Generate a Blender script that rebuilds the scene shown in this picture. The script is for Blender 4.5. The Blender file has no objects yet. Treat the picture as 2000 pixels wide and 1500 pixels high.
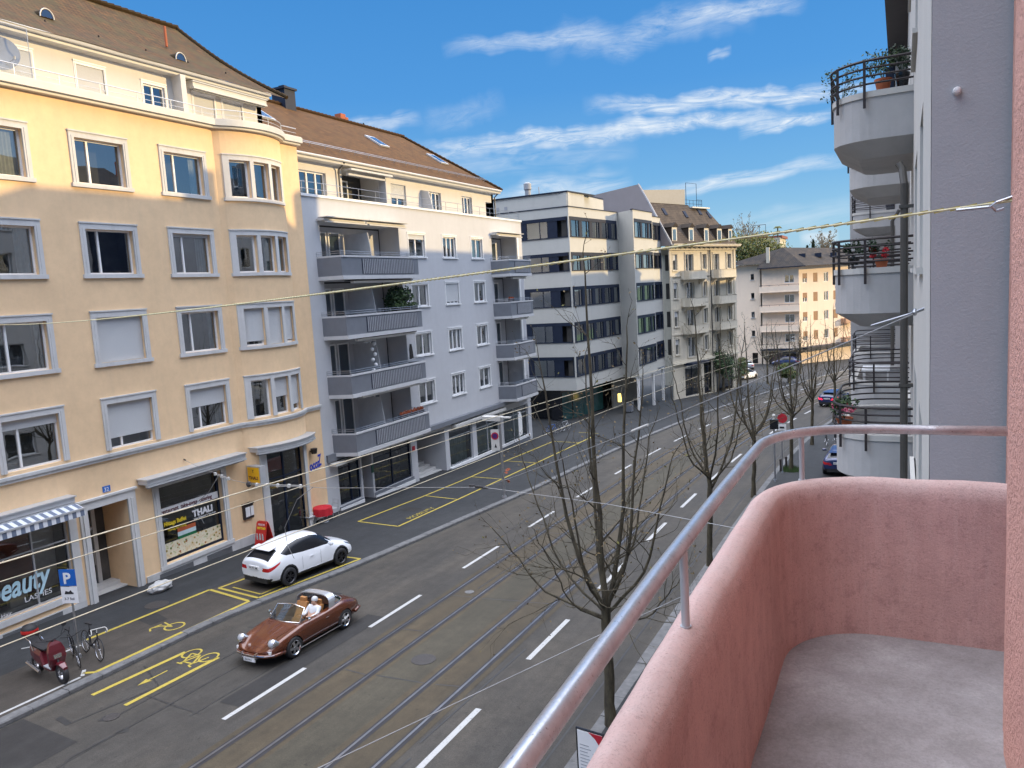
import bpy, bmesh, math, random
from mathutils import Vector, Matrix, noise
from math import sin, cos, tan, pi, radians as rad, sqrt, atan2
sc = bpy.context.scene
COL = sc.collection
random.seed(7)

# ------------------------------------------------------------------ camera
cam = bpy.data.objects.new('camera', bpy.data.cameras.new('camera'))
COL.objects.link(cam)
R = Matrix(((0.8916286622, -0.0011889315, 0.4527658503),
            (0.4489095197, 0.1325852219, -0.8836862577),
            (-0.0589794183, 0.9911708961, 0.1187505067)))
cam.matrix_world = R.to_4x4()
cam.data.sensor_width = 36
cam.data.lens = 27
cam.data.clip_start = 0.05
cam.data.clip_end = 6000
sc.camera = cam
sc.render.resolution_x, sc.render.resolution_y = 1024, 768

# ------------------------------------------------------------------ sun and sky
SUN_EL, SUN_AZ = rad(12), rad(25)          # azimuth from +X towards +Y
SDIR = Vector((cos(SUN_EL) * cos(SUN_AZ), cos(SUN_EL) * sin(SUN_AZ), sin(SUN_EL)))
sun = bpy.data.lights.new('sun', 'SUN')
sun.energy = 4.8
sun.angle = rad(0.6)
sun.color = (1.0, 0.73, 0.36)
so = bpy.data.objects.new('sun', sun)
so.rotation_mode = 'QUATERNION'
so.rotation_quaternion = SDIR.to_track_quat('Z', 'Y')
COL.objects.link(so)

SKY_FILL = (0.50, 0.75, (4.4, 4.6, 5.25))      # unseen fill light added as cloud: from / to height on the sky sphere, radiance
wd = bpy.data.worlds.new('World')
sc.world = wd
wd.use_nodes = True
W = wd.node_tree
W.nodes.clear()
def wn(t, **k):
    n = W.nodes.new(t)
    for a, b in k.items(): setattr(n, a, b)
    return n
def wl(a, b): W.links.new(a, b)
def wmath(op, a, b=None, c=None, clamp=False):
    n = wn('ShaderNodeMath', operation=op, use_clamp=clamp)
    for i, v in enumerate((a, b, c)):
        if v is None: continue
        if isinstance(v, (int, float)): n.inputs[i].default_value = v
        else: wl(v, n.inputs[i])
    return n.outputs[0]
sky = wn('ShaderNodeTexSky', sky_type='NISHITA', sun_disc=False)
sky.sun_elevation = SUN_EL
sky.sun_rotation = pi / 2 - SUN_AZ
sky.altitude = 400
sky.air_density = 1.0; sky.dust_density = 0.6; sky.ozone_density = 3.0
hsv = wn('ShaderNodeHueSaturation')
hsv.inputs['Hue'].default_value = 0.505
hsv.inputs['Saturation'].default_value = 1.32
hsv.inputs['Value'].default_value = 1.0
wl(sky.outputs[0], hsv.inputs['Color'])
geo = wn('ShaderNodeTexCoord')
nrm = wn('ShaderNodeVectorMath', operation='NORMALIZE')
wl(geo.outputs['Generated'], nrm.inputs[0])
def dot(v):
    n = wn('ShaderNodeVectorMath', operation='DOT_PRODUCT')
    wl(nrm.outputs[0], n.inputs[0]); n.inputs[1].default_value = v
    return n.outputs['Value']
def skydir(px, py):
    return (R @ Vector((px - 1000, 750 - py, -1500))).normalized()
# cirrus streaks: each lies along a great circle of the sky between two directions
def streak(p, q, width, strength, seed, fl=9.0, fa=60.0, rough=0.62, thr=0.36):
    a, b = skydir(*p), skydir(*q)
    n = a.cross(b).normalized()
    if n.z < 0: n = -n
    mid = (a + b).normalized()
    t = n.cross(mid).normalized()
    half = max(abs(a.dot(t)), abs(b.dot(t)))
    across = dot(n); along = dot(t)
    comb = wn('ShaderNodeCombineXYZ')
    wl(wmath('MULTIPLY', along, fl), comb.inputs[0])
    wl(wmath('MULTIPLY', across, fa), comb.inputs[1])
    comb.inputs[2].default_value = seed
    nz = wn('ShaderNodeTexNoise')
    nz.inputs['Scale'].default_value = 1.0
    nz.inputs['Detail'].default_value = 9
    nz.inputs['Roughness'].default_value = rough
    nz.inputs['Distortion'].default_value = 1.6
    wl(comb.outputs[0], nz.inputs['Vector'])
    c2 = wn('ShaderNodeCombineXYZ')
    wl(wmath('MULTIPLY', along, fl * 1.3), c2.inputs[0]); c2.inputs[2].default_value = seed + 5
    n2 = wn('ShaderNodeTexNoise'); n2.inputs['Scale'].default_value = 1.0; n2.inputs['Detail'].default_value = 3
    wl(c2.outputs[0], n2.inputs['Vector'])
    shift = wmath('MULTIPLY', wmath('SUBTRACT', n2.outputs[0], 0.5), width * 2.4)
    acr = wmath('DIVIDE', wmath('ADD', across, shift), width)
    g = wmath('POWER', wmath('SUBTRACT', 1.0, wmath('MULTIPLY', acr, acr), clamp=True), 1.5)
    al = wmath('DIVIDE', along, half)
    e = wmath('SUBTRACT', 1.0, wmath('POWER', wmath('ABSOLUTE', al), 3.0), clamp=True)
    m = wmath('MULTIPLY', g, e)
    k = wmath('MULTIPLY', wmath('SUBTRACT', nz.outputs[0], thr - 0.08, clamp=True), 2.9)
    return wmath('MULTIPLY', wmath('MULTIPLY', m, k), strength, clamp=True)
parts = [
    streak((800, 296), (1320, 246), 0.0148, 0.90, 1.3, 16, 78, .72),
    streak((1150, 256), (1560, 222), 0.0118, 0.85, 4.3, 17, 83, .72),
    streak((1440, 262), (1640, 218), 0.0089, 0.81, 5.1, 18, 91, .72),
    streak((1135, 206), (1760, 176), 0.0133, 0.95, 7.7, 15, 78, .70),
    streak((860, 94), (1200, 66), 0.0118, 0.50, 3.1, 14, 78, .72),
    streak((1060, 95), (1480, 20), 0.0252, 0.38, 3.9, 13, 52, 0.72, 0.38),
    streak((1300, 45), (1580, 0), 0.0133, 0.54, 8.1, 15, 65, .72),
    streak((900, 410), (1240, 352), 0.0252, 0.68, 12.3, 11, 44, .68),
    streak((1220, 392), (1680, 304), 0.0111, 0.72, 17.9, 14, 78, .70),
    streak((640, 258), (825, 228), 0.0118, 0.59, 21.0, 16, 65),
    streak((820, 240), (990, 200), 0.0192, 0.23, 24.5, 18, 52, .75),
    streak((1380, 110), (1430, 102), 0.0074, 0.45, 27.7, 24, 78),
    streak((1380, 450), (1700, 400), 0.0207, 0.27, 31.0, 10, 52),
    streak((1560, 470), (1640, 455), 0.0148, 0.63, 32.0, 16, 52),
    streak((830, 330), (1250, 290), 0.0178, 0.36, 33.0, 10, 52),
]
tot = parts[0]
for p_ in parts[1:]: tot = wmath('ADD', tot, p_)
tot = wmath('MULTIPLY', wmath('MINIMUM', tot, 0.92), wmath('GREATER_THAN', dot(skydir(1100, 300)), 0.3))
# clear-sky gradient (deep blue overhead, pale at the horizon) laid over the Nishita sky
upz = dot((0, 0, 1))
rp_ = wn('ShaderNodeValToRGB')
K = 1 / 0.15
stops = [(0.0, (.44, .67, .84)), (0.06, (.33, .61, .85)), (0.13, (.185, .47, .83)), (0.24, (.095, .35, .79)), (0.45, (.050, .255, .67)), (1.0, (.05, .20, .52))]
while len(rp_.color_ramp.elements) < len(stops): rp_.color_ramp.elements.new(0.5)
for e_, (p_, c_) in zip(rp_.color_ramp.elements, stops): e_.position = p_; e_.color = (*c_, 1)
wl(upz, rp_.inputs[0])
sc_ = wn('ShaderNodeVectorMath', operation='SCALE'); sc_.inputs['Scale'].default_value = K; wl(rp_.outputs[0], sc_.inputs[0])
mixl = wn('ShaderNodeMixRGB'); mixl.inputs[0].default_value = 0.86
wl(hsv.outputs[0], mixl.inputs['Color1']); wl(sc_.outputs[0], mixl.inputs['Color2'])
mixc = wn('ShaderNodeMixRGB'); mixc.inputs['Color2'].default_value = (.86 * K, .93 * K, 1.0 * K, 1)
wl(tot, mixc.inputs['Fac']); wl(mixl.outputs[0], mixc.inputs['Color1'])
# added fill light overhead, out of view, shaped like cloud and broken by noise
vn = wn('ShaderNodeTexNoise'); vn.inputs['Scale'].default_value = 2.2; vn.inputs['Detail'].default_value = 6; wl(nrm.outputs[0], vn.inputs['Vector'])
vz = wn('ShaderNodeMapRange'); vz.inputs['From Min'].default_value = SKY_FILL[0]; vz.inputs['From Max'].default_value = SKY_FILL[1]; vz.interpolation_type = 'SMOOTHSTEP'
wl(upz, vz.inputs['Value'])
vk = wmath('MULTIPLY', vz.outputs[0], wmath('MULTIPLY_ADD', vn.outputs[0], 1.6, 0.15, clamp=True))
mixv = wn('ShaderNodeMixRGB'); mixv.inputs['Color2'].default_value = tuple(c * K for c in SKY_FILL[2]) + (1,)
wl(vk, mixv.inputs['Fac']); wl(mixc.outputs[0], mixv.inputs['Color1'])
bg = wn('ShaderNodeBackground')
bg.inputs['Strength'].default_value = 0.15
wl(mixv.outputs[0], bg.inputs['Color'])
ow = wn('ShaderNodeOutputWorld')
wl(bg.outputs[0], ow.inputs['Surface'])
sc.view_settings.view_transform = 'Standard'
sc.view_settings.look = 'None'
sc.view_settings.exposure = 0.0
sc.view_settings.gamma = 1
sc.render.engine = 'CYCLES'
sc.cycles.max_bounces = 7; sc.cycles.diffuse_bounces = 4; sc.cycles.glossy_bounces = 3; sc.cycles.transparent_max_bounces = 10; sc.cycles.transmission_bounces = 2

# ------------------------------------------------------------------ materials
def S(c):  # sRGB 0-255 -> linear
    return tuple(((v / 255) / 12.92 if v / 255 <= 0.04045 else ((v / 255 + 0.055) / 1.055) ** 2.4) for v in c)
class NT:
    def __init__(s, name):
        s.m = bpy.data.materials.new(name); s.m.use_nodes = True
        s.t = s.m.node_tree; s.t.nodes.clear()
        s.o = s.t.nodes.new('ShaderNodeOutputMaterial')
        s.b = s.n('ShaderNodeBsdfPrincipled')
        s.l(s.b.outputs[0], s.o.inputs[0])
        s._co = None
    def n(s, t, **k):
        x = s.t.nodes.new(t)
        for a, b in k.items(): setattr(x, a, b)
        return x
    def l(s, a, b): s.t.links.new(a, b)
    def co(s):
        if s._co is None:
            s._co = s.n('ShaderNodeTexCoord').outputs['Object']
        return s._co
    def noise(s, scale, detail=4, rough=0.55, stretch=None, dist=0.0):
        x = s.n('ShaderNodeTexNoise')
        x.inputs['Scale'].default_value = scale; x.inputs['Detail'].default_value = detail
        x.inputs['Roughness'].default_value = rough; x.inputs['Distortion'].default_value = dist
        if stretch:
            mp = s.n('ShaderNodeMapping'); mp.inputs['Scale'].default_value = stretch
            s.l(s.co(), mp.inputs[0]); s.l(mp.outputs[0], x.inputs['Vector'])
        else: s.l(s.co(), x.inputs['Vector'])
        return x.outputs[0]
    def ramp(s, fac, stops):
        r = s.n('ShaderNodeValToRGB')
        while len(r.color_ramp.elements) < len(stops): r.color_ramp.elements.new(0.5)
        for e, (p, c) in zip(r.color_ramp.elements, stops):
            e.position = p; e.color = (*c, 1) if len(c) == 3 else c
        s.l(fac, r.inputs[0]); return r.outputs[0]
    def mix(s, fac, a, b, mode='MIX'):
        x = s.n('ShaderNodeMixRGB', blend_type=mode)
        for i, v in enumerate((fac, a, b)):
            if isinstance(v, (int, float)): x.inputs[i].default_value = v
            elif isinstance(v, tuple): x.inputs[i].default_value = (*v, 1)[:4]
            else: s.l(v, x.inputs[i])
        return x.outputs[0]
    def bump(s, h, strength, dist=0.02):
        x = s.n('ShaderNodeBump'); x.inputs['Strength'].default_value = strength; x.inputs['Distance'].default_value = dist
        s.l(h, x.inputs['Height']); s.l(x.outputs[0], s.b.inputs['Normal'])
    def set(s, col=None, rough=None, metal=None, **k):
        if col is not None:
            if isinstance(col, tuple): s.b.inputs['Base Color'].default_value = (*col, 1)[:4]
            else: s.l(col, s.b.inputs['Base Color'])
        if rough is not None:
            if isinstance(rough, (int, float)): s.b.inputs['Roughness'].default_value = rough
            else: s.l(rough, s.b.inputs['Roughness'])
        if metal is not None: s.b.inputs['Metallic'].default_value = metal
        for a, v in k.items(): s.b.inputs[a.replace('_', ' ')].default_value = v
        return s.m
def dk(c, f): return tuple(v * f for v in c)
def plain(name, c, rough=0.6, metal=0.0, var=0.12, scale=3.0, bump=0.0, bscale=60, **k):
    t = NT(name)
    f = t.noise(scale, 5)
    col = t.ramp(f, [(0.3, dk(c, 1 - var)), (0.7, dk(c, 1 + var))])
    if bump: t.bump(t.noise(bscale, 3), bump, 0.01)
    return t.set(col, rough, metal, **k)
def plaster(name, c, var=0.07, bump=0.25, stain=0.12, dirt=(0.35, 0.33, 0.30)):
    t = NT(name)
    a = t.ramp(t.noise(0.55, 6, 0.6), [(0.32, dk(c, 1 - var)), (0.68, dk(c, 1 + var))])
    b = t.ramp(t.noise(1.0, 6, 0.65, (2.2, 2.2, 0.22)), [(0.50, (0, 0, 0)), (0.80, (1, 1, 1))])
    c1 = t.mix(0.45, a, t.ramp(t.noise(2.6, 7, 0.75), [(0.35, dk(c, 1 - var * 1.4)), (0.65, dk(c, 1 + var))]))
    m = t.n('ShaderNodeMath', operation='MULTIPLY'); m.inputs[1].default_value = stain
    t.l(b, m.inputs[0])
    d = t.mix(m.outputs[0], c1, dk(dirt, 0.6))
    t.bump(t.noise(45, 4, 0.7), bump, 0.012)
    return t.set(d, 0.92, 0.0, Specular_IOR_Level=0.2)
M = {}
M['yellow'] = plaster('yellow_plaster', (0.76, 0.545, 0.33), 0.08, 0.3, 0.10)
M['trim'] = plaster('trim_stone', (0.55, 0.545, 0.53), 0.07, 0.2, 0.3)
M['plinth'] = plaster('plinth_stone', (0.50, 0.50, 0.49), 0.1, 0.35, 0.4)
M['greywall'] = plaster('pale_plaster', (0.48, 0.485, 0.495), 0.04, 0.15, 0.09)
M['atticwall'] = plaster('attic_plaster', (0.60, 0.575, 0.53), 0.03, 0.12, 0.08)
M['whitewall'] = plaster('white_plaster', (0.47, 0.465, 0.43), 0.04, 0.1, 0.10)
M['cream'] = plaster('cream_stone', (0.56, 0.51, 0.41), 0.08, 0.4, 0.3)
M['farcream'] = plaster('far_cream', (0.84, 0.68, 0.52), 0.04, 0.2, 0.12)
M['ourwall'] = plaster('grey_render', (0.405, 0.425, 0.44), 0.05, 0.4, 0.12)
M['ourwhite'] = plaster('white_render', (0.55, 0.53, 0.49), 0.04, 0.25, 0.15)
M['balcony_grey'] = plaster('balcony_render', (0.44, 0.43, 0.42), 0.08, 0.3, 0.32)
M['white'] = plain('white_paint', (0.74, 0.74, 0.73), 0.45, 0, 0.04)
M['offwhite'] = plain('offwhite_paint', (0.52, 0.51, 0.48), 0.5, 0, 0.05)
M['slab'] = plain('painted_slab', (0.50, 0.50, 0.50), 0.7, 0, 0.05)
M['greypanel'] = plain('grey_panel', (0.155, 0.165, 0.185), 0.5, 0, 0.06)
M['midgrey'] = plain('mid_grey', (0.30, 0.31, 0.33), 0.6, 0, 0.05)
M['darkframe'] = plain('dark_frame', (0.013, 0.020, 0.040), 0.5, 0.0, 0.1, Specular_IOR_Level=0.25)
M['metal'] = plain('galvanised', (0.42, 0.43, 0.45), 0.35, 0.85, 0.1, 12)
M['alu'] = plain('painted_alu', (0.52, 0.53, 0.54), 0.4, 0.4, 0.06)
M['chrome'] = plain('chrome', (0.75, 0.75, 0.76), 0.12, 1.0, 0.03)
M['black'] = plain('black_rubber', (0.018, 0.018, 0.02), 0.65, 0, 0.1)
M['blackgloss'] = plain('black_gloss', (0.012, 0.013, 0.016), 0.2, 0, 0.05)
M['darkbrown'] = plain('dark_brown_iron', (0.035, 0.028, 0.028), 0.55, 0.3, 0.15)
M['pipebrown'] = plain('pipe_paint', (0.075, 0.07, 0.062), 0.5, 0.2, 0.15)
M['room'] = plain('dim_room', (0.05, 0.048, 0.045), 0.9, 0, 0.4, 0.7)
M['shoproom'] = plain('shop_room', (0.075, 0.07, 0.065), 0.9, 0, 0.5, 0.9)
M['curtain'] = plain('curtain', (0.42, 0.42, 0.41), 0.9, 0, 0.12, 6)
M['red'] = plain('red_cloth', (0.45, 0.01, 0.02), 0.8, 0, 0.15)
M['redplastic'] = plain('red_plastic', (0.5, 0.02, 0.015), 0.35, 0, 0.1)
M['bluesign'] = plain('blue_sign', (0.01, 0.11, 0.42), 0.35, 0, 0.03)
M['signwhite'] = plain('sign_white', (0.72, 0.72, 0.72), 0.4, 0, 0.03)
M['signred'] = plain('sign_red', (0.42, 0.015, 0.03), 0.4, 0, 0.05)
M['yellowsign'] = plain('yellow_sign', (0.85, 0.45, 0.01), 0.35, 0, 0.03)
M['maroon'] = plain('maroon_letters', (0.09, 0.01, 0.02), 0.6, 0, 0.1)
M['gold'] = plain('gold_letters', (0.45, 0.30, 0.06), 0.4, 0.3, 0.1)
M['yellowtext'] = plain('yellow_letters', (0.75, 0.55, 0.03), 0.5, 0, 0.05)
M['cyantext'] = plain('pale_blue_letters', (0.50, 0.72, 0.80), 0.5, 0, 0.03)
M['graffiti'] = plain('blue_graffiti', (0.01, 0.05, 0.42), 0.7, 0, 0.1)
M['terracotta'] = plain('terracotta', (0.36, 0.10, 0.04), 0.8, 0, 0.12, 8)
M['leaf'] = plain('leaf_green', (0.045, 0.085, 0.022), 0.7, 0, 0.5, 9)
M['darkleaf'] = plain('dark_leaf', (0.016, 0.04, 0.014), 0.7, 0, 0.5, 9)
M['olive'] = plain('olive_leaf', (0.16, 0.15, 0.035), 0.8, 0, 0.4, 2)
M['bud'] = plain('bud', (0.14, 0.10, 0.045), 0.8, 0, 0.4, 9)
M['dryleaf'] = plain('dry_leaf', (0.26, 0.06, 0.02), 0.8, 0, 0.3, 9)
M['pink_flower'] = plain('pink_flower', (0.75, 0.14, 0.25), 0.7, 0, 0.2, 20)
M['skin'] = plain('skin', (0.52, 0.31, 0.22), 0.6, 0, 0.05)
M['shirt'] = plain('pale_shirt', (0.62, 0.64, 0.67), 0.8, 0, 0.08)
M['lampglass'] = plain('lamp_glass', (0.42, 0.43, 0.45), 0.1, 0.2, 0.05)
M['tan'] = plain('tan_leather', (0.36, 0.17, 0.06), 0.55, 0, 0.15)
M['darkrim'] = plain('dark_rim', (0.06, 0.06, 0.065), 0.3, 0.8, 0.05)
M['hubs'] = plain('machined_metal', (0.55, 0.55, 0.57), 0.25, 0.9, 0.05)
def carpaint(name, c, metal=0.0, rough=0.35):
    t = NT(name)
    return t.set(c, rough, metal, Coat_Weight=1.0, Coat_Roughness=0.05)
M['car_white'] = carpaint('white_car_paint', (0.74, 0.76, 0.79))
M['car_brown'] = carpaint('copper_brown_paint', (0.100, 0.022, 0.005), 0.25, 0.26)
M['car_navy'] = carpaint('navy_paint', (0.012, 0.022, 0.09), 0.2)
M['car_blue'] = carpaint('dark_blue_paint', (0.01, 0.02, 0.085), 0.2)
M['car_silver'] = carpaint('silver_paint', (0.45, 0.47, 0.5), 0.5)
M['maroon_paint'] = carpaint('maroon_paint', (0.10, 0.007, 0.014), 0.1)
t = NT('tail_lamp'); M['tail'] = t.set((0.42, 0.008, 0.012), 0.15, 0, Coat_Weight=1.0)
t = NT('brake_glow'); M['brake'] = t.set((0.8, 0.02, 0.05), 0.2, 0, Emission_Strength=1.6)
t.b.inputs['Emission Color'].default_value = (1.0, 0.03, 0.10, 1)
t = NT('warm_lamp'); M['lamp'] = t.set((0.9, 0.7, 0.2), 0.2, 0, Emission_Strength=2.2)
t.b.inputs['Emission Color'].default_value = (1.0, 0.72, 0.18, 1)
# window glass: reflects, and lets the dim room behind show
def glass(name, tint, refl=0.16, rough=0.015, wav=0.0):
    t = NT(name); t.t.nodes.remove(t.b)
    tr = t.n('ShaderNodeBsdfTransparent'); tr.inputs[0].default_value = (*tint, 1)
    gl = t.n('ShaderNodeBsdfGlossy'); gl.inputs['Color'].default_value = (0.9, 0.95, 1.0, 1); gl.inputs['Roughness'].default_value = rough
    fr = t.n('ShaderNodeFresnel'); fr.inputs[0].default_value = 1.55
    m = t.n('ShaderNodeMath', operation='MULTIPLY_ADD', use_clamp=True); m.inputs[1].default_value = 1.3; m.inputs[2].default_value = refl
    t.l(fr.outputs[0], m.inputs[0])
    if wav:
        bp = t.n('ShaderNodeBump'); bp.inputs['Strength'].default_value = wav; bp.inputs['Distance'].default_value = 0.02
        t.l(t.noise(1.3, 1), bp.inputs['Height']); t.l(bp.outputs[0], gl.inputs['Normal'])
    mx = t.n('ShaderNodeMixShader')
    t.l(m.outputs[0], mx.inputs[0]); t.l(tr.outputs[0], mx.inputs[1]); t.l(gl.outputs[0], mx.inputs[2])
    t.l(mx.outputs[0], t.o.inputs[0])
    return t.m
M['glass'] = glass('window_glass', (0.75, 0.8, 0.8), 0.20, 0.01, 0.10)
M['shopglass'] = glass('shop_glass', (0.85, 0.88, 0.88), 0.06, 0.01, 0.05)
M['darkglass'] = glass('dark_glass', (0.30, 0.36, 0.40), 0.14, 0.01, 0.08)
M['carglass'] = glass('car_glass', (0.22, 0.25, 0.27), 0.10, 0.01)
# roller shutter: fine horizontal slats
def slats(name, c, freq=60, axis='Z'):
    t = NT(name)
    w = t.n('ShaderNodeTexWave', wave_type='BANDS', bands_direction=axis)
    w.inputs['Scale'].default_value = freq / 6.283; w.inputs['Distortion'].default_value = 0
    t.l(t.co(), w.inputs['Vector'])
    col = t.ramp(w.outputs[0], [(0.1, dk(c, 0.72)), (0.45, c)])
    t.bump(w.outputs[0], 0.5, 0.01)
    return t.set(col, 0.55)
M['shutter'] = slats('shutter_slats', (0.56, 0.57, 0.57), 110)
M['brownshutter'] = slats('brown_shutter', (0.30, 0.16, 0.08), 110)
M['garage'] = slats('grey_shutter', (0.20, 0.195, 0.17), 40)
M['grate'] = slats('vent_grate', (0.12, 0.125, 0.13), 160)
M['stripes'] = None
t = NT('striped_canvas')
w = t.n('ShaderNodeTexWave', wave_type='BANDS', bands_direction='Y'); w.inputs['Scale'].default_value = 1.1
t.l(t.co(), w.inputs['Vector'])
M['stripes'] = t.set(t.ramp(w.outputs[0], [(0.49, (0.13, 0.16, 0.22)), (0.51, (0.62, 0.64, 0.66))]), 0.85)
# roof tiles (uv in metres)
def tiles(name, c1, c2, c3, w=0.22, h=0.30, bump=0.8):
    t = NT(name)
    uv = t.n('ShaderNodeUVMap').outputs[0]
    b = t.n('ShaderNodeTexBrick'); b.inputs['Scale'].default_value = 1
    b.inputs['Brick Width'].default_value = w; b.inputs['Row Height'].default_value = h
    b.inputs['Mortar Size'].default_value = 0.03; b.inputs['Mortar Smooth'].default_value = 0.6; b.inputs['Bias'].default_value = 0
    b.inputs['Color1'].default_value = (*c1, 1); b.inputs['Color2'].default_value = (*c2, 1); b.inputs['Mortar'].default_value = (*dk(c1, 0.3), 1)
    t.l(uv, b.inputs['Vector'])
    nn = t.n('ShaderNodeTexNoise'); nn.inputs['Scale'].default_value = 0.9; nn.inputs['Detail'].default_value = 8; nn.inputs['Roughness'].default_value = 0.7
    t.l(uv, nn.inputs['Vector'])
    n3 = t.n('ShaderNodeTexNoise'); n3.inputs['Scale'].default_value = 3.2; n3.inputs['Detail'].default_value = 5
    mp = t.n('ShaderNodeMapping'); mp.inputs['Scale'].default_value = (0.35, 1.5, 1); t.l(uv, mp.inputs[0]); t.l(mp.outputs[0], n3.inputs['Vector'])
    a = t.mix(t.ramp(nn.outputs[0], [(0.45, (0, 0, 0)), (0.62, (0.75, 0.75, 0.75))]), b.outputs[0], c3)
    a = t.mix(t.ramp(n3.outputs[0], [(0.62, (0, 0, 0)), (0.72, (0.6, 0.6, 0.6))]), a, dk(c1, 1.9))
    t.bump(b.outputs['Fac'], -bump, 0.03)
    return t.set(a, 0.9, Specular_IOR_Level=0.2)
M['oldtiles'] = tiles('old_brown_tiles', (0.100, 0.048, 0.014), (0.050, 0.031, 0.012), (0.058, 0.046, 0.016))
M['browntiles'] = tiles('brown_tiles', (0.118, 0.056, 0.017), (0.070, 0.034, 0.012), (0.086, 0.046, 0.016), 0.3, 0.36)
M['slate'] = tiles('grey_brown_slates', (0.085, 0.068, 0.055), (0.065, 0.054, 0.045), (0.10, 0.078, 0.06), 0.25, 0.25)
M['darkslate'] = tiles('dark_roof', (0.05, 0.045, 0.042), (0.04, 0.036, 0.034), (0.07, 0.055, 0.042), 0.3, 0.3)
# asphalt
def asphalt(name, c, c2, speck=0.35, patch=(0.42, 0.6)):
    t = NT(name)
    a = t.ramp(t.noise(0.22, 7, 0.62, (1.6, 0.5, 1)), [(patch[0], c), (patch[1], c2)])
    s = t.ramp(t.noise(38, 3, 0.8), [(0.35, dk((1, 1, 1), 1 - speck)), (0.7, dk((1, 1, 1), 1 + speck))])
    b = t.mix(1.0, a, s, 'MULTIPLY')
    for sc_n, st_, lo, hi in ((2.2, None, 0.80, 1.16), (1.0, (2.6, 0.09, 1), 0.84, 1.12), (0.5, (1.0, 0.35, 1), 0.86, 1.12)):
        s2 = t.ramp(t.noise(sc_n, 7, 0.72, st_), [(0.33, dk((1, 1, 1), lo)), (0.67, dk((1, 1, 1), hi))])
        b = t.mix(1.0, b, s2, 'MULTIPLY')
    spot = t.ramp(t.noise(5.5, 3, 0.6), [(0.27, (0.62, 0.62, 0.62)), (0.33, (1, 1, 1))])
    b = t.mix(1.0, b, spot, 'MULTIPLY')
    t.bump(t.noise(70, 2), 0.3, 0.01)
    return t.set(b, 0.78, Specular_IOR_Level=0.4)
M['asphalt'] = asphalt('road_asphalt', (0.0481, 0.0439, 0.0377), (0.0683, 0.0594, 0.0473))
M['trackbed'] = asphalt('track_asphalt', (0.0582, 0.0456, 0.0273), (0.0748, 0.0570, 0.0330), 0.3)
M['innerbed'] = asphalt('inner_track_asphalt', (0.0498, 0.0435, 0.0290), (0.0620, 0.0540, 0.0364), 0.3)
M['pavement'] = asphalt('pavement_asphalt', (0.0253, 0.0277, 0.0302), (0.0326, 0.0343, 0.0359), 0.22)
M['parkbed'] = asphalt('parking_asphalt', (0.0459, 0.0399, 0.0333), (0.0571, 0.0490, 0.0403), 0.25)
M['darkpatch'] = asphalt('dark_patch', (0.0247, 0.0234, 0.0224), (0.0314, 0.0296, 0.0279), 0.2)
M['kerb'] = plain('kerb_granite', (0.125, 0.125, 0.125), 0.8, 0, 0.25, 5, 0.3)
M['rail'] = plain('tram_rail_steel', (0.30, 0.31, 0.34), 0.3, 0.95, 0.2, 2)
M['groove'] = plain('rail_groove', (0.02, 0.02, 0.024), 0.6, 0.2, 0.2)
M['seam'] = plain('tar_seam', (0.028, 0.028, 0.028), 0.5, 0, 0.2, 6)
M['iron'] = plain('cast_iron', (0.055, 0.05, 0.048), 0.6, 0.3, 0.3, 30, 0.4)
M['dirtgrass'] = plain('tree_pit', (0.05, 0.055, 0.03), 0.95, 0, 0.5, 9, 0.5)
def paintmark(name, c):
    t = NT(name)
    w = t.ramp(t.noise(16, 6, 0.75), [(0.34, (0, 0, 0)), (0.46, (1, 1, 1))])
    return t.set(t.mix(w, dk(c, 0.45), c), 0.75)
M['mark_white'] = paintmark('white_marking', (0.40, 0.40, 0.39))
M['mark_yellow'] = paintmark('yellow_marking', (0.40, 0.31, 0.05))
# pink balcony render: streaked
t = NT('pink_render')
c = (0.60, 0.375, 0.335)
a = t.ramp(t.noise(1.6, 7, 0.65), [(0.3, dk(c, 0.86)), (0.7, dk(c, 1.10))])
st = t.ramp(t.noise(1.0, 5, 0.7, (15, 15, 0.6)), [(0.35, (0.95, 0.94, 0.93)), (0.62, (1.04, 1.04, 1.04))])
a = t.mix(1.0, a, st, 'MULTIPLY')
# pale runs of lime on the upper wall
wr = t.ramp(t.noise(1.0, 5, 0.75, (34, 34, 1.1)), [(0.52, (0, 0, 0)), (0.66, (0.28, 0.28, 0.28))])
a = t.mix(wr, a, (0.66, 0.47, 0.43))
gr = t.ramp(t.noise(2.3, 9, 0.8), [(0.48, (0, 0, 0)), (0.70, (0.40, 0.40, 0.40))])
a = t.mix(gr, a, (0.40, 0.235, 0.20))
cr = t.ramp(t.noise(16, 8, 0.8), [(0.30, (0.72, 0.70, 0.70)), (0.48, (1, 1, 1))])
a = t.mix(1.0, a, cr, 'MULTIPLY')
# dusty weathered crest
sx = t.n('ShaderNodeSeparateXYZ'); t.l(t.co(), sx.inputs[0])
mr = t.n('ShaderNodeMapRange'); mr.inputs['From Min'].default_value = -0.93; mr.inputs['From Max'].default_value = -0.85; t.l(sx.outputs[2], mr.inputs['Value'])
mm = t.n('ShaderNodeMath', operation='MULTIPLY'); t.l(mr.outputs[0], mm.inputs[0]); t.l(t.ramp(t.noise(7, 6, 0.7), [(0.3, (0.3, 0.3, 0.3)), (0.7, (0.75, 0.75, 0.75))]), mm.inputs[1])
a = t.mix(mm.outputs[0], a, (0.66, 0.53, 0.485))
sp = t.ramp(t.noise(150, 4, 0.8), [(0.30, (0.62, 0.58, 0.56)), (0.44, (1, 1, 1)), (0.7, (1.08, 1.08, 1.08))])
a = t.mix(1.0, a, sp, 'MULTIPLY')
t.bump(t.noise(90, 7, 0.8), 0.75, 0.008)
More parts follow.
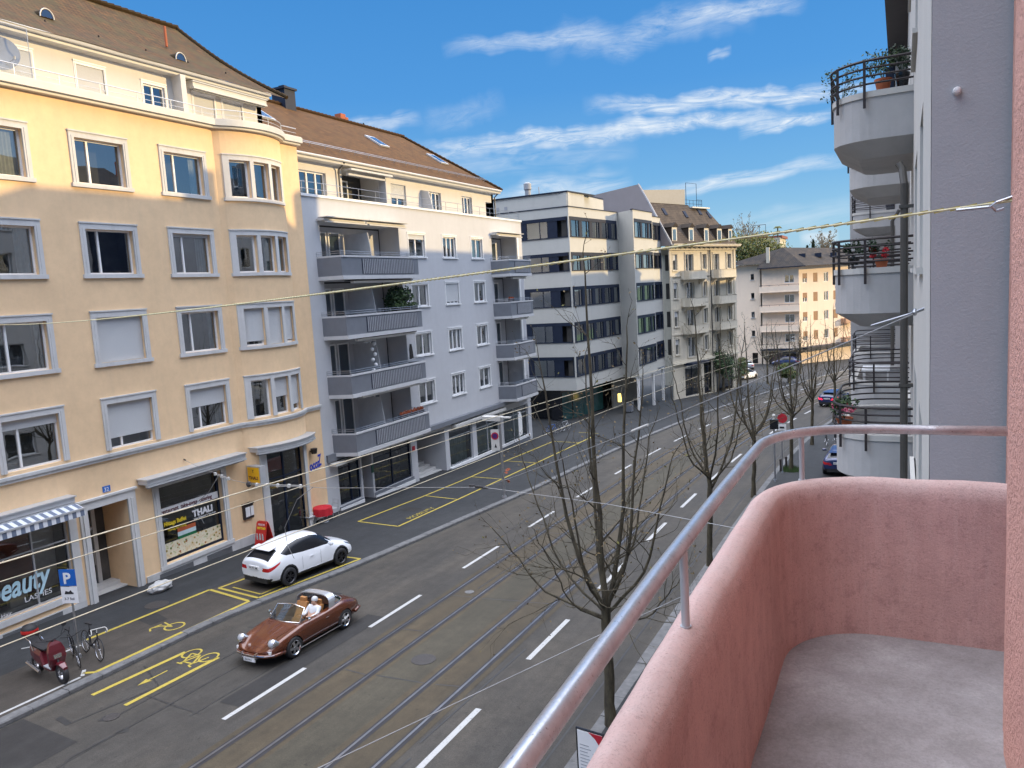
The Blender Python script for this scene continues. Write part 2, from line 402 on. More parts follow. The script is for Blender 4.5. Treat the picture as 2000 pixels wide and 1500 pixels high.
M['pink'] = t.set(a, 0.9, Specular_IOR_Level=0.2)
t = NT('pink_rough_render')
a = t.ramp(t.noise(1.2, 6, 0.6), [(0.3, (0.66, 0.36, 0.29)), (0.7, (0.76, 0.42, 0.34))])
v = t.n('ShaderNodeTexNoise'); v.inputs['Scale'].default_value = 55; v.inputs['Detail'].default_value = 4; v.inputs['Roughness'].default_value = 0.7
t.l(t.co(), v.inputs['Vector'])
pit = t.ramp(v.outputs[0], [(0.30, (1, 1, 1)), (0.38, (0, 0, 0))])
a = t.mix(pit, a, (0.22, 0.09, 0.06))
t.bump(v.outputs[0], 0.9, 0.02)
M['pinkrough'] = t.set(a, 0.9, Specular_IOR_Level=0.2)
t = NT('balcony_floor')
a = t.ramp(t.noise(1.3, 8, 0.62), [(0.32, (0.19, 0.175, 0.165)), (0.5, (0.30, 0.285, 0.28)), (0.68, (0.43, 0.425, 0.42))])
a = t.mix(t.ramp(t.noise(5, 8, 0.75), [(0.42, (0, 0, 0)), (0.75, (0.6, 0.6, 0.6))]), a, (0.17, 0.155, 0.155))
sp = t.ramp(t.noise(95, 3, 0.8), [(0.30, (0.80, 0.80, 0.80)), (0.65, (1.08, 1.08, 1.08))])
a = t.mix(1.0, a, sp, 'MULTIPLY')
t.bump(t.noise(90, 4), 0.3, 0.004)
M['balcfloor'] = t.set(a, 0.85)
t = NT('worn_aluminium_rail')
n_ = t.noise(9, 6, 0.7, (1, 1, 1))
a = t.ramp(n_, [(0.3, (0.42, 0.42, 0.43)), (0.6, (0.62, 0.63, 0.65))])
sp = t.ramp(t.noise(120, 3, 0.8), [(0.28, (0.45, 0.42, 0.40)), (0.40, (1, 1, 1))])
a = t.mix(1.0, a, sp, 'MULTIPLY')
M['handrail'] = t.set(a, t.ramp(n_, [(0.3, (0.42, 0.42, 0.42)), (0.7, (0.26, 0.26, 0.26))]), 0.85)
t.bump(t.noise(60, 3), 0.12, 0.004)
t = NT('bark')
a = t.ramp(t.noise(6, 6, 0.7, (1.6, 1.6, 0.5)), [(0.35, (0.032, 0.026, 0.018)), (0.65, (0.095, 0.080, 0.048))])
t.bump(t.noise(26, 5, 0.7, (1, 1, 0.3)), 0.8, 0.02)
M['bark'] = t.set(a, 0.9)
M['farbark'] = plain('pale_bark', (0.23, 0.18, 0.13), 0.9, 0, 0.25, 3)
# food pictures along a window foot
t = NT('food_pictures')
v = t.n('ShaderNodeTexVoronoi'); v.inputs['Scale'].default_value = 5.5; t.l(t.co(), v.inputs['Vector'])
base = t.ramp(t.noise(7, 4), [(0.35, (0.62, 0.50, 0.30)), (0.55, (0.70, 0.66, 0.52)), (0.7, (0.35, 0.38, 0.12))])
dish = t.ramp(v.outputs['Color'], [(0.2, (0.30, 0.08, 0.02)), (0.5, (0.42, 0.26, 0.05)), (0.8, (0.10, 0.16, 0.03))])
mk = t.ramp(v.outputs['Distance'], [(0.22, (1, 1, 1)), (0.30, (0, 0, 0))])
M['food'] = t.set(t.mix(mk, base, dish), 0.4)
t = NT('posters')
v = t.n('ShaderNodeTexVoronoi'); v.inputs['Scale'].default_value = 3.0; t.l(t.co(), v.inputs['Vector'])
M['goods'] = t.set(t.ramp(v.outputs['Color'], [(0.2, (0.02, 0.02, 0.025)), (0.55, (0.10, 0.09, 0.08)), (0.75, (0.05, 0.02, 0.02)), (0.95, (0.34, 0.33, 0.30))]), 0.7)

# ------------------------------------------------------------------ mesh helpers
class MB:
    def __init__(s): s.v = []; s.f = []; s.m = []; s.uv = {}
    def face(s, pts, mi=0, uv=None):
        k = len(s.v); s.v += [tuple(p) for p in pts]; s.f.append(tuple(range(k, k + len(pts)))); s.m.append(mi)
        if uv: s.uv[len(s.f) - 1] = uv
    def box(s, a, b, fr=None, mi=0, n=1):
        a0, a1, a2 = (min(p, q) for p, q in zip(a, b)); b0, b1, b2 = (max(p, q) for p, q in zip(a, b))
        fr = fr or (lambda x, y, z: (x, y, z))
        k = len(s.v)
        for i in range(n + 1):
            u = a0 + (b0 - a0) * i / n
            for y, z in ((a1, a2), (b1, a2), (b1, b2), (a1, b2)): s.v.append(tuple(fr(u, y, z)))
        for i in range(n):
            o = k + i * 4
            for j in range(4):
                s.f.append((o + j, o + (j + 1) % 4, o + 4 + (j + 1) % 4, o + 4 + j)); s.m.append(mi)
        s.f.append((k + 3, k + 2, k + 1, k)); s.m.append(mi)
        e = k + n * 4
        s.f.append((e, e + 1, e + 2, e + 3)); s.m.append(mi)
    def tube(s, pts, r, k=8, mi=0, cap=True, closed=False):
        pts = [Vector(p) for p in pts]; n = len(pts)
        rs = r if isinstance(r, (list, tuple)) else [r] * n
        base = len(s.v); side = None
        for i, p in enumerate(pts):
            if closed: d = pts[(i + 1) % n] - pts[i - 1]
            else: d = (pts[min(i + 1, n - 1)] - pts[max(i - 1, 0)])
            if d.length < 1e-9: d = Vector((0, 0, 1))
            d.normalize()
            if side is None:
                side = d.cross(Vector((0, 0, 1)))
                if side.length < 0.05: side = d.cross(Vector((0, 1, 0)))
            side = (side - d * side.dot(d))
            if side.length < 1e-6: side = d.orthogonal()
            side.normalize(); up = side.cross(d)
            for j in range(k):
                a = 2 * pi * j / k
                s.v.append(tuple(p + side * (cos(a) * rs[i]) + up * (sin(a) * rs[i])))
        m = n if closed else n - 1
        for i in range(m):
            for j in range(k):
                a, b = base + i * k, base + ((i + 1) % n) * k
                s.f.append((a + j, a + (j + 1) % k, b + (j + 1) % k, b + j)); s.m.append(mi)
        if cap and not closed:
            s.f.append(tuple(base + j for j in range(k))[::-1]); s.m.append(mi)
            s.f.append(tuple(base + (n - 1) * k + j for j in range(k))); s.m.append(mi)
    def lathe(s, prof, k=20, mat=None, mi=0):      # prof: (radius, height) about local z
        mat = mat or Matrix.Identity(4); base = len(s.v)
        for r, h in prof:
            for j in range(k):
                a = 2 * pi * j / k
                s.v.append(tuple(mat @ Vector((r * cos(a), r * sin(a), h))))
        for i in range(len(prof) - 1):
            for j in range(k):
                a, b = base + i * k, base + (i + 1) * k
                s.f.append((a + j, a + (j + 1) % k, b + (j + 1) % k, b + j)); s.m.append(mi)
    def prism(s, poly, fa, fb, mi=0, mside=None):     # poly list; fa/fb map a point to the two ends
        n = len(poly); k = len(s.v)
        s.v += [tuple(fa(p)) for p in poly] + [tuple(fb(p)) for p in poly]
        s.f.append(tuple(k + i for i in range(n))[::-1]); s.m.append(mi)
        s.f.append(tuple(k + n + i for i in range(n))); s.m.append(mi)
        for i in range(n):
            j = (i + 1) % n
            s.f.append((k + i, k + j, k + n + j, k + n + i)); s.m.append(mi if mside is None else mside)
    def build(s, name, mats, parent=None, smooth=False, fix=True):
        me = bpy.data.meshes.new(name); me.from_pydata(s.v, [], s.f)
        mats = mats if isinstance(mats, (list, tuple)) else [mats]
        for m in mats: me.materials.append(M[m] if isinstance(m, str) else m)
        me.polygons.foreach_set('material_index', s.m)
        if s.uv:
            L = me.uv_layers.new(name='UVMap')
            for fi, uv in s.uv.items():
                for li, c in zip(me.polygons[fi].loop_indices, uv): L.data[li].uv = c
        if fix:
            bm = bmesh.new(); bm.from_mesh(me); bmesh.ops.recalc_face_normals(bm, faces=bm.faces); bm.to_mesh(me); bm.free()
        if smooth:
            for p in me.polygons: p.use_smooth = True
            if smooth is not True: me.set_sharp_from_angle(angle=rad(smooth))
        me.update()
        o = bpy.data.objects.new(name, me); COL.objects.link(o)
        if parent: adopt(o, parent)
        return o
def pieces(name, mats, parent, items, fr=None, **k):
    for it in items:
        mb = MB(); mb.box(it[0], it[1], fr, n=it[2] if len(it) > 2 else 1); mb.build(name, mats, parent, **k)
def wmat(o):
    m = o.matrix_local if o.parent is None else wmat(o.parent) @ o.matrix_parent_inverse @ o.matrix_basis
    return o.matrix_basis.copy() if o.parent is None else m
def adopt(o, parent):
    o.parent = parent
    o.matrix_parent_inverse = wmat(parent).inverted()
def tag(o, label=None, cat=None, group=None, kind=None):
    if label: o['label'] = label
    if cat: o['category'] = cat
    if group: o['group'] = group
    if kind: o['kind'] = kind
    return o
def thing(name, loc, label, cat, group=None):
    o = bpy.data.objects.new(name, None); o.empty_display_size = 0.3
    o.location = loc; COL.objects.link(o)
    return tag(o, label, cat, group)
def dup(o, loc=None, rotz=None, label=None, parent=None):
    kids = [c for c in list(bpy.data.objects) if c.parent == o]
    c = o.copy(); COL.objects.link(c)
    if parent is not None:
        c.parent = parent
    if loc is not None: c.location = loc
    if rotz is not None: c.rotation_euler = (0, 0, rotz)
    if label: c['label'] = label
    for k in kids: dup(k, parent=c)
    return c
class Frame:     # facade frame: u along the wall, z up, d outwards
    def __init__(s, x, y, ux, uy, bulge=None):
        l = sqrt(ux * ux + uy * uy); s.x, s.y, s.ux, s.uy = x, y, ux / l, uy / l
        s.nx, s.ny = s.uy, -s.ux; s.b = bulge
    def __call__(s, u, z, d):
        if s.b: d = d + s.b(u)
        return (s.x + s.ux * u + s.nx * d, s.y + s.uy * u + s.ny * d, z)
def wall(mb, fr, u0, u1, z0, z1, ops, depth_=0.22, room=0.9, mi=0, mr=1, fine=None):
    us = {u0, u1}; zs = {z0, z1}
    for o in ops:
        us |= {o[0], o[1]}; zs |= {o[2], o[3]}
    if fine:
        u = fine[0]
        while u < fine[1] + 1e-6: us.add(round(u, 3)); u += fine[2]
    us = sorted(u for u in us if u0 - 1e-6 <= u <= u1 + 1e-6); zs = sorted(z for z in zs if z0 - 1e-6 <= z <= z1 + 1e-6)
    def inside(u, z):
        for o in ops:
            if o[0] < u < o[1] and o[2] < z < o[3]: return True
        return False
    for i in range(len(us) - 1):
        for j in range(len(zs) - 1):
            if not inside((us[i] + us[i + 1]) / 2, (zs[j] + zs[j + 1]) / 2):
                mb.face([fr(us[i], zs[j], 0), fr(us[i + 1], zs[j], 0), fr(us[i + 1], zs[j + 1], 0), fr(us[i], zs[j + 1], 0)], mi)
    for o in ops:
        a, b, c, d = o[:4]; dp = o[4] if len(o) > 4 else room; depth = o[5] if len(o) > 5 else depth_
        uu = [u for u in us if a - 1e-6 <= u <= b + 1e-6]
        for u in (a, b): 
            mb.face([fr(u, c, 0), fr(u, c, -depth), fr(u, d, -depth), fr(u, d, 0)], mi)
            mb.face([fr(u, c, -depth), fr(u, c, -dp), fr(u, d, -dp), fr(u, d, -depth)], mr)
        for k in range(len(uu) - 1):
            for z in (c, d):
                mb.face([fr(uu[k], z, 0), fr(uu[k + 1], z, 0), fr(uu[k + 1], z, -depth), fr(uu[k], z, -depth)], mi)
                mb.face([fr(uu[k], z, -depth), fr(uu[k + 1], z, -depth), fr(uu[k + 1], z, -dp), fr(uu[k], z, -dp)], mr)
            mb.face([fr(uu[k], c, -dp), fr(uu[k + 1], c, -dp), fr(uu[k + 1], d, -dp), fr(uu[k], d, -dp)], mr)
def window(parent, fr, u0, u1, z0, z1, mull=(0.5,), frame='white', pane='glass', dep=0.16, fw=0.06, mw=0.07,
           sill=None, sillmat='trim', shutter=None, shmat='shutter', surround=None, surmat='trim', curtain=None, n=1, trans=None, label=None, depth=0.22):
    mb = MB()
    d0, d1 = -depth, -depth + 0.07
    mb.box((u0, z0, d0), (u0 + fw, z1, d1), fr); mb.box((u1 - fw, z0, d0), (u1, z1, d1), fr)
    mb.box((u0 + fw, z0, d0), (u1 - fw, z0 + fw, d1), fr, n=n); mb.box((u0 + fw, z1 - fw, d0), (u1 - fw, z1, d1), fr, n=n)
    for m in mull:
        u = u0 + (u1 - u0) * m
        mb.box((u - mw / 2, z0 + fw, d0), (u + mw / 2, z1 - fw, d1 + 0.012), fr)
    if trans:
        z = z0 + (z1 - z0) * trans
        mb.box((u0 + fw, z - 0.025, d0 + 0.01), (u1 - fw, z + 0.025, d1 - 0.01), fr, n=n)
    w = mb.build('window', frame, parent)
    if label: w['label'] = label
    p = MB()
    for i in range(n):
        a = u0 + fw + (u1 - u0 - 2 * fw) * i / n; b = u0 + fw + (u1 - u0 - 2 * fw) * (i + 1) / n
        p.face([fr(a, z0 + fw, d0 + 0.03), fr(b, z0 + fw, d0 + 0.03), fr(b, z1 - fw, d0 + 0.03), fr(a, z1 - fw, d0 + 0.03)])
    p.build('pane', pane, w, fix=False)
    if curtain:
        c = MB()
        for (ca, cb) in curtain:
            a = u0 + (u1 - u0) * ca; b = u0 + (u1 - u0) * cb; k = max(2, int((b - a) / 0.06))
            for i in range(k):
                x0 = a + (b - a) * i / k; x1 = a + (b - a) * (i + 1) / k
                e0 = -depth - 0.10 - 0.025 * (i % 2); e1 = -depth - 0.10 - 0.025 * ((i + 1) % 2)
                c.face([fr(x0, z0, e0), fr(x1, z0, e1), fr(x1, z1, e1), fr(x0, z1, e0)])
        c.build('curtain', 'curtain', w, fix=False)
    if sill:
        s_ = MB(); e, h, pr = sill
        s_.box((u0 - e, z0 - h, -0.02), (u1 + e, z0, pr), fr, n=n)
        s_.build('sill', sillmat, w)
    if surround:
        s_ = MB(); e, pr = surround
        s_.box((u0 - e, z0, -0.01), (u0, z1, pr), fr); s_.box((u1, z0, -0.01), (u1 + e, z1, pr), fr)
        s_.box((u0 - e, z1, -0.01), (u1 + e, z1 + e, pr), fr, n=n)
        s_.box((u0 - e - 0.02, z1 + e, -0.01), (u1 + e + 0.02, z1 + e + 0.05, pr + 0.03), fr, n=n)
        for (uu0, uu1) in ((u0 - e * 0.55, u0 - e * 0.3), (u1 + e * 0.3, u1 + e * 0.55)):
            s_.box((uu0, z0, pr), (uu1, z1 + e * 0.3, pr + 0.018), fr)
        s_.build('surround', surmat, w)
    if shutter:
        s_ = MB(); h = (z1 - z0) * shutter
        s_.box((u0 + 0.01, z1 - h, -depth + 0.09), (u1 - 0.01, z1, -depth + 0.12), fr, n=n)
        s_.box((u0 + 0.01, z1 - h - 0.04, -depth + 0.088), (u1 - 0.01, z1 - h, -depth + 0.124), fr, n=n)
        s_.build('roller_shutter', shmat, w)
    return w
def text(s, fr, u, z, d, size, mat, parent=None, name='lettering', shear=0.0, bold=0.0, extrude=0.004, rot=0.0, align='LEFT', wscale=1.0):
    cu = bpy.data.curves.new(name, 'FONT'); cu.body = s; cu.size = size; cu.extrude = extrude
    cu.shear = shear; cu.offset = bold; cu.align_x = align; cu.resolution_u = 3
    tmp = bpy.data.objects.new('tmp', cu)
    me = bpy.data.meshes.new_from_object(tmp)
    bpy.data.objects.remove(tmp)
    me.materials.clear(); me.materials.append(M[mat])
    c_, s_ = cos(rot), sin(rot)
    for v in me.vertices:
        x, y, zz = v.co; x *= wscale
        v.co = fr(u + x * c_ - y * s_, z + x * s_ + y * c_, d + zz)
    me.name = name
    o = bpy.data.objects.new(name, me); COL.objects.link(o)
    if parent: adopt(o, parent)
    return o
G_ = -0.035597
def gz(y): return -9.7 + G_ * min(max(y, -60), 160)
# ------------------------------------------------------------------ ground, road, track
PTS = [(-60, -13.6), (10, -14.07), (25, -14.3), (38, -14.45), (46, -14.4), (54, -14.15), (61, -13.65), (66, -13.2), (71, -12.6), (80, -11.3), (97, -8.3), (115, -4.2), (135, 1.5), (160, 10), (200, 26)]
def lerp(P, y):
    for (a, p), (b, q) in zip(P, P[1:]):
        if y <= b:
            t = max(0, (y - a) / (b - a)); return p + (q - p) * t
    return P[-1][1]
def x0(y): return sum(lerp(PTS, y + k) for k in (-4, -2, 0, 2, 4)) / 5
def rp(y, off, dz=0.0):
    s_ = (x0(y + 1) - x0(y - 1)) / 2; l = sqrt(1 + s_ * s_)
    yy = y - off * s_ / l
    return (x0(y) + off / l, yy, gz(yy) + dz)
def strip(mb, o0, o1, y0, y1, dz, step=2.0, mi=0):
    n = max(1, int(math.ceil((y1 - y0) / step)))
    f0 = o0 if callable(o0) else (lambda y: o0); f1 = o1 if callable(o1) else (lambda y: o1)
    for i in range(n):
        a = y0 + (y1 - y0) * i / n; b = y0 + (y1 - y0) * (i + 1) / n
        mb.face([rp(a, f0(a), dz), rp(a, f1(a), dz), rp(b, f1(b), dz), rp(b, f0(b), dz)], mi)
LK = [(-60, -6.0), (10, -6.02), (16.7, -6.10), (18.5, -5.95), (21.8, -5.36), (23.4, -5.1), (32.3, -4.3), (38, -3.82), (48, -3.62), (60, -3.45), (160, -3.45)]
def lk(y): return lerp(LK, y)
RK = 7.72
def ground_sheet():
    mb = MB()
    ys = [-400, -60, -20, 0] + list(range(10, 170, 10)) + [300, 800, 4000]
    xs = [-3000, -400, -80, -36, -12, 12, 36, 80, 400, 3000]
    for i in range(len(ys) - 1):
        for j in range(len(xs) - 1):
            mb.face([(xs[j], ys[i], gz(ys[i]) - .03), (xs[j + 1], ys[i], gz(ys[i]) - .03), (xs[j + 1], ys[i + 1], gz(ys[i + 1]) - .03), (xs[j], ys[i + 1], gz(ys[i + 1]) - .03)])
    tag(mb.build('ground', 'pavement', fix=False), kind='structure')
ground_sheet()
mb = MB(); strip(mb, lk, RK, -50, 165, 0.0); tag(mb.build('road', 'asphalt', fix=False), kind='structure')
mb = MB(); strip(mb, -0.28, 1.3, -50, 165, 0.004); strip(mb, 2.55, 4.12, -50, 165, 0.004)
strip(mb, 1.3, 2.55, -50, 165, 0.004, mi=1)
tag(mb.build('track_bed', ['trackbed', 'innerbed'], fix=False), kind='structure')
mb = MB()
for o in (0.0, 1.03, 2.83, 3.82):
    strip(mb, o - 0.10, o + 0.12, -50, 165, 0.0065, 1.5, 1); strip(mb, o - 0.045, o + 0.02, -50, 165, 0.0105, 1.5, 0)
tag(mb.build('tram_track', ['rail', 'groove'], fix=False), kind='structure')
# pavements with kerbs
PV = 0.11
mb = MB()
def blk(y): return lk(y) - 0.30
strip(mb, lambda y: -26 + 0 * y, blk, -50, 165, PV)
tag(mb.build('pavement', ['pavement'], fix=False), kind='structure')
mb = MB(); strip(mb, RK + .3, 22, -50, 165, PV); tag(mb.build('pavement', ['pavement'], fix=False), kind='structure')
mb = MB(); strip(mb, -8.82, blk, 4, 18.9, PV + .004); strip(mb, -8.6, -6.4, 18.95, 24, PV + .004)
tag(mb.build('parking_bay', ['parkbed'], fix=False), kind='structure')
def kerb(f, sgn):
    mb = MB(); y = -50; rnd = random.Random(3)
    while y < 160:
        L_ = 1.0 if y < 70 else 4
        a, b = y + .006, y + L_ - .006
        j = rnd.uniform(-.006, .006)
        q = []
        for yy in (a, b):
            o = f(yy)
            q.append([rp(yy, o, -0.02), rp(yy, o, PV - .025 + j), rp(yy, o - sgn * .03, PV + .006 + j), rp(yy, o - sgn * .30, PV + .006 + j)])
        for i in range(3): mb.face([q[0][i], q[1][i], q[1][i + 1], q[0][i + 1]])
        y += L_
    return mb
tag(kerb(lk, 1).build('kerb', 'kerb', fix=False), kind='structure')
tag(kerb(lambda y: RK, -1).build('kerb', 'kerb', fix=False), kind='structure')
# gutters: darker seam along the kerb
mb = MB(); strip(mb, lambda y: lk(y), lambda y: lk(y) + .07, -50, 120, 0.005); strip(mb, RK - .55, RK - .50, -50, 120, 0.005)
for o, a, b in ((-2.95, 8, 16.2), (-1.93, 12.4, 17), (-3.75, 11.6, 17)): strip(mb, o, o + .045, a, b, 0.006)
def seg(mb, p, q, w, dz, mi=0):
    p, q = Vector((p[0], p[1], 0)), Vector((q[0], q[1], 0)); d = (q - p).normalized(); n = Vector((-d.y, d.x, 0)) * w / 2
    mb.face([(v.x, v.y, gz(v.y) + dz) for v in (p - n, p + n, q + n, q - n)], mi)
def poly(mb, pts, w, dz, mi=0):
    for a, b in zip(pts, pts[1:]): seg(mb, a, b, w, dz, mi)
for pl in ([(-18.6, 11.0), (-18.2, 13.2), (-19.7, 13.9)], [(-18.0, 12.7), (-16.95, 12.6), (-15.85, 12.55)], [(-16.8, 8.2), (-16.72, 9.4), (-17.1, 9.9), (-17.0, 12.7)],
           [(-14.0, 15.95), (-13.2, 15.9)], [(-12.95, 15.98), (-11.4, 16.1)], [(-11.1, 16.15), (-10.4, 16.3)], [(-14.1, 18.9), (-13.2, 19.0)],
           [(-14.2, 22.0), (-13.2, 22.1)], [(-13, 22.1), (-11.6, 22.35)], [(-11.3, 22.35), (-10.5, 22.5)], [(-13.6, 22.9), (-13.55, 26.0)], [(-14.1, 30.2), (-13.3, 30.3)],
           [(-9.9, 13.6), (-9.8, 19.0)], [(-19.0, 17.2), (-18.4, 17.6), (-18.2, 18.6)], [(-9.9, 9), (-9.75, 13)], [(-15.9, 28), (-16.1, 36)]):
    poly(mb, pl, .05, .0065)
poly(mb, [(-19.2, 11.0), (-18.6, 10.9)], .16, .0065); seg(mb, (-18.1, 11.4), (-17.8, 11.5), .25, .0065); seg(mb, (-17.1, 11.1), (-16.9, 11.3), .16, .0065)
tag(mb.build('road_seams', 'seam', fix=False), kind='structure')
mb = MB()
for pg in ([(-15.9, 13.2), (-15.2, 13.2), (-15.2, 19.5), (-15.9, 19.5)], [(-24.9, 22.5), (-24.1, 22.4), (-24.0, 26), (-24.8, 26)], [(-23.0, 16.1), (-22.0, 15.9), (-21.9, 16.5), (-22.9, 16.8)], [(-20.0, 10.6), (-17.6, 10.45), (-17.5, 8.3), (-20.0, 7.5)], [(-22.9, 31.2), (-21.9, 31.2), (-21.9, 31.8), (-22.8, 31.9)]):
    mb.face([(x, y, gz(y) + (.005 if x > -20.5 else PV + .009)) for x, y in pg])
tag(mb.build('asphalt_patches', 'darkpatch', fix=False), kind='structure')
# painted markings
mb = MB()
for k in range(-6, 24):
    a = 12.6 + 6.05 * k; strip(mb, -1.04, -0.90, a, a + 3.0, .0075)
    a = 12.35 + 5.98 * k; strip(mb, 4.68, 4.84, a, a + 3.05, .0075)
pz = PV + .0095
for a, b, w in (((-22.72, 5), (-22.70, 11.4), .10), ((-22.72, 12.9), (-22.74, 14.0), .1), ((-20.62, 3), (-20.60, 12.55), .10), ((-20.62, 12.62), (-20.95, 12.9), .10), ((-24.3, 13.1), (-23.7, 13.9), .08)): seg(mb, a, b, w, pz)
tag(mb.build('road_markings', 'mark_white', fix=False), kind='structure')
mb = MB()
poly(mb, [(-22.95, 14.3), (-22.84, 19.1)], .13, pz); poly(mb, [(-22.84, 19.1), (-20.55, 18.75)], .13, pz); poly(mb, [(-20.5, 18.75), (-20.5, 12.95)], .13, pz); seg(mb, (-20.45, 12.95), (-20.8, 12.75), .12, pz)
poly(mb, [(-22.65, 19.35), (-22.05, 24.0), (-19.72, 24.0)], .12, pz); poly(mb, [(-19.72, 24.0), (-20.42, 19.1), (-22.65, 19.35)], .12, pz)
poly(mb, [(-22.2, 19.6), (-20.62, 19.42), (-20.55, 20.6), (-21.4, 21.2)], .08, pz)
poly(mb, [(-23.54, 28.72), (-23.35, 34.3), (-23.35, 39.4), (-23.6, 44.3), (-23.65, 52.5)], .12, pz)
poly(mb, [(-21.1, 28.6), (-21.12, 34.1), (-21.2, 39.3), (-21.3, 44.8), (-21.5, 54.9)], .12, pz)
for a, b in (((-23.54, 28.72), (-21.1, 28.6)), ((-23.35, 34.3), (-21.12, 34.1)), ((-23.35, 39.4), (-21.2, 39.3)), ((-23.6, 44.5), (-21.3, 44.4)), ((-23.65, 52.5), (-21.5, 52.3)), ((-23.4, 57.0), (-21.6, 56.8))): seg(mb, a, b, .1, pz)
seg(mb, (-19.5, 12.13), (-19.35, 15.05), .14, .0075); seg(mb, (-18.12, 12.1), (-18.08, 15.15), .14, .0075)
seg(mb, (-18.8, 13.96), (-18.8, 13.3), .05, .0075); mb.face([(x, y, gz(y) + .0075) for x, y in ((-18.92, 13.35), (-18.68, 13.35), (-18.8, 12.98))])
def flat_ring(mb, cx, cy, rx, ry, w, dz, k=18):
    for i in range(k):
        a, b = 2 * pi * i / k, 2 * pi * (i + 1) / k
        mb.face([(cx + r * cos(t) * rx, cy + r * sin(t) * ry, gz(cy + r * sin(t) * ry) + dz) for t, r in ((a, 1), (b, 1), (b, 1 - w), (a, 1 - w))])
def bike_mark(cx, cy, dz):
    flat_ring(mb, cx - .36, cy, .26, .34, .2, dz); flat_ring(mb, cx + .36, cy, .26, .34, .2, dz)
    for a, b in (((-.36, 0), (-.12, -.5)), ((-.12, -.5), (.25, -.5)), ((.25, -.5), (0, 0)), ((0, 0), (-.12, -.5)), ((-.36, 0), (0, 0)), ((.36, 0), (.22, -.62)), ((.22, -.62), (.38, -.68)), ((-.12, -.5), (-.15, -.62)), ((-.26, -.62), (-.04, -.62))):
        seg(mb, (cx + a[0], cy + a[1]), (cx + b[0], cy + b[1]), .06, dz + .0005)
bike_mark(-18.72, 15.05, .0075)
flat_ring(mb, -21.15, 16.15, .3, .36, .2, pz); poly(mb, [(-21.2, 16.1), (-21.6, 16.0), (-21.75, 15.7)], .06, pz + .0005); poly(mb, [(-21.7, 16.1), (-21.75, 15.7), (-21.55, 15.55)], .06, pz + .0005); seg(mb, (-21.2, 16.1), (-21.75, 16.25), .06, pz + .0005)
tag(mb.build('road_markings', 'mark_yellow', fix=False), kind='structure')
gt = lambda u, z, d: (-21.75 + z, u, gz(u) + PV + .011 + d)
o = text('MOBILITY', lambda u, z, d: (-21.3 - z, 29.9 + u, gz(29.9 + u) + PV + .011 + d * .05), 0, 0, 0, .42, 'mark_yellow', None, 'painted_word', wscale=1.25)
tag(o, kind='structure')
def manhole(x, y, r, dz, label, mat='iron'):
    mb = MB(); mb.lathe([(0, .008), (r * .6, .008), (r * .62, .004), (r * .9, .004), (r * .92, .009), (r, .009), (r, 0)], 24, Matrix.Translation((x, y, gz(y) + dz)) @ Matrix.Rotation(-G_, 4, 'X').inverted())
    tag(mb.build('manhole_cover', mat), label, 'manhole cover')
manhole(-12.24, 17.3, .36, .006, 'round dark manhole cover between the two tram tracks')
manhole(-13.72, 22.5, .17, .006, 'small pale round cover between the rails beyond the brown car', 'kerb')
manhole(-23.45, 17.3, .40, PV, 'round rusty manhole cover on the pavement near the wrapped bag')
manhole(-17.9, 11.55, .2, .006, 'small dark cover in the road below the yellow cycle lane lines')
manhole(-7.9, 27.8, .3, .006, 'round grey manhole cover in the lane beside the street trees', 'kerb')
# hill behind the far houses
mb = MB()
for i in range(14):
    for j in range(8):
        def hp(a, b):
            x = -110 + a * 12; y = 170 + b * 22
            return (x, y, -15.6 + min(b, 5) * 3.6 + 1.8 * noise.noise(Vector((x / 30, y / 30, 0))))
        mb.face([hp(i, j), hp(i + 1, j), hp(i + 1, j + 1), hp(i, j + 1)])
tag(mb.build('hill', 'leaf', fix=False), kind='structure')
# ------------------------------------------------------------------ yellow corner building with shops
def bulge(u):
    t = (u - 26.2) / 2.0
    return 0.72 * (1 - t * t) ** 0.8 if abs(t) < 1 else 0.0
FY = Frame(-25.83, 0, 0, 1, bulge)
FY0 = Frame(-25.83, 0, 0, 1)
yb = thing('shop_building', (-25.83, 17, gz(17)), 'yellow five storey building with white framed windows, restaurant and beauty shop', 'building')
tops = [6.27, 3.11, -0.04, -3.19]; bots = [4.70, 1.51, -1.68, -4.87]
cols = [(10.4, 12.3), (14.25, 16.16), (17.96, 19.86), (21.64, 23.52)]
bayw = [(24.62, 25.5), (25.68, 26.55), (26.73, 27.5)]
ops = []
for z0, z1 in zip(bots, tops):
    for a, b in cols + bayw: ops.append((a, b, z0, z1))
ops += [(11.6, 16.0, -9.55, -6.45, 2.6), (16.72, 18.34, -10.55, -6.8, 1.5, 1.5), (19.68, 22.78, -9.85, -6.75, 2.4), (24.95, 27.25, -10.75, -6.45, 2.2)]
mb = MB()
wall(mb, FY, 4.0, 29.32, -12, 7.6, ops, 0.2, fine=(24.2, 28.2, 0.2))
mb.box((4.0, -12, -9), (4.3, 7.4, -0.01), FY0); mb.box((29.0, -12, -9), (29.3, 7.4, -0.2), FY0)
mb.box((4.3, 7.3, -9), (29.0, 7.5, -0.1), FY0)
mb.build('wall', ['yellow', 'shoproom'], yb)
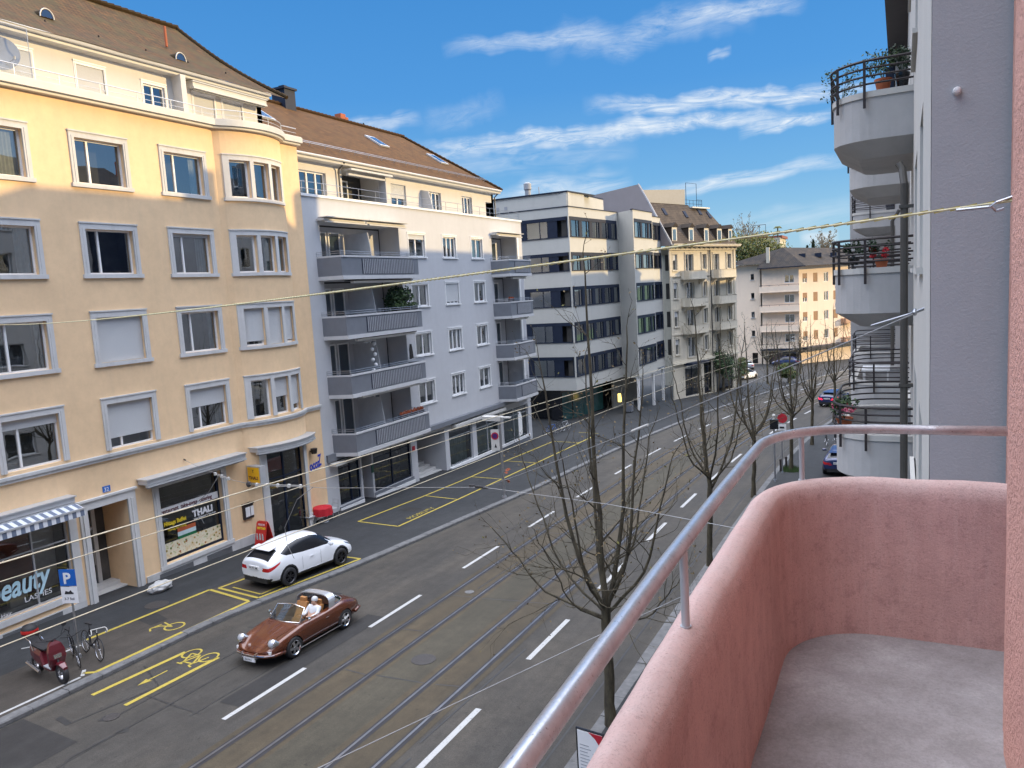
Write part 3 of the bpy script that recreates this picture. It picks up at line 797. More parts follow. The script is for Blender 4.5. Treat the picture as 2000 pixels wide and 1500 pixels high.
# states: shutter fraction / curtains
st = {(0, 1): dict(curtain=[(.62, .98)]), (1, 1): dict(curtain=[(.72, 1)]), (2, 2): dict(shutter=.97), (2, 1): dict(mull=(.32,)), (3, 1): dict(shutter=.17), (3, 2): dict(shutter=.74), (3, 3): dict(shutter=.42),
      (1, 3): dict(shutter=.06), (0, 4): dict(curtain=[(0, .9)]), (2, 4): dict(shutter=.85), (2, 5): dict(shutter=.97), (2, 6): dict(shutter=.9), (3, 5): dict(shutter=.5), (3, 6): dict(shutter=.8), (1, 5): dict(curtain=[(.5, 1)])}
wr = random.Random(21)
def rcurt(p=.55):
    if wr.random() > p: return None
    o_ = []
    if wr.random() < .7: o_.append((0.02, wr.uniform(.12, .3)))
    if wr.random() < .7: o_.append((wr.uniform(.7, .88), .98))
    return o_ or None
for r, (z0, z1) in enumerate(zip(bots, tops)):
    for c_, (a, b) in enumerate(cols):
        k = dict(mull=(.30,), n=1, curtain=rcurt(.7)); k.update(st.get((r, c_), {}))
        sl = (.26, .14, .09) if r < 3 else None
        window(yb, FY0, a, b, z0, z1, sill=sl, surround=(.2, .055), **k)
    for c_, (a, b) in enumerate(bayw):
        k = dict(mull=()); k.update(st.get((r, c_ + 4), {}))
        window(yb, FY, a, b, z0, z1, n=4, fw=.07, **k)
    s_ = MB()
    for a, b in ((24.4, 24.62), (25.5, 25.68), (26.55, 26.73), (27.5, 27.72)): s_.box((a, z0, -.01), (b, z1, .055), FY)
    s_.box((24.4, z1, -.01), (27.72, z1 + .2, .055), FY, n=16); s_.box((24.38, z1 + .2, -.01), (27.74, z1 + .25, .09), FY, n=16)
    s_.build('window_surround', 'trim', yb)
    if r < 3:
        s_ = MB(); s_.box((24.36, z0 - .14, -.02), (27.76, z0, .09), FY, n=16); s_.build('sill', 'trim', yb)
mb = MB()
mb.box((4, -5.08, -.02), (29.32, -4.98, .15), FY, n=130); mb.box((4, -5.2, -.02), (29.32, -5.08, .09), FY, n=130)
mb.build('ledge', 'plinth', yb)
mb = MB()
mb.box((4, 7.52, -.3), (29.36, 7.62, .22), FY, n=130); mb.box((4, 7.62, -.35), (29.4, 7.86, .34), FY, n=130); mb.box((4, 7.86, -.33), (29.38, 7.90, .30), FY, n=130)
mb.build('cornice', 'offwhite', yb)
pieces('plinth', 'plinth', yb, [((a, -12, -.02), (b, -9.95 if a < 10 else -10.02, .05), max(1, int((b - a) / .4))) for a, b in ((4, 16.3), (18.76, 24.6), (27.6, 29.3))], FY)
pieces('vent_grate', 'grate', yb, [((a, z0, .0), (b, z1, .056)) for a, b, z0, z1 in ((13.4, 15.4, -10.15, -9.98), (19.3, 20.9, -10.42, -10.12), (21.6, 22.95, -10.46, -10.14))], FY0)
# door portal
mb = MB()
for a, b in ((16.42, 16.72), (18.34, 18.66)):
    mb.box((a, -10.6, -.02), (b, -6.8, .07), FY0); mb.box((a + .1, -10.6, .07), (b - .1, -6.8, .11), FY0)
mb.box((16.42, -6.8, -.02), (18.66, -6.5, .07), FY0); mb.box((16.36, -6.5, -.02), (18.72, -6.42, .13), FY0)
mb.build('door_surround', 'trim', yb)
mb = MB()
mb.box((16.72, -10.6, -1.49), (16.80, -6.8, -1.35), FY0); mb.box((17.75, -10.6, -1.49), (17.9, -6.8, -1.35), FY0); mb.box((16.8, -7.95, -1.48), (17.75, -7.83, -1.36), FY0)
mb.box((16.8, -10.6, -1.48), (17.75, -10.2, -1.40), FY0)
dr = mb.build('door', 'alu', yb)
mb = MB(); mb.face([FY0(16.8, -10.2, -1.42), FY0(17.75, -10.2, -1.42), FY0(17.75, -6.85, -1.42), FY0(16.8, -6.85, -1.42)]); mb.build('pane', 'darkglass', dr, fix=False)
mb = MB(); mb.box((17.66, -9.3, -1.36), (17.7, -8.7, -1.31), FY0); mb.build('handle', 'metal', dr)
mb = MB()
for i in range(3): mb.box((16.72, -11, -1.48 + .42 * 0), (18.34, -10.05 - .14 * i, -.98 + .42 * i if i < 2 else .12), FY0)
mb.build('steps', 'plinth', yb)
# beauty shop window
def shopwin(parent, fr, a, b, z0, z1, mulls, trans=None, frame='darkframe', n=1, glassm='shopglass', fw=.06, depth=.18):
    return window(parent, fr, a, b, z0, z1, mull=mulls, frame=frame, pane=glassm, fw=fw, mw=.05, trans=trans, n=n, depth=depth)
w1 = shopwin(yb, FY0, 11.6, 16.0, -9.55, -6.45, (.33, .72), .62, 'alu')
s_ = MB(); s_.box((16.0, -9.95, -.02), (16.28, -6.3, .06), FY0); s_.box((11, -6.45, -.02), (16.28, -6.2, .06), FY0); s_.box((11, -9.75, -.02), (16.1, -9.55, .08), FY0); s_.build('window_surround', 'trim', yb)
mb = MB(); mb.box((11.6, -9.3, -1.0), (15.2, -6.6, -.95), FY0); mb.build('backdrop', plain('rust_brown_drape', (.17, .055, .035), .9, 0, .2, 2), w1)
mb = MB(); mb.box((15.2, -9.3, -.9), (15.95, -6.6, -.86), FY0); mb.build('curtain', 'curtain', w1)
mb = MB(); mb.box((11.7, -9.5, -.8), (15.9, -9.38, -.3), FY0); mb.box((12.2, -9.38, -.6), (13.2, -8.9, -.4), FY0); mb.box((14, -9.38, -.6), (14.6, -9.0, -.4), FY0); mb.build('display_shelf', 'offwhite', w1)
text('beauty', FY0, 13.2, -8.98, -.12, 1.02, 'cyantext', yb, 'lettering', shear=.28, bold=.022, rot=.03, wscale=.72)
text('LASHES', FY0, 14.3, -9.27, -.12, .26, 'signwhite', yb, 'lettering', wscale=1.1)
text('Nails  Hair', FY0, 13.0, -9.5, -.12, .2, 'signwhite', yb, 'lettering')
# restaurant window
w2 = shopwin(yb, FY0, 19.68, 22.78, -9.85, -6.75, (), None, 'darkframe', fw=.09, depth=.3)
s_ = MB()
for a, b in ((19.42, 19.68), (22.78, 23.04)): s_.box((a, -10.02, -.02), (b, -6.75, .06), FY0); s_.box((a + .08, -10.02, .06), (b - .08, -6.75, .09), FY0)
s_.box((19.42, -6.75, -.02), (23.04, -6.55, .06), FY0); s_.box((19.4, -10.02, -.02), (23.1, -9.86, .1), FY0)
s_.build('window_surround', 'trim', yb)
mb = MB(); mb.box((19.8, -9.74, -.245), (22.7, -9.12, -.235), FY0); mb.build('picture_strip', 'food', w2)
mb = MB(); mb.box((19.76, -7.96, -.25), (22.72, -7.68, -.225), FY0); mb.build('sign_strip', 'signwhite', w2)
text('restaurant  take-away  catering', FY0, 19.86, -7.89, -.222, .235, 'maroon', yb, 'lettering', bold=.006, wscale=.86)
text('THALI', FY0, 21.35, -8.42, -.23, .36, 'signwhite', yb, 'lettering', bold=.02, wscale=1.05)
text('Indian Restaurant & Take Away', FY0, 21.38, -8.56, -.23, .115, 'signwhite', yb, 'lettering', wscale=.78)
text('Mittags Buffet', FY0, 19.95, -8.42, -.23, .24, 'yellowtext', yb, 'lettering', bold=.008, wscale=.8)
text('Montag bis Freitag', FY0, 20.1, -8.66, -.23, .15, 'yellowtext', yb, 'lettering', wscale=.8)
mb = MB()
for i in range(3): mb.box((20.55, -9.17 + .17 * i, -.242), (21.45, -9.0 + .17 * i, -.236), FY0, mi=i)
t1 = plain('flag_green', (.01, .14, .05), .8); t2 = plain('flag_white', (.5, .6, .62), .8); t3 = plain('flag_orange', (.40, .09, .03), .8)
mb.build('flag', [t1, t2, t3], w2)
mb = MB(); mb.box((19.7, -8.0, -.8), (22.75, -7.75, -.6), FY0); mb.box((19.9, -9.8, -1.3), (22.6, -8.9, -1.0), FY0)
for i in range(5): mb.lathe([(.0, .0), (.18, 0), (.2, .08), (.17, .2), (0, .24)], 12, Matrix.Translation((-26.5, 21.0 + i * .36, -9.0)))
mb.build('kitchen_counter', 'goods', w2)
# entrance in the bay
w3 = window(yb, FY, 24.95, 27.25, -10.75, -6.45, mull=(.42,), frame='darkframe', pane='shopglass', fw=.08, mw=.06, trans=.70, n=8, depth=.25)
w3.name = 'door'
s_ = MB()
for a, b in ((24.68, 24.95), (27.25, 27.55)): s_.box((a, -10.9, -.02), (b, -6.45, .06), FY, n=3)
s_.box((24.68, -6.45, -.02), (27.55, -6.25, .06), FY, n=10); s_.build('door_surround', 'trim', yb)
mb = MB(); mb.box((25.2, -10.6, -1.2), (26.9, -8.2, -1.0), FY); mb.build('display', 'goods', w3)
mb = MB(); mb.box((25.6, -7.6, -1.0), (26.6, -7.0, -.9), FY); mb.build('poster', plain('red_poster', (.2, .02, .02), .8), w3)
text('Thali Buffet', FY, 25.15, -8.0, -.2, .15, 'gold', yb, 'lettering'); text('Mittag', FY, 25.15, -8.2, -.2, .15, 'gold', yb, 'lettering')
mb = MB(); mb.box((24.9, -11.2, .0), (27.4, -10.62, .45), FY, n=6); mb.box((24.7, -11.2, .45), (27.6, -10.76, .8), FY, n=6); mb.build('steps', 'plinth', yb)
# awnings
def cassette(fr, a, b, z, d, n=1, canvas=0.0, mat='alu', parent=None):
    mb = MB(); mb.box((a, z - .13, .02), (b, z + .05, d), fr, n=n); mb.box((a - .04, z + .05, 0), (b + .04, z + .09, d + .06), fr, n=n)
    mb.box((a, z - .22, d - .12), (b, z - .15, d + .05), fr, n=n)
    o = mb.build('awning', mat, parent)
    if canvas:
        c = MB()
        for i in range(n):
            u0_, u1_ = a + (b - a) * i / n, a + (b - a) * (i + 1) / n
            c.face([fr(u0_, z - .12, d - .2), fr(u1_, z - .12, d - .2), fr(u1_, z - .12 - canvas * .42, d + canvas), fr(u0_, z - .12 - canvas * .42, d + canvas)])
            c.face([fr(u0_, z - .12 - canvas * .42, d + canvas), fr(u1_, z - .12 - canvas * .42, d + canvas), fr(u1_, z - .36 - canvas * .42, d + canvas + .01), fr(u0_, z - .36 - canvas * .42, d + canvas + .01)])
        c.build('canvas', 'stripes', o, fix=False)
        c = MB(); c.box((a, z - .15 - canvas * .42, d + canvas - .04), (b, z - .09 - canvas * .42, d + canvas + .03), fr, n=n); c.build('bar', mat, o)
    else:
        c = MB(); c.box((a + .05, z - .28, d - .14), (b - .05, z - .22, d - .06), fr, n=n); c.build('canvas', 'greypanel', o)
    return o
cassette(FY0, 18.85, 23.75, -6.28, .55, parent=yb)
cassette(FY, 24.35, 28.05, -6.2, .5, n=14, parent=yb)
cassette(FY0, 11.2, 16.1, -6.15, .42, canvas=.48, n=1, parent=yb)
# house number, menu case, wall lantern, graffiti
mb = MB(); mb.box((17.42, -6.34, .01), (17.72, -6.12, .03), FY0); hn = mb.build('number_plate', 'bluesign', yb); text('32', FY0, 17.46, -6.31, .032, .2, 'signwhite', yb, 'lettering')
text('locoz', FY0, 28.12, -8.12, .012, .62, 'graffiti', yb, 'graffiti', shear=.2, bold=.02, rot=.12, wscale=.62)
text('Z', FY0, 28.82, -8.0, .014, .8, 'graffiti', yb, 'graffiti', shear=.3, bold=.02, rot=.1, wscale=.45)
mb = MB(); mb.box((23.75, -9.25, .0), (24.45, -8.6, .1), FY0); mb.box((23.72, -8.62, 0), (24.48, -8.54, .13), FY0); mc = mb.build('menu_case', 'darkbrown', yb)
mb = MB(); mb.box((23.85, -9.15, .1), (24.1, -8.72, .106), FY0); mb.box((24.14, -9.15, .1), (24.38, -8.72, .106), FY0); mb.build('menu', 'signwhite', mc)
mb = MB(); mb.lathe([(0, 0), (.13, .0), (.17, .25), (.15, .26), (0, .26)], 10, Matrix.Translation((-25.58, 28.35, -7.25))); mb.box((28.3, -7.2, 0), (28.4, -7.1, .2), FY0)
mb.build('wall_lantern', 'darkbrown', yb)
# projecting light box
mb = MB(); mb.box((-25.78, 24.18, -7.70), (-24.98, 24.5, -6.9), mi=0); lb = mb.build('light_box', 'alu', yb)
mb = MB(); mb.box((-25.72, 24.165, -7.64), (-25.04, 24.178, -6.96)); mb.build('face', 'yellowsign', lb)
text('THALI', lambda u, z, d: (-25.66 + u, 24.16 - d, z), 0, -7.5, 0, .2, 'maroon', yb, 'lettering', bold=.004)
text('T', lambda u, z, d: (-25.45 + u, 24.16 - d, z), 0, -7.2, 0, .2, 'maroon', yb, 'lettering')
# attic storey with balcony railing
FA = Frame(-26.9, 0, 0, 1)
aops = [(13.9, 15.2, 7.9, 9.25), (16.4, 17.5, 7.9, 9.2), (19.15, 20.25, 8.1, 9.2), (21.95, 22.95, 7.95, 9.1), (24.4, 25.5, 7.8, 9.15), (26.0, 27.1, 7.8, 9.15)]
mb = MB(); wall(mb, FA, 4, 28.35, 7.4, 9.7, aops, .14); mb.box((28.05, 7.4, -8), (28.35, 9.7, 0), FA); mb.box((23.35, 7.5, 0), (23.6, 9.65, .55), FA)
mb.box((23.6, 7.5, 0.002), (24.2, 9.6, .08), FA)
mb.build('attic_wall', ['atticwall', 'room'], yb)
for i, (a, b, z0, z1) in enumerate(aops):
    window(yb, FA, a, b, z0, z1, mull=(.45,), shutter=(0, .8, .97, 0, .97, .97)[i] or None, depth=.14, surround=(.09, .02), surmat='white')
mb = MB(); mb.box((4, 9.62, -.3), (28.5, 9.86, .42), FA); mb.tube([FA(4, 9.8, .5), FA(28.5, 9.8, .5)], .08, 8); mb.build('eaves', 'offwhite', yb)
cassette(FA, 24.0, 28.2, 9.45, .5, parent=yb, mat='offwhite')
mb = MB()
us = [4 + i * (29.2 - 4) / 100 for i in range(101)]
for z, r in ((8.28, .018), (8.08, .009)): mb.tube([FY(u, z, .16) for u in us], r, 6)
for i in range(0, 101, 6): mb.tube([FY(us[i], 7.88, .16), FY(us[i], 8.28, .16)], .012, 5)
mb.build('railing', 'alu', yb)
# roof
def roofface(mb, pts, mi=0):
    p = [Vector(q) for q in pts]; n = (p[1] - p[0]).cross(p[2] - p[0]).normalized()
    if n.length < .1: n = Vector((0, 0, 1))
    h = Vector((0, 0, 1)).cross(n).normalized(); v = n.cross(h)
    mb.face(pts, mi, [(q.dot(h), q.dot(v)) for q in p])
mb = MB(); N = 24
def ry(t):     # t 0 at eave, 1 at ridge, slightly sagging
    return (-26.3 - 6.9 * t, 9.84 + 4.55 * t - .28 * sin(pi * t) + (.0))
for i in range(N):
    for j in range(30):
        y0_, y1_ = 3.5 + j * .8667, 3.5 + (j + 1) * .8667
        a, b = ry(i / N), ry((i + 1) / N)
        roofface(mb, [(a[0], y0_, a[1]), (a[0], y1_, a[1]), (b[0], y1_, b[1]), (b[0], y0_, b[1])])
for v in range(len(mb.v)):
    x, y, z = mb.v[v]; mb.v[v] = (x, y, z + .05 * noise.noise(Vector((x * .5, y * .5, 0))) )
roofface(mb, [(-33.2, 3.5, 14.39), (-33.2, 29.5, 14.39), (-40, 29.5, 9.6), (-40, 3.5, 9.6)])
rf = mb.build('roof', 'oldtiles', yb, fix=False)
mb = MB(); rnd = random.Random(4)
for i in range(72):
    y = 3.6 + i * .36; mb.tube([(-33.2, y, 14.42), (-33.2, y + .37, 14.45)], [.13, .15], 8)
for i in range(24):
    t = i / 24; a = ry(t); b = ry(t + 1 / 24); mb.tube([(a[0], 29.5, a[1] + .03), (b[0], 29.5, b[1] + .05)], [.09, .11], 8)
mb.build('ridge_tiles', 'oldtiles', rf)
mb = MB()
mb.prism([(-27.4, 9.6), (-30.1, 11.3), (-33.2, 13.9), (-39.3, 9.3)], lambda p: (p[0], 28.9, p[1]), lambda p: (p[0], 29.3, p[1])); mb.build('gable_wall', 'offwhite', yb)
for (y, t) in ((13.2, .36), (19.7, .42), (25.2, .32), (16.6, .75)):
    x, z = ry(t)
    mb = MB(); k = 10
    arc = [(.27 * cos(pi * i / k), .34 * sin(pi * i / k)) for i in range(k + 1)]
    mb.prism(arc, lambda p: (x + .22, y + p[0], z - .12 + p[1]), lambda p: (x - .7, y + p[0] * .8, z - .02 + p[1] * .8))
    dm = mb.build('dormer_vent', 'oldtiles', rf)
    mb = MB(); mb.tube([(x + .23, y + p[0], z - .12 + p[1]) for p in arc], .025, 5); mb.build('rim', 'offwhite', dm)
    mb = MB(); mb.face([(x + .225, y + p[0] * .82, z - .10 + p[1] * .82) for p in arc]); mb.build('pane', 'glass', dm, fix=False)
mb = MB(); mb.tube([(-29.9, 25.9, 12.0), (-29.9, 25.9, 12.9)], .06, 8); mb.build('vent_pipe', 'terracotta', rf)
mb = MB()
for i in range(12): mb.box((-27.7, 4 + i * 2.1, 10.70), (-27.62, 4.04 + i * 2.1, 10.76))
mb.build('snow_hooks', 'darkbrown', rf)

# ------------------------------------------------------------------ grey apartment building with balconies
GX = -25.86
FG = Frame(GX, 0, 0, 1)
gb = thing('apartment_building', (GX, 41, gz(41)), 'pale grey apartment building with two stacks of grey slatted balconies', 'building')
ops = []
gw = []
for r in range(4):
    t = 3.72 - 2.945 * r
    for k_, (a, b) in enumerate(((38.24, 39.95), (42.05, 43.62), (45.7, 47.2))):
        z0 = t - 1.30; ops.append((a, b, z0, t, .7)); gw.append((r, k_, a, b, z0, t))
LG = []
for r in range(4):
    fl = 1.28 - 2.97 * r
    LG.append(fl); ops.append((30.5, 37.3, fl, fl + 2.78, 1.4, 1.38)); ops.append((48.6, 52.7, fl, fl + 2.78, 1.4, 1.38))
ops += [(30.3, 32.1, -10.45, -8.0, 2.0), (33.25, 36.9, -10.5, -8.1, 2.0), (32.25, 33.1, -12, -8.1, 1.3, 1.29), (37.55, 40.7, -12, -8.35, 3.0, 2.98), (41.2, 44.2, -11.0, -8.6, 2.0), (44.75, 48.2, -11.15, -8.6, 2.0), (48.75, 52.9, -11.3, -8.6, 2.0)]
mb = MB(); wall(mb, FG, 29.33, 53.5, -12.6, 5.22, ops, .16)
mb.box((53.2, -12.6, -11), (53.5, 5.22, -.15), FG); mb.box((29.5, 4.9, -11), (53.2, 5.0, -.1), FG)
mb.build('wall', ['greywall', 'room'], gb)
mb = MB(); mb.box((29.3, 5.22, -.3), (53.55, 5.34, .07), FG); mb.build('parapet_coping', 'white', gb)
gst = {(0, 0): dict(mull=(.47,), shutter=.18), (1, 0): dict(mull=(.5,), shutter=None, curtain=[(.02, .45)]), (1, 1): dict(shutter=.86), (0, 1): dict(curtain=[(0, .35)]), (0, 2): dict(curtain=[(.1, .5)])}
for r, k_, a, b, z0, z1 in gw:
    kw = dict(mull=(.5,), curtain=rcurt(.6)); kw.update(gst.get((r, k_), {}))
    if k_ == 1 and 'mull' not in gst.get((r, k_), {}): kw['mull'] = (.36, .68)
    window(gb, FG, a, b, z0, z1, sill=(.14, .08, .08), sillmat='white', surround=(.1, .02), surmat='white', depth=.16, mw=.09, fw=.07, **kw)
def gbalcony(fl, a, b, slat0, awn=True, deep=1.25):
    # plan: slanted left side, straight front, slanted right return
    P = [(a, 0.0), (a + .32, deep), (b - .12, deep), (b, 0.0)]
    def pt(i, z, dd=0.0, e=0.0): return FG(P[i][0] + (e if i in (0,) else 0), z, P[i][1] + (dd if P[i][1] > 0 else 0))
    root = None
    mb = MB()
    def loop(z0, z1, dd, mi=0):
        for i in range(3):
            mb.face([pt(i, z0, dd), pt(i + 1, z0, dd), pt(i + 1, z1, dd), pt(i, z1, dd)], mi)
    loop(fl - .17, fl + .02, .05, 1); loop(fl + .02, fl + .93, 0, 0); loop(fl + .93, fl + 1.02, .04, 1)
    mb.face([pt(i, fl - .17, .05) for i in range(4)], 1); mb.face([pt(i, fl + .02, .05) for i in range(4)], 1)
    mb.face([pt(i, fl + .93, .04) for i in (1, 2)] + [FG(P[2][0], fl + .93, deep - .1), FG(P[1][0], fl + .93, deep - .1)], 1)
    mb.face([pt(i, fl + 1.02, .04) for i in (1, 2)] + [FG(P[2][0], fl + 1.02, deep - .1), FG(P[1][0], fl + 1.02, deep - .1)], 1)
    for i in range(3):
        p, q = P[i], P[i + 1]
        mb.face([FG(p[0], fl + .02, max(0, p[1] - .06)), FG(q[0], fl + .02, max(0, q[1] - .06)), FG(q[0], fl + .93, max(0, q[1] - .06)), FG(p[0], fl + .93, max(0, p[1] - .06))], 0)
    mb.box((slat0 - .06, fl + .09, deep - .02), (b - .56, fl + .87, deep + .012), FG, 2)
    bal = mb.build('balcony', ['greypanel', 'slab', 'darkframe'], gb, fix=False)
    s_ = MB(); u = slat0
    while u < b - .62:
        s_.box((u, fl + .1, deep + .02), (u + .07, fl + .86, deep + .05), FG, 0); u += .15
    s_.build('slats', 'midgrey', bal)
    s_ = MB()
    for z in (fl + 1.22, fl + 1.12): s_.tube([pt(i, z, 0.0) for i in range(4)], .013, 6)
    u = P[1][0]
    while u <= P[2][0] + .01: s_.tube([FG(u, fl + 1.0, deep), FG(u, fl + 1.22, deep)], .011, 5); u += .95
    for i in (0,): s_.tube([pt(0, fl + 1.0), pt(0, fl + 1.22)], .011, 5); s_.tube([FG(a + .16, fl + 1.0, deep * .5), FG(a + .16, fl + 1.22, deep * .5)], .011, 5)
    s_.build('railing', 'metal', bal)
    if awn:
        s_ = MB(); s_.box((a + 1.6, fl - .36, deep - .55), (b - .35, fl - .24, deep - .35), FG); s_.box((a + 1.55, fl - .24, deep - .9), (b - .3, fl - .19, deep - .3), FG, 1)
        s_.build('awning', ['white', 'blackgloss'], bal)
    return bal
rs = random.Random(5)
for r, fl in enumerate(LG):
    gbalcony(fl, 30.1, 37.32, 32.1)
    gbalcony(fl, 48.3, 52.35, 49.6)
    FB = Frame(GX - 1.38, 0, 0, 1)
    for (a, b, z0, z1, ml) in ((31.0, 32.5, .25, 2.45, (.33, .66)), (32.65, 33.6, .05, 2.45, ()), (35.0, 36.1, .7, 2.4, (.5,)), (49.3, 50.8, .2, 2.45, (.33, .66)), (50.9, 51.7, .05, 2.45, ())):
        window(gb, FB, a, b, fl + z0, fl + z1, mull=ml, depth=-.02, mw=.1, fw=.08, pane='darkglass')
    for a, b in ((30.55, 37.2), (48.65, 52.6)): mb = MB(); mb.face([FB(a, fl + .03, .012), FB(b, fl + .03, .012), FB(b, fl + 2.7, .012), FB(a, fl + 2.7, .012)]); mb.build('recess_wall', 'greywall', gb, fix=False)
    mb = MB()
    mb.prism([(0, 0), (1.9, 0), (1.6, 2.3), (0, 2.3)], lambda p: FG(33.95, fl + .04 + p[1], -1.3 + p[0]), lambda p: FG(34.0, fl + .04 + p[1], -1.3 + p[0])); mb.build('partition', 'slab', gb)
    mb = MB(); mb.box((52.62, fl, -.1), (52.9, fl + 2.78, .02), FG); mb.build('pillar', 'white', gb)
for a, b in ((30.3, 33.6), (33.7, 37.3), (48.5, 52.4)):
    mb = MB(); mb.box((a, 4.06, .02), (b, 4.16, .5), FG); mb.box((a + .1, 3.96, .45), (b, 4.03, .62), FG); mb.box((a, 4.2, .1), (b, 4.24, .75), FG); mb.build('awning', 'offwhite', gb)
# ground floor
for (a, b, z0, z1, ml) in ((30.3, 32.1, -10.45, -8.0, (.6,)), (33.25, 36.9, -10.5, -8.1, (.5,)), (41.2, 44.2, -11.0, -8.6, ()), (44.75, 48.2, -11.15, -8.6, (.5,)), (48.75, 52.9, -11.3, -8.6, (.45,))):
    w_ = shopwin(gb, FG, a, b, z0, z1, ml, .78, 'darkframe' if a < 40 else 'alu')
    if a > 40:
        mb = MB(); n_ = int((b - a) / .12)
        for i in range(n_):
            e0, e1 = -.5 - .05 * (i % 2), -.5 - .05 * ((i + 1) % 2)
            mb.face([FG(a + i * .12, z0, e0), FG(a + (i + 1) * .12, z0, e1), FG(a + (i + 1) * .12, z1 - .6, e1), FG(a + i * .12, z1 - .6, e0)])
        mb.build('curtain', plain('sea_green_curtain', (.20, .27, .27), .9, 0, .2, 3), w_, fix=False)
    else:
        mb = MB(); mb.box((a + .1, z0, -1.0), (b - .1, z0 + 1.2, -.8), FG); mb.box((a + (b - a) * .62, z0 + .7, -.7), (b - .3, z1 - .4, -.6), FG); mb.build('display', 'goods', w_)
mb = MB()
for a, b in ((30.2, 32.15), (33.15, 37.0), (41.1, 52.95)):
    mb = MB(); mb.box((a, -12.4, .0), (b, -10.5 if a < 40 else -11.05, .04), FG); mb.build('plinth', 'greypanel', gb)
mb = MB()
for a, b in ((30.2, 32.15), (33.15, 37.0), (41.1, 52.95)): mb = MB(); mb.box((a, gz(a) + .0, .0), (b, gz(a) + .2, .1), FG); mb.build('plinth_strip', 'white', gb)
mb = MB(); mb.box((29.5, -8.0, -.02), (37.4, -7.62, .12), FG); mb.build('fascia', 'greypanel', gb)
text('Charlotte & Co.', FG, 32.6, -7.98, .13, .46, 'gold', gb, 'lettering', wscale=1.1)
mb = MB(); mb.box((37.4, -8.1, -.02), (52.9, -7.82, .35), FG); mb.build('canopy', 'greypanel', gb)
mb = MB(); mb.box((41.5, -8.42, .05), (48.6, -8.24, .4), FG); mb.build('awning', 'offwhite', gb)
mb = MB(); mb.box((29.6, -8.2, .12), (31.4, -8.06, .5), FG); mb.build('awning', 'offwhite', gb)
mb = MB()
for i in range(4): mb.box((37.6, -12, -2.6), (40.65, -11.0 + .16 * i + .05, -.35 - .45 * i), FG)
mb.build('steps', 'plinth', gb)
mb = MB()
for i in range(12): mb.tube([FG(37.8 + i * .2, -10.4, -2.3), FG(37.8 + i * .2, -9.0, -2.3)], .015, 5)
mb.tube([FG(37.7, -9.0, -2.3), FG(40.2, -9.0, -2.3)], .02, 5); mb.build('gate', 'darkframe', gb)
mb = MB(); mb.box((37.02, -9.0, .01), (37.3, -8.72, .03), FG); mb.build('plate', 'signred', gb)
mb = MB(); mb.box((33.0, -9.35, .01), (33.22, -8.85, .04), FG); mb.build('plate', plain('dark_green_plate', (.01, .06, .04), .5), gb)
# attic of the grey building
FH = Frame(-27.0, 0, 0, 1)
aw = [(30.0, 32.7, 5.45, 6.75, (.25, .5, .75), None), (38.5, 40.05, 5.55, 6.8, (.5,), .62), (42.6, 44.1, 5.25, 6.7, (.36, .68), None), (46.8, 48.2, 5.25, 6.75, (.36, .68), None)]
mb = MB(); wall(mb, FH, 29.3, 51.4, 4.9, 7.35, [w_[:4] for w_ in aw] + [(34.0, 37.3, 5.0, 7.1, 1.3, 1.29), (50.2, 51.1, 5.1, 6.6, .9, .8)], .2)
mb.box((51.1, 4.9, -9), (51.4, 7.35, 0), FH); mb.build('attic_wall', ['atticwall', 'room'], gb)
for (a, b, z0, z1, ml, sh) in aw: window(gb, FH, a, b, z0, z1, mull=ml, shutter=sh, fw=.08, mw=.1)
window(gb, Frame(-28.29, 0, 0, 1), 34.3, 36.0, 5.1, 6.8, mull=(.3, .6), depth=-.02, fw=.08, mw=.1)
mb = MB(); mb.prism([(0, 0), (.9, 0), (.55, 1.35), (0, 1.5)], lambda p: FH(41.7, 5.2 + p[1], .0 + p[0]), lambda p: FH(41.76, 5.2 + p[1], p[0])); mb.box((37.3, 5.2, .01), (37.36, 7.0, .5), FH); mb.build('partition', 'slab', gb)
mb = MB(); mb.box((34.0, 7.0, .1), (37.8, 7.1, .7), FH); mb.box((34.0, 6.75, .3), (37.4, 6.85, .5), FH); mb.build('awning', 'offwhite', gb)
mb = MB(); mb.box((29.3, 7.22, -.3), (51.6, 7.42, .55), FH); mb.tube([FH(29.3, 7.42, .62), FH(51.6, 7.42, .62)], .07, 8)
mb.build('eaves', 'offwhite', gb)
mb = MB(); mb.tube([FH(33.6, 7.35, .6), FH(33.6, 7.0, .15), FH(33.6, 5.2, .15)], .05, 8); mb.build('downpipe', 'pipebrown', gb); mb = MB(); mb.tube([FH(51.5, 7.35, .5), FH(51.45, 7.0, .1), FH(51.45, 5.0, .1)], .05, 8); mb.build('downpipe', 'pipebrown', gb)
mb = MB()
for z in (5.62, 5.95): mb.tube([FG(29.5, z, -.12), FG(53.4, z, -.12)], .014, 6)
for i in range(17): mb.tube([FG(29.6 + i * 1.48, 5.3, -.12), FG(29.6 + i * 1.48, 5.95, -.12)], .012, 5)
for i in range(8): mb.tube([FG(53.4, z_, -.12 - 0) for z_ in (5.3, 5.95)], .012, 5)
mb.build('railing', 'metal', gb)
mb = MB(); E1, E2, Rg = (-26.35, 7.45), (-26.35, 7.45), (-33.0, 11.85)
nx = 12
def gr(t, y): return (-26.35 - 6.65 * t, y, 7.45 + 4.4 * t)
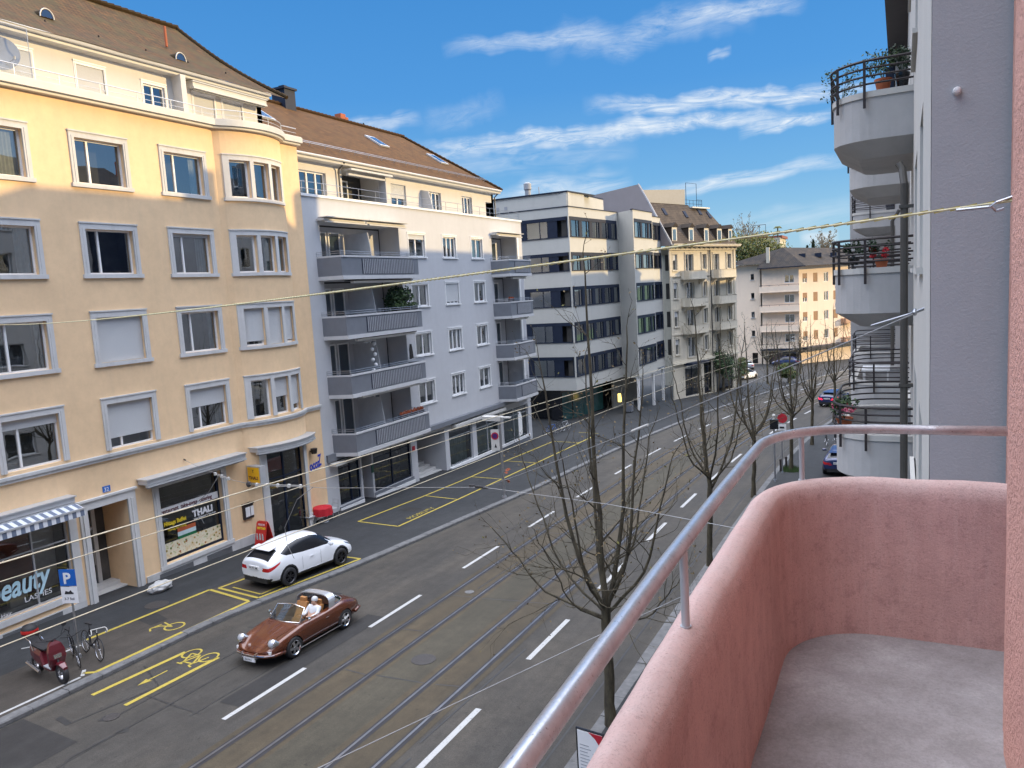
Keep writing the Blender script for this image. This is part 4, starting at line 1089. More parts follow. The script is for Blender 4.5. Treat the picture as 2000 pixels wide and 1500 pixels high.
for i in range(nx):
    t0, t1 = i / nx, (i + 1) / nx
    ye0, ye1 = 51.75 - 2.9 * t0, 51.75 - 2.9 * t1
    roofface(mb, [gr(t0, 28.9), gr(t0, ye0), gr(t1, ye1), gr(t1, 28.9)])
    roofface(mb, [gr(t0, ye0), (-39.65 + 6.65 * t0, ye0, 7.45 + 4.4 * t0), (-39.65 + 6.65 * t1, ye1, 7.45 + 4.4 * t1), gr(t1, ye1)])
    roofface(mb, [(-39.65 + 6.65 * t0, ye0, 7.45 + 4.4 * t0), (-39.65 + 6.65 * t0, 28.9, 7.45 + 4.4 * t0), (-39.65 + 6.65 * t1, 28.9, 7.45 + 4.4 * t1), (-39.65 + 6.65 * t1, ye1, 7.45 + 4.4 * t1)])
grf = mb.build('roof', 'browntiles', gb, fix=False)
mb = MB()
for i in range(56): mb.tube([(-33, 29 + i * .36, 11.88), (-33, 29.37 + i * .36, 11.91)], [.11, .13], 8)
for i in range(24):
    a, b = gr(i / 24, 51.75 - 2.9 * i / 24), gr((i + 1) / 24, 51.75 - 2.9 * (i + 1) / 24)
    mb.tube([(a[0], a[1], a[2] + .05), (b[0], b[1], b[2] + .07)], [.09, .11], 8)
mb.build('ridge_tiles', 'browntiles', grf)
mb = MB(); mb.prism([(29.3, 7.4), (29.3, 7.4)], lambda p: p, lambda p: p) if False else None
mb.box((-33.6, 36.4, 10.8), (-32.6, 37.3, 12.75)); mb.box((-33.7, 36.3, 12.75), (-32.5, 37.4, 12.87)); mb.box((-33.3, 36.7, 12.87), (-32.9, 37.0, 13.05)); mb.build('chimney', 'darkframe', grf)
pieces('chimney', 'terracotta', grf, [((-33.5, 42.0, 11.5), (-33.0, 42.5, 12.35)), ((-33.4, 42.6, 11.5), (-33.05, 42.85, 12.2))])
mb = MB(); mb.tube([(-33, 44.4, 11.7), (-33, 44.4, 12.1)], .06, 6); mb.build('vent_pipe', 'darkframe', grf)
for y, t in ((31.4, .52), (41.7, .52), (49.5 - 1.6, .42)):
    mb = MB(); q = [gr(t, y), gr(t, y + 1.0), gr(t + .18, y + 1.0), gr(t + .18, y)]
    mb.prism(q, lambda p: (p[0], p[1], p[2] + .02), lambda p: (p[0] + .05, p[1], p[2] + .1)); w_ = mb.build('skylight', 'alu', grf)
    mb = MB(); c_ = sum((Vector(p) for p in q), Vector()) / 4
    mb.face([tuple(c_ + (Vector(p) - c_) * .8 + Vector((.06, 0, .11))) for p in q]); mb.build('pane', 'glass', w_, fix=False)
mb = MB()
for z in (.14, .17): mb.tube([(gr(z, 29)[0] + .1, 29, gr(z, 29)[2] + .15), (gr(z, 51)[0] + .1, 51.0, gr(z, 51)[2] + .15)], .018, 5)
for i in range(18): p = gr(.15, 29.5 + i * 1.25); mb.tube([p, (p[0] + .1, p[1], p[2] + .22)], .018, 4)
mb.build('snow_guard', 'metal', grf)
# wall lamp on the corner and small goods on balconies come later
# ------------------------------------------------------------------ white office building with ribbon windows
ob = thing('office_building', (-25.66, 62.6, gz(62)), 'white office building with dark ribbon windows and a stepped front', 'building')
FL = Frame(-25.66, 62.6, 1.06, 9.8)           # street front, left part
FR = Frame(-22.56, 70.9, .5, 9.0)             # street front, right part
FS = Frame(-39.66, 62.6, 1, 0)                # side wall facing the gap; u = 0..14
rib = [(4.42, 6.2), (1.5, 3.14), (-1.6, .15), (-4.75, -2.96), (-7.8, -6.0)]
mb = MB()
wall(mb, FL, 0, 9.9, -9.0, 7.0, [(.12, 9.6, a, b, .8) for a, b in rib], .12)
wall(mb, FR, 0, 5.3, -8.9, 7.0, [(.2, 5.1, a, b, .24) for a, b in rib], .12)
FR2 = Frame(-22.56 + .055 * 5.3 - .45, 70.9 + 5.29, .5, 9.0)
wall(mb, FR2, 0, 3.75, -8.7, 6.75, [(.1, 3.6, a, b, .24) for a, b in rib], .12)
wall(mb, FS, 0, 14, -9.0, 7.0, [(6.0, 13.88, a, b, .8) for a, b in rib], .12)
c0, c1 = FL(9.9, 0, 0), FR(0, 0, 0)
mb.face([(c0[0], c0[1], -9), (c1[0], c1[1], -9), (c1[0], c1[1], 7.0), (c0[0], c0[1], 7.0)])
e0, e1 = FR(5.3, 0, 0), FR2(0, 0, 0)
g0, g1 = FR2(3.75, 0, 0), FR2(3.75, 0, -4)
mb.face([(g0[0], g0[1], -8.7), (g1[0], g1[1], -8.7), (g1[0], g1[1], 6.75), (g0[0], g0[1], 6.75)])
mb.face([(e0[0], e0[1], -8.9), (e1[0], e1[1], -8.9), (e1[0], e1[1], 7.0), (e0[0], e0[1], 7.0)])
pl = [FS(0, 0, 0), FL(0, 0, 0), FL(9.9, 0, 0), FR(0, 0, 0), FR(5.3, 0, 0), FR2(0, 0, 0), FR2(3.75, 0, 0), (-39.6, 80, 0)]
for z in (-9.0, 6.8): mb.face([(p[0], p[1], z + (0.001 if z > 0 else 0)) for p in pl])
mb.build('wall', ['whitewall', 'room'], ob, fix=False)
mb = MB()
for f, L_ in ((FS, 14), (FL, 9.9), (FR, 5.3)): mb.box((0, 7.0, -.25), (L_, 7.08, .05), f)
mb.box((0, 6.75, -.25), (3.75, 6.83, .05), FR2); mb.build('parapet_coping', 'darkframe', ob)
rnd = random.Random(11)
M['sideblind'] = plain('greenish_blind', (.16, .18, .12), .9, 0, .2, 1)
def ribbon(fr, a, b, z0, z1, pat, side=False):
    mb = MB(); d0, d1 = -.12, .03
    mb.box((a, z0, d0), (b, z0 + .08, d1 + .03), fr); mb.box((a, z1 - .30, d0), (b, z1, d1), fr)
    mb.box((a, z0, d0), (a + .08, z1, d1), fr); mb.box((b - .08, z0, d0), (b, z1, d1), fr)
    gl = []
    u = a + .08
    for k, (w_, solid) in enumerate(pat):
        if solid: mb.box((u, z0 + .08, d0), (u + w_, z1 - .3, d1 - .03), fr)
        else:
            mb.box((u + w_ - .05, z0 + .08, d0), (u + w_, z1 - .3, d1 - .05), fr); gl.append((u, u + w_ - .05))
        u += w_
        if u > b - .12: break
    w = mb.build('window', 'darkframe' if side or rnd.random() < 2 else 'alu', ob)
    p = MB()
    for (x0_, x1_) in gl:
        x1_ = min(x1_, b - .08); p.face([fr(x0_, z0 + .08, -.07), fr(x1_, z0 + .08, -.07), fr(x1_, z1 - .3, -.07), fr(x0_, z1 - .3, -.07)])
    p.build('pane', 'glass', w, fix=False)
    c = MB()
    for (x0_, x1_) in gl:
        if rnd.random() < (.12 if side else .35): c.face([fr(x0_, z0 + .08, -.2), fr(x1_, z0 + .08, -.2), fr(x1_, z1 - .3, -.2), fr(x0_, z1 - .3, -.2)])
    if c.f: c.build('blind', 'sideblind' if side else 'curtain', w, fix=False)
for i, (z0, z1) in enumerate(rib):
    ribbon(FL, .12, 9.6, z0, z1, [(.25, 1), (1.0, 0), (.45, 0), (.3, 1)] * 6)
    ribbon(FR, .2, 5.1, z0, z1, [(.15, 1), (1.1, 0), (.45, 0), (.3, 1)] * 4)
    ribbon(FR2, .1, 3.6, z0, z1, [(.7, 0), (.4, 0), (.2, 1)] * 4)
    ribbon(FS, 6.0, 13.88, z0, z1, [(1.1, 1), (1.25, 0), (.75, 0), (.75, 1), (1.3, 0), (.75, 0), (.9, 1)], True)
# penthouse
mb = MB(); mb.box((5.5, 6.9, -9), (13.99, 8.25, -.12), FS); FP = Frame(-25.66, 62.6, 1.06, 9.8); mb.box((0.02, 6.9, -6), (3.3, 8.24, -.1), FL)
mb.box((4.8, 6.9, -1.5), (6.3, 8.6, -.2), FS); mb.build('penthouse', 'whitewall', ob)
mb = MB(); mb.box((6.2, 8.25, -9), (14.0, 8.38, -.02), FS); mb.box((-.02, 8.26, -6), (5.2, 8.37, .0), FL); mb.build('penthouse_roof', 'darkframe', ob)
mb = MB(); mb.tube([FS(9.8, 8.2, -1), FS(9.8, 8.9, -1), FS(9.8, 9.0, -1), FS(9.8, 9.5, -1), FS(9.8, 9.6, -1)], [.26, .26, .34, .34, .2], 12); mb.tube([FS(10.9, 8.2, -1), FS(10.9, 9.1, -1)], .04, 6)
for a, b in ((7.0, 7.3), (7.8, 8.1)): mb.box((a, 7.3, -.14), (b, 7.6, -.09), FS)
mb.build('flue', 'midgrey', ob)
# recessed ground floor
mb = MB()
FLb = Frame(-27.4, 62.9, 1.06, 9.8); FSb = Frame(-39, 64.2, 1, 0)
mb.box((0, -13, -1), (16.3, -9.0, 0), FLb); mb.box((0, -13, -1), (11.5, -9, 0), FSb); mb.build('ground_floor', 'blackgloss', ob)
for a, b in ((.2, 2.0), (2.2, 5.6), (5.8, 8.4)):
    mb = MB(); mb.face([FLb(a, -12.0, .03), FLb(b, -12.0, .03), FLb(b, -9.3, .03), FLb(a, -9.3, .03)]); mb.build('shop_window', plain('teal_shopfront', (.025, .075, .075), .15, 0, .3, 1), ob, fix=False)
for f, a in ((FR, .1), (FR, 4.3), (FR2, 3.3)):
    mb = MB(); mb.box((a, -13, -.3), (a + .22, -8.9, -.08), f); mb.build('column', 'white', ob)
mb = MB(); mb.box((.6, -13, -3.2), (4.1, -8.95, -3.0), FR); mb.build('shutter_door', 'garage', ob)
mb = MB(); mb.box((-.3, -13, -3.2), (3.2, -8.95, -3.0), FR2); mb.build('shutter_door', 'garage', ob)
mb = MB(); p_ = FR(-1.2, -11.0, -1.6); mb.box((p_[0] - .15, p_[1] - .1, -11.1), (p_[0] + .15, p_[1] + .1, -10.3)); mb.build('lamp', 'lamp', ob)

# ------------------------------------------------------------------ old cream building with mansard roof
FO = Frame(-21.7, 79.8, 4.3, 12.9)
cb = thing('mansard_building', (-21.7, 79.8, gz(80)), 'ornate cream stone building with balconies and steep dormered mansard roof', 'building')
ops = []; ow_ = []
for r in range(4):
    t = 2.9 - 2.98 * r; b_ = 1.25 - 2.98 * r
    for (a, b) in ((.65, 1.45), (3.1, 4.6), (6.4, 7.3), (8.75, 9.95), (11.7, 12.6)):
        ops.append((a, b, b_ - (.5 if a in (3.1, 8.75) else 0), t)); ow_.append((a, b, b_ - (.5 if a in (3.1, 8.75) else 0), t, r))
ops += [(2.4, 5.4, -12.4, -8.9, 1.5), (6.2, 8.0, -12.6, -8.9, 1.5), (8.8, 12.6, -12.8, -8.9, 1.5)]
mb = MB(); wall(mb, FO, 0, 13.62, -13.4, 3.75, ops, .2); mb.box((13.3, -13.4, -10), (13.6, 3.75, -.01), FO); mb.box((0, 3.5, -10), (13.6, 3.6, -.1), FO); mb.build('wall', ['cream', 'room'], cb)
for a, b, z0, z1, r in ow_:
    window(cb, FO, a, b, z0, z1, mull=(.5,) if b - a > .85 else (), depth=.2, frame='offwhite', surround=(.16, .08), surmat='cream', sill=(.15, .1, .12), sillmat='cream', shutter=(.0 if (a > 3) else .35) or None)
mb = MB()
for z in (-8.55, -5.6, .55): mb.box((-.05, z, -.02), (13.66, z + .16, .14), FO)
mb.box((-.05, -8.75, -.02), (13.66, -8.55, .3), FO)
for u in (0, 7.75, 13.2): mb.box((u, -13.3, -.02), (u + .4, 3.3, .1), FO)
z = -13.0
while z < 3.3: 
    mb.box((0.4, z, -.02), (.62, z + .28, .045), FO); z += .6
mb.build('mouldings', 'cream', cb)
mb = MB(); mb.box((-.1, 3.7, -.3), (13.75, 3.86, .75), FO); mb.box((-.1, 3.35, -.02), (13.7, 3.5, .2), FO); mb.box((-.1, 3.86, -.3), (13.78, 3.95, .82), FO)
for i in range(15): mb.prism([(0, 0), (.6, .42), (0, .42)], lambda p: FO(.1 + i * .95, 3.3 + p[1], p[0]), lambda p: FO(.24 + i * .95, 3.3 + p[1], p[0]))
mb.build('cornice', 'cream', cb)
for r in range(3):
    for (a, b) in ((2.0, 6.2), (8.0, 12.6)):
        fl = .35 - 2.9 * r
        mb = MB(); n_ = 14
        pts = [(a + (b - a) * i / n_, .25 + .95 * (1 - (2 * i / n_ - 1) ** 6) * (1 if r or a > 5 else 1)) for i in range(n_ + 1)]
        for (u, d), (u2, d2) in zip(pts, pts[1:]):
            mb.face([FO(u, fl, d), FO(u2, fl, d2), FO(u2, fl + .8, d2), FO(u, fl + .8, d)]); mb.face([FO(u, fl, d - .1), FO(u2, fl, d2 - .1), FO(u2, fl + .8, d2 - .1), FO(u, fl + .8, d - .1)])
            for z in (fl, fl + .8): mb.face([FO(u, z, d - .1 if z > fl else 0), FO(u2, z, d2 - .1 if z > fl else 0), FO(u2, z, d2 + .04), FO(u, z, d + .04)])
            mb.face([FO(u, fl - .14, 0), FO(u2, fl - .14, 0), FO(u2, fl - .14, d2 + .04), FO(u, fl - .14, d + .04)])
            mb.face([FO(u, fl - .14, d + .04), FO(u2, fl - .14, d2 + .04), FO(u2, fl, d2 + .04), FO(u, fl, d + .04)])
        mb.face([FO(pts[0][0], fl - .14, 0), FO(pts[0][0], fl + .8, 0), FO(pts[0][0], fl + .8, pts[0][1]), FO(pts[0][0], fl - .14, pts[0][1])])
        mb.box((pts[0][0] + .1, fl - .14, .2), (pts[0][0] + .14, fl + .8, 1.1), FO)
        bo = mb.build('balcony', 'cream', cb, fix=False)
        mb = MB()
        for u in (a + .35, b - .5): mb.prism([(0, 0), (.8, .6), (0, .6)], lambda p: FO(u, fl - .74 + p[1], p[0]), lambda p: FO(u + .25, fl - .74 + p[1], p[0]))
        mb.build('bracket', 'cream', bo)
for (a, b) in ((2.4, 5.4), (6.2, 8.0), (8.8, 12.6)):
    shopwin(cb, FO, a, b, -12.4, -8.9, (.5,), .8)
mb = MB(); mb.box((2.2, -8.95, 0), (5.6, -8.7, 1.1), FO); mb.build('awning', 'darkframe', cb)
# mansard
mb = MB()
def mo(u, t): return FO(u, 3.95 + 4.6 * t, .35 - 2.9 * t - 0.25 * sin(pi * t) * 0)
for i in range(8):
    t0, t1 = i / 8, (i + 1) / 8
    roofface(mb, [mo(0, t0), mo(8.1, t0), mo(8.1, t1), mo(0, t1)]); roofface(mb, [mo(8.1, t0 * .92), mo(13.7 - 2.2 * t0, t0 * .92), mo(13.7 - 2.2 * t1, t1 * .92), mo(8.1, t1 * .92)])
    roofface(mb, [mo(13.7 - 2.2 * t0, t0 * .92), FO(13.7 - 2.2 * t0, 3.95 + 4.6 * t0 * .92, -9), FO(13.7 - 2.2 * t1, 3.95 + 4.6 * t1 * .92, -9), mo(13.7 - 2.2 * t1, t1 * .92)])
roofface(mb, [FO(0, 8.55, -2.5), FO(8.1, 8.55, -2.5), FO(8.1, 8.9, -9), FO(0, 8.9, -9)]); roofface(mb, [FO(8.1, 8.2, -2.2), FO(11.7, 8.2, -2.2), FO(11.7, 8.3, -9), FO(8.1, 8.3, -9)])
orf = mb.build('roof', 'slate', cb, fix=False)
mb = MB(); mb.prism([(.55, 3.8), (.45, 4.1), (-2.3, 8.9), (-3.3, 10.5), (-9.5, 10.15), (-9.5, 3.8)], lambda p: FO(-.28, p[1], p[0]), lambda p: FO(.05, p[1], p[0])); mb.build('party_wall', plain('taupe_render', (.20, .18, .185), .9, 0, .05, 1), cb)
mb = MB(); mb.prism([(.60, 3.9), (.52, 4.2), (-2.25, 8.98), (-3.26, 10.58), (-3.36, 10.50), (-2.36, 8.92), (.50, 3.9)], lambda p: FO(-.31, p[1], p[0]), lambda p: FO(-.20, p[1], p[0])); mb.build('verge', 'midgrey', cb)
mb = MB(); mb.box((.1, 8.5, -6), (8.0, 9.3, -2.9), FO); mb.prism([(0.1, 9.25), (8.2, 9.25), (8.2, 10.35), (.1, 9.9)], lambda p: FO(p[0], p[1], -3.0), lambda p: FO(p[0], p[1], -6)); mb.build('roof_house', 'greypanel', cb)
mb = MB(); mb.box((8.1, 8.2, -2.6), (11.8, 8.34, -2.0), FO); mb.build('gutter', 'offwhite', cb)
mb = MB()
for a, b, z0, z1 in ((8.4, 10.6, 8.3, 11.1), (10.6, 11.7, 8.3, 9.3)):
    mb.tube([FO(a, z0, -3), FO(a, z1, -3), FO(b, z1, -3), FO(b, z0, -3)], .03, 4)
    for k in range(3): mb.tube([FO(a + (b - a) * k / 3, z0, -3), FO(a + (b - a) * k / 3, 9.2, -3)], .02, 4)
mb.tube([FO(8.2, 9.2, -3), FO(11.7, 9.2, -3)], .02, 4); mb.tube([FO(8.2, 8.8, -3), FO(11.7, 8.8, -3)], .02, 4)
mb.build('roof_railing', 'darkframe', cb)
for (u, w_) in ((.6, .9), (3.8, .95), (6.9, .9), (9.6, 1.0), (12.1, .8)):
    mb = MB(); mb.box((u, 4.0, -2.4), (u + w_, 5.75, .12), FO, 0)
    mb.prism([(-.12, 5.75), (w_ + .12, 5.75), (w_ * .5, 6.2)], lambda p: FO(u + p[0], p[1], .3), lambda p: FO(u + p[0], p[1], -3), 1)
    dm = mb.build('dormer', ['offwhite', 'slate'], orf)
    mb = MB(); mb.box((u - .03, 4.0, -2.4), (u, 5.74, .1), FO); mb.build('dormer_cheek', 'slate', dm)
    mb = MB(); mb.face([FO(u + .15, 4.35, .13), FO(u + w_ - .15, 4.35, .13), FO(u + w_ - .15, 5.5, .13), FO(u + .15, 5.5, .13)]); mb.build('pane', 'darkglass' if u > 9 else 'glass', dm, fix=False)
for u, t in ((2.1, .7), (6.0, .66), (9.3, .75), (11.0, .68)):
    mb = MB(); q = [mo(u, t), mo(u + .5, t), mo(u + .5, t + .16), mo(u, t + .16)]; mb.prism(q, lambda p: p, lambda p: (p[0] + .06, p[1], p[2] + .06)); mb.build('skylight', 'darkframe', orf)
mb = MB(); mb.tube([FO(7.95, -13, .16), FO(7.95, 3.4, .16)], .06, 6); mb.build('downpipe', 'pipebrown', cb)

# ------------------------------------------------------------------ cream apartment house facing up the street
fb = thing('corner_building', (-17, 131, gz(131)), 'cream corner apartment house with hipped roof and bands of balconies', 'building')
FF = Frame(-20.4, 131, 1, 0); FW = Frame(-26.5, 131.6, 1, 0); FE = Frame(-14.7, 131, .62, 1)
ops = []; fw_ = []
for r in range(4):
    z = .15 - 3.17 * r; ops.append((3.5, 5.0, z - 1.3, z, 1)); fw_.append((FF, 3.5, 5.0, z - 1.3, z))
ops.append((.9, 5.6, -14.3, -11.9, 1.2))
mb = MB(); wall(mb, FF, 0, 5.7, -15, 1.5, ops, .15)
wo = [(4.3, 4.8, -.35 - 3.1 * r, .6 - 3.1 * r, .8) for r in range(4)] + [(4.3, 5.2, -14.2, -12.4, .8)]
wall(mb, FW, 0, 6.1, -15, 2.05, wo, .15); mb.box((5.8, -15, -.6), (6.1, 2.05, .0), FW)
ops = []
for r in range(4):
    for u in (.9, 3.5, 6.2, 8.6, 14, 17): ops.append((u, u + 1.1, -1.3 - 3.1 * r, .2 - 3.1 * r, .8)); fw_.append((FE, u, u + 1.1, -1.3 - 3.1 * r, .2 - 3.1 * r))
wall(mb, FE, 0, 24, -15.5, 1.5, ops, .15); mb.build('wall', ['farcream', 'room'], fb)
for i, (f, a, b, z0, z1) in enumerate(fw_):
    sh = f is FE and i % 3 != 0
    window(fb, f, a, b, z0, z1, mull=(.5,), depth=.15, shutter=.95 if sh and i % 2 else (.5 if sh else None), shmat='brownshutter', fw=.08, mw=.1)
for r in range(4):
    window(fb, FW, 4.3, 4.8, -.35 - 3.1 * r, .6 - 3.1 * r, mull=(), frame='darkframe', sill=(.15, .12, .15), depth=.15)
    fl = -2.45 - 3.17 * r
    mb = MB(); mb.box((-.25, fl, .95), (5.9, fl + .85, 1.05), FF); mb.box((-.25, fl - .12, .0), (5.9, fl, 1.1), FF); mb.box((5.8, fl, .0), (5.9, fl + .85, .95), FF); mb.box((-.25, fl, 0), (-.15, fl + .85, .95), FF)
    bo = mb.build('balcony', 'farcream', fb); mb = MB(); mb.tube([FF(-.2, fl + 1.05, 1.0), FF(5.85, fl + 1.05, 1.0)], .03, 5)
    for k in range(5): mb.tube([FF(-.2 + k * 1.5, fl + .8, 1.0), FF(-.2 + k * 1.5, fl + 1.05, 1.0)], .025, 4)
    mb.build('railing', 'darkframe', bo)
    mb = MB(); mb.box((10.5, fl + .3, 0), (13.2, fl + 1.15, 1.0), FE); mb.build('balcony', plain('peach_panel', (.50, .30, .19), .8), fb)
mb = MB(); mb.box((-.2, -11.9, .0), (6.2, -11.6, 1.6), FF); mb.box((0, -11.9, 0), (24, -11.6, 1.6), FE); mb.build('canopy', 'darkframe', fb)
shopwin(fb, FF, .9, 5.6, -14.3, -11.9, (.4,), .8); mb = MB(); mb.box((1.1, -14.2, -.8), (2.9, -12.1, -.7), FF); mb.build('shop_display', plain('pink_display', (.42, .20, .18), .8), fb)
text('G', FE, 12.0, -11.5, 1.65, 1.1, 'signwhite', fb, 'lettering', bold=.02)
mb = MB()
A_, B_, C_ = (-20.9, 129.8, 1.45), (-13.6, 129.8, 1.4), (-17.4, 134, 4.6)
E2_ = FE(24, 1.45, 1.0)
roofface(mb, [A_, B_, C_]); ap = (-14.0, 139.5, 4.4)
roofface(mb, [B_, E2_, (E2_[0] - 6, E2_[1] + 3, 4.2), C_])
roofface(mb, [(-27, 130.7, 2.1), (-20.6, 130.5, 2.1), C_]); roofface(mb, [(-27, 130.7, 2.1), C_, (-20, 145, 4), (-30, 150, 2.1)]); roofface(mb, [C_, (E2_[0] - 6, E2_[1] + 3, 4.2), (-20, 150, 2)])
roofface(mb, [A_, C_, (-20.6, 130.5, 2.1)])
fr_ = mb.build('roof', 'darkslate', fb, fix=False)
mb = MB(); mb.box((-20.9, 129.8, 1.3), (-13.6, 131, 1.44)); mb.build('eaves', 'darkframe', fb)
mb = MB(); mb.box((-19.6, 130.8, 1.4), (-19.1, 131.3, 4.7)); mb.build('chimney', 'cream', fr_)
for u in (3, 7, 11):
    p = FE(u, 3.0, -1.6); mb = MB(); mb.box((p[0] - .5, p[1] - .5, 2.7), (p[0] + .5, p[1] + .5, 3.4)); mb.build('roof_vent', 'darkframe', fr_)
# houses up on the hill
h1 = thing('terrace_house', (-28, 190, 4), 'distant house on the hill with glazed roof terrace behind bare trees', 'house')
mb = MB(); mb.box((-35, 190, 0), (-25.3, 200, 8.9)); mb.build('wall', 'cream', h1)
mb = MB(); mb.prism([(190, 8.8), (190, 9.4), (200, 9.4), (200, 8.8)], lambda p: (-35.3, p[0] - .5, p[1]), lambda p: (-24.9, p[0] + .5, p[1])); mb.build('roof', plain('rust_roof', (.22, .07, .045), .8), h1)
mb = MB()
for x in (-31.5, -30, -28.6): mb.tube([(x, 191, 9.4), (x, 191, 12.2)], .05, 4)
mb.tube([(-31.5, 191, 12.2), (-28.6, 191, 12.2)], .06, 4); mb.build('terrace_frame', 'darkframe', h1)
h2 = thing('gabled_house', (-16, 190, 2), 'distant pale gabled house with round window beside the grey balconies', 'house')
mb = MB(); mb.prism([(-18.5, -4), (-18.5, 2.6), (-16.2, 5.2), (-13.5, 2.8), (-13.5, -4)], lambda p: (p[0], 185, p[1]), lambda p: (p[0], 196, p[1])); mb.build('wall', 'offwhite', h2)
mb = MB(); mb.lathe([(0, 0), (.9, 0), (.9, .1), (0, .1)], 16, Matrix.Translation((-16.0, 184.95, 2.9)) @ Matrix.Rotation(pi / 2, 4, 'X')); mb.build('window', 'darkframe', h2)

# ------------------------------------------------------------------ our side of the street
OX = .17
FN = Frame(OX, 0, 0, -1)           # u = -y, outwards = towards the street
nb = thing('grey_apartment_building', (OX, 15, gz(15)), 'grey rendered apartment building with rounded balconies and brown drainpipe', 'building')
ops = []; nw = []
for r in range(-3, 4):
    for (ya, yb_) in ((8.2, 9.6), (11.4, 13.4), (19.6, 20.9), (24.8, 26.2), (29, 31)):
        z0 = .0 + 2.97 * r; ops.append((-yb_, -ya, z0, z0 + 1.5)); nw.append((-yb_, -ya, z0, z0 + 1.5))
mb = MB(); wall(mb, FN, -47, -6, -11.5, 8.6, ops, .3); mb.build('facade', ['ourwhite', 'room'], nb)
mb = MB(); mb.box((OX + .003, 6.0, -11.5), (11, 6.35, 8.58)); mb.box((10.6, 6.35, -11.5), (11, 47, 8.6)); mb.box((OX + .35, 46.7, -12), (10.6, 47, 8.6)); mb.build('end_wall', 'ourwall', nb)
for a, b, z0, z1 in nw: window(nb, FN, a, b, z0, z1, mull=(.5,), depth=.3, fw=.07, sill=(.1, .06, .06), sillmat='ourwhite')
mb = MB()
def rs_(x, zr, y): return zr
prof = [(5.9, 10.2), (26.5, 10.2), (30.5, 11.7), (42.0, 11.7), (42.6, 10.9), (47, 10.9)]
for (y0_, z0_), (y1_, z1_) in zip(prof, prof[1:]):
    roofface(mb, [(-.45, y0_, 8.5), (-.45, y1_, 8.5), (5, y1_, z1_), (5, y0_, z0_)]); roofface(mb, [(11.5, y1_, 8.5), (11.5, y0_, 8.5), (5, y0_, z0_), (5, y1_, z1_)])
mb.face([(-.45, 5.9, 8.5), (5, 5.9, 10.2), (11.5, 5.9, 8.5)]); mb.face([(-.45, 47, 8.5), (5, 47, 10.9), (11.5, 47, 8.5)])
mb.build('roof', 'darkslate', nb, fix=False)
mb = MB(); mb.box((-.5, 5.9, 8.38), (OX, 47, 8.5)); mb.build('eaves', 'darkbrown', nb)
for y, h in ((37, 12.9), (43.4, 12.6)):
    mb = MB(); mb.box((4.5, y, 10), (5.6, y + 1.3, h)); mb.build('chimney', 'terracotta', nb)
def arc(cx, cy, r, a0, a1, k=8): return [(cx + r * cos(rad(a0 + (a1 - a0) * i / k)), cy + r * sin(rad(a0 + (a1 - a0) * i / k))) for i in range(k + 1)]
def round_balcony(y0_, y1_, x1_, xo, top, H=.8, rl=.5, r=.75, soffit=True, nrail=4):
    def plan(ins): return [(x1_, y0_ + ins)] + arc(xo + r, y0_ + r, r - ins, 270, 180) + arc(xo + r, y1_ - r, r - ins, 180, 90) + [(x1_, y1_ - ins)]
    def fixp(p): return p
    P0, P1, P2 = plan(0), plan(.12), plan(.42)
    mb = MB(); n_ = len(P0)
    for i in range(n_ - 1):
        a, b = P0[i], P0[i + 1]; c, d = P1[i], P1[i + 1]; e, f = P2[i], P2[i + 1]
        mb.face([(*a, top - H), (*b, top - H), (*b, top - .1), (*a, top - .1)])
        mb.face([(*c, top - H), (*d, top - H), (*d, top - .1), (*c, top - .1)])
        if soffit: mb.face([(*a, top - H), (*b, top - H), (*f, top - H - .26), (*e, top - H - .26)])
    zs_ = top - H - (.26 if soffit else 0)
    mb.face([(*p, zs_) for p in (P2 if soffit else P0)]); mb.face([(*p, top - H + .04) for p in P1])
    bo = mb.build('balcony', 'balcony_grey', nb, fix=False)
    mb = MB(); Q0, Q1 = plan(-.025), plan(.15)
    for i in range(n_ - 1):
        a, b, c, d = Q0[i], Q0[i + 1], Q1[i], Q1[i + 1]
        mb.face([(*a, top - .1), (*b, top - .1), (*b, top), (*a, top)]); mb.face([(*a, top), (*b, top), (*d, top), (*c, top)]); mb.face([(*c, top - .1), (*d, top - .1), (*d, top), (*c, top)]); mb.face([(*a, top - .1), (*b, top - .1), (*d, top - .1), (*c, top - .1)])
    mb.build('coping', 'ourwhite', bo)
    mb = MB(); Rp = plan(-.04)
    for k in range(nrail): mb.tube([(*p, top + rl - k * rl / nrail * 1.02) for p in Rp], .018 if k else .024, 6)
    for (x, y) in (((x1_ * .42 + xo * .58), y0_ - .05), (xo - .05, y0_ + 1.1), (xo - .05, y1_ - 1.1), (xo + .1, y0_ + .25)):
        mb.box((x - .022, y - .022, top - .28), (x + .022, y + .022, top + rl))
    mb.build('railing', 'darkbrown', bo)
    return bo
for k in range(4): round_balcony(15.0, 18.6, OX, -1.12, 3.04 - 2.99 * k)
for k in range(4): round_balcony(22.6, 26.4, OX, -1.28, 2.98 - 2.97 * k)
for k in range(4): round_balcony(36.0, 39.5, -.25, -1.88, 2.45 - 2.95 * k, H=.66, rl=.7, r=.5)
mb = MB(); mb.box((-.25, 35.4, -12), (.16, 47, 8.3)); mb.box((-2.2, 40.2, -12), (-.25, 44.5, 4.6)); mb.build('bay_wing', 'balcony_grey', nb)
mb = MB()
mb.tube([(-.05, 14.8, 1.75), (-.0, 14.75, 1.65), (.03, 14.62, 1.4), (.03, 14.62, -11)], .06, 10); mb.build('drainpipe', 'pipebrown', nb); mb = MB(); mb.tube([(-.35, 34.5, -12), (-.35, 34.5, 1.9), (-.1, 34.4, 2.3)], .07, 8)
mb.build('drainpipe', 'pipebrown', nb)
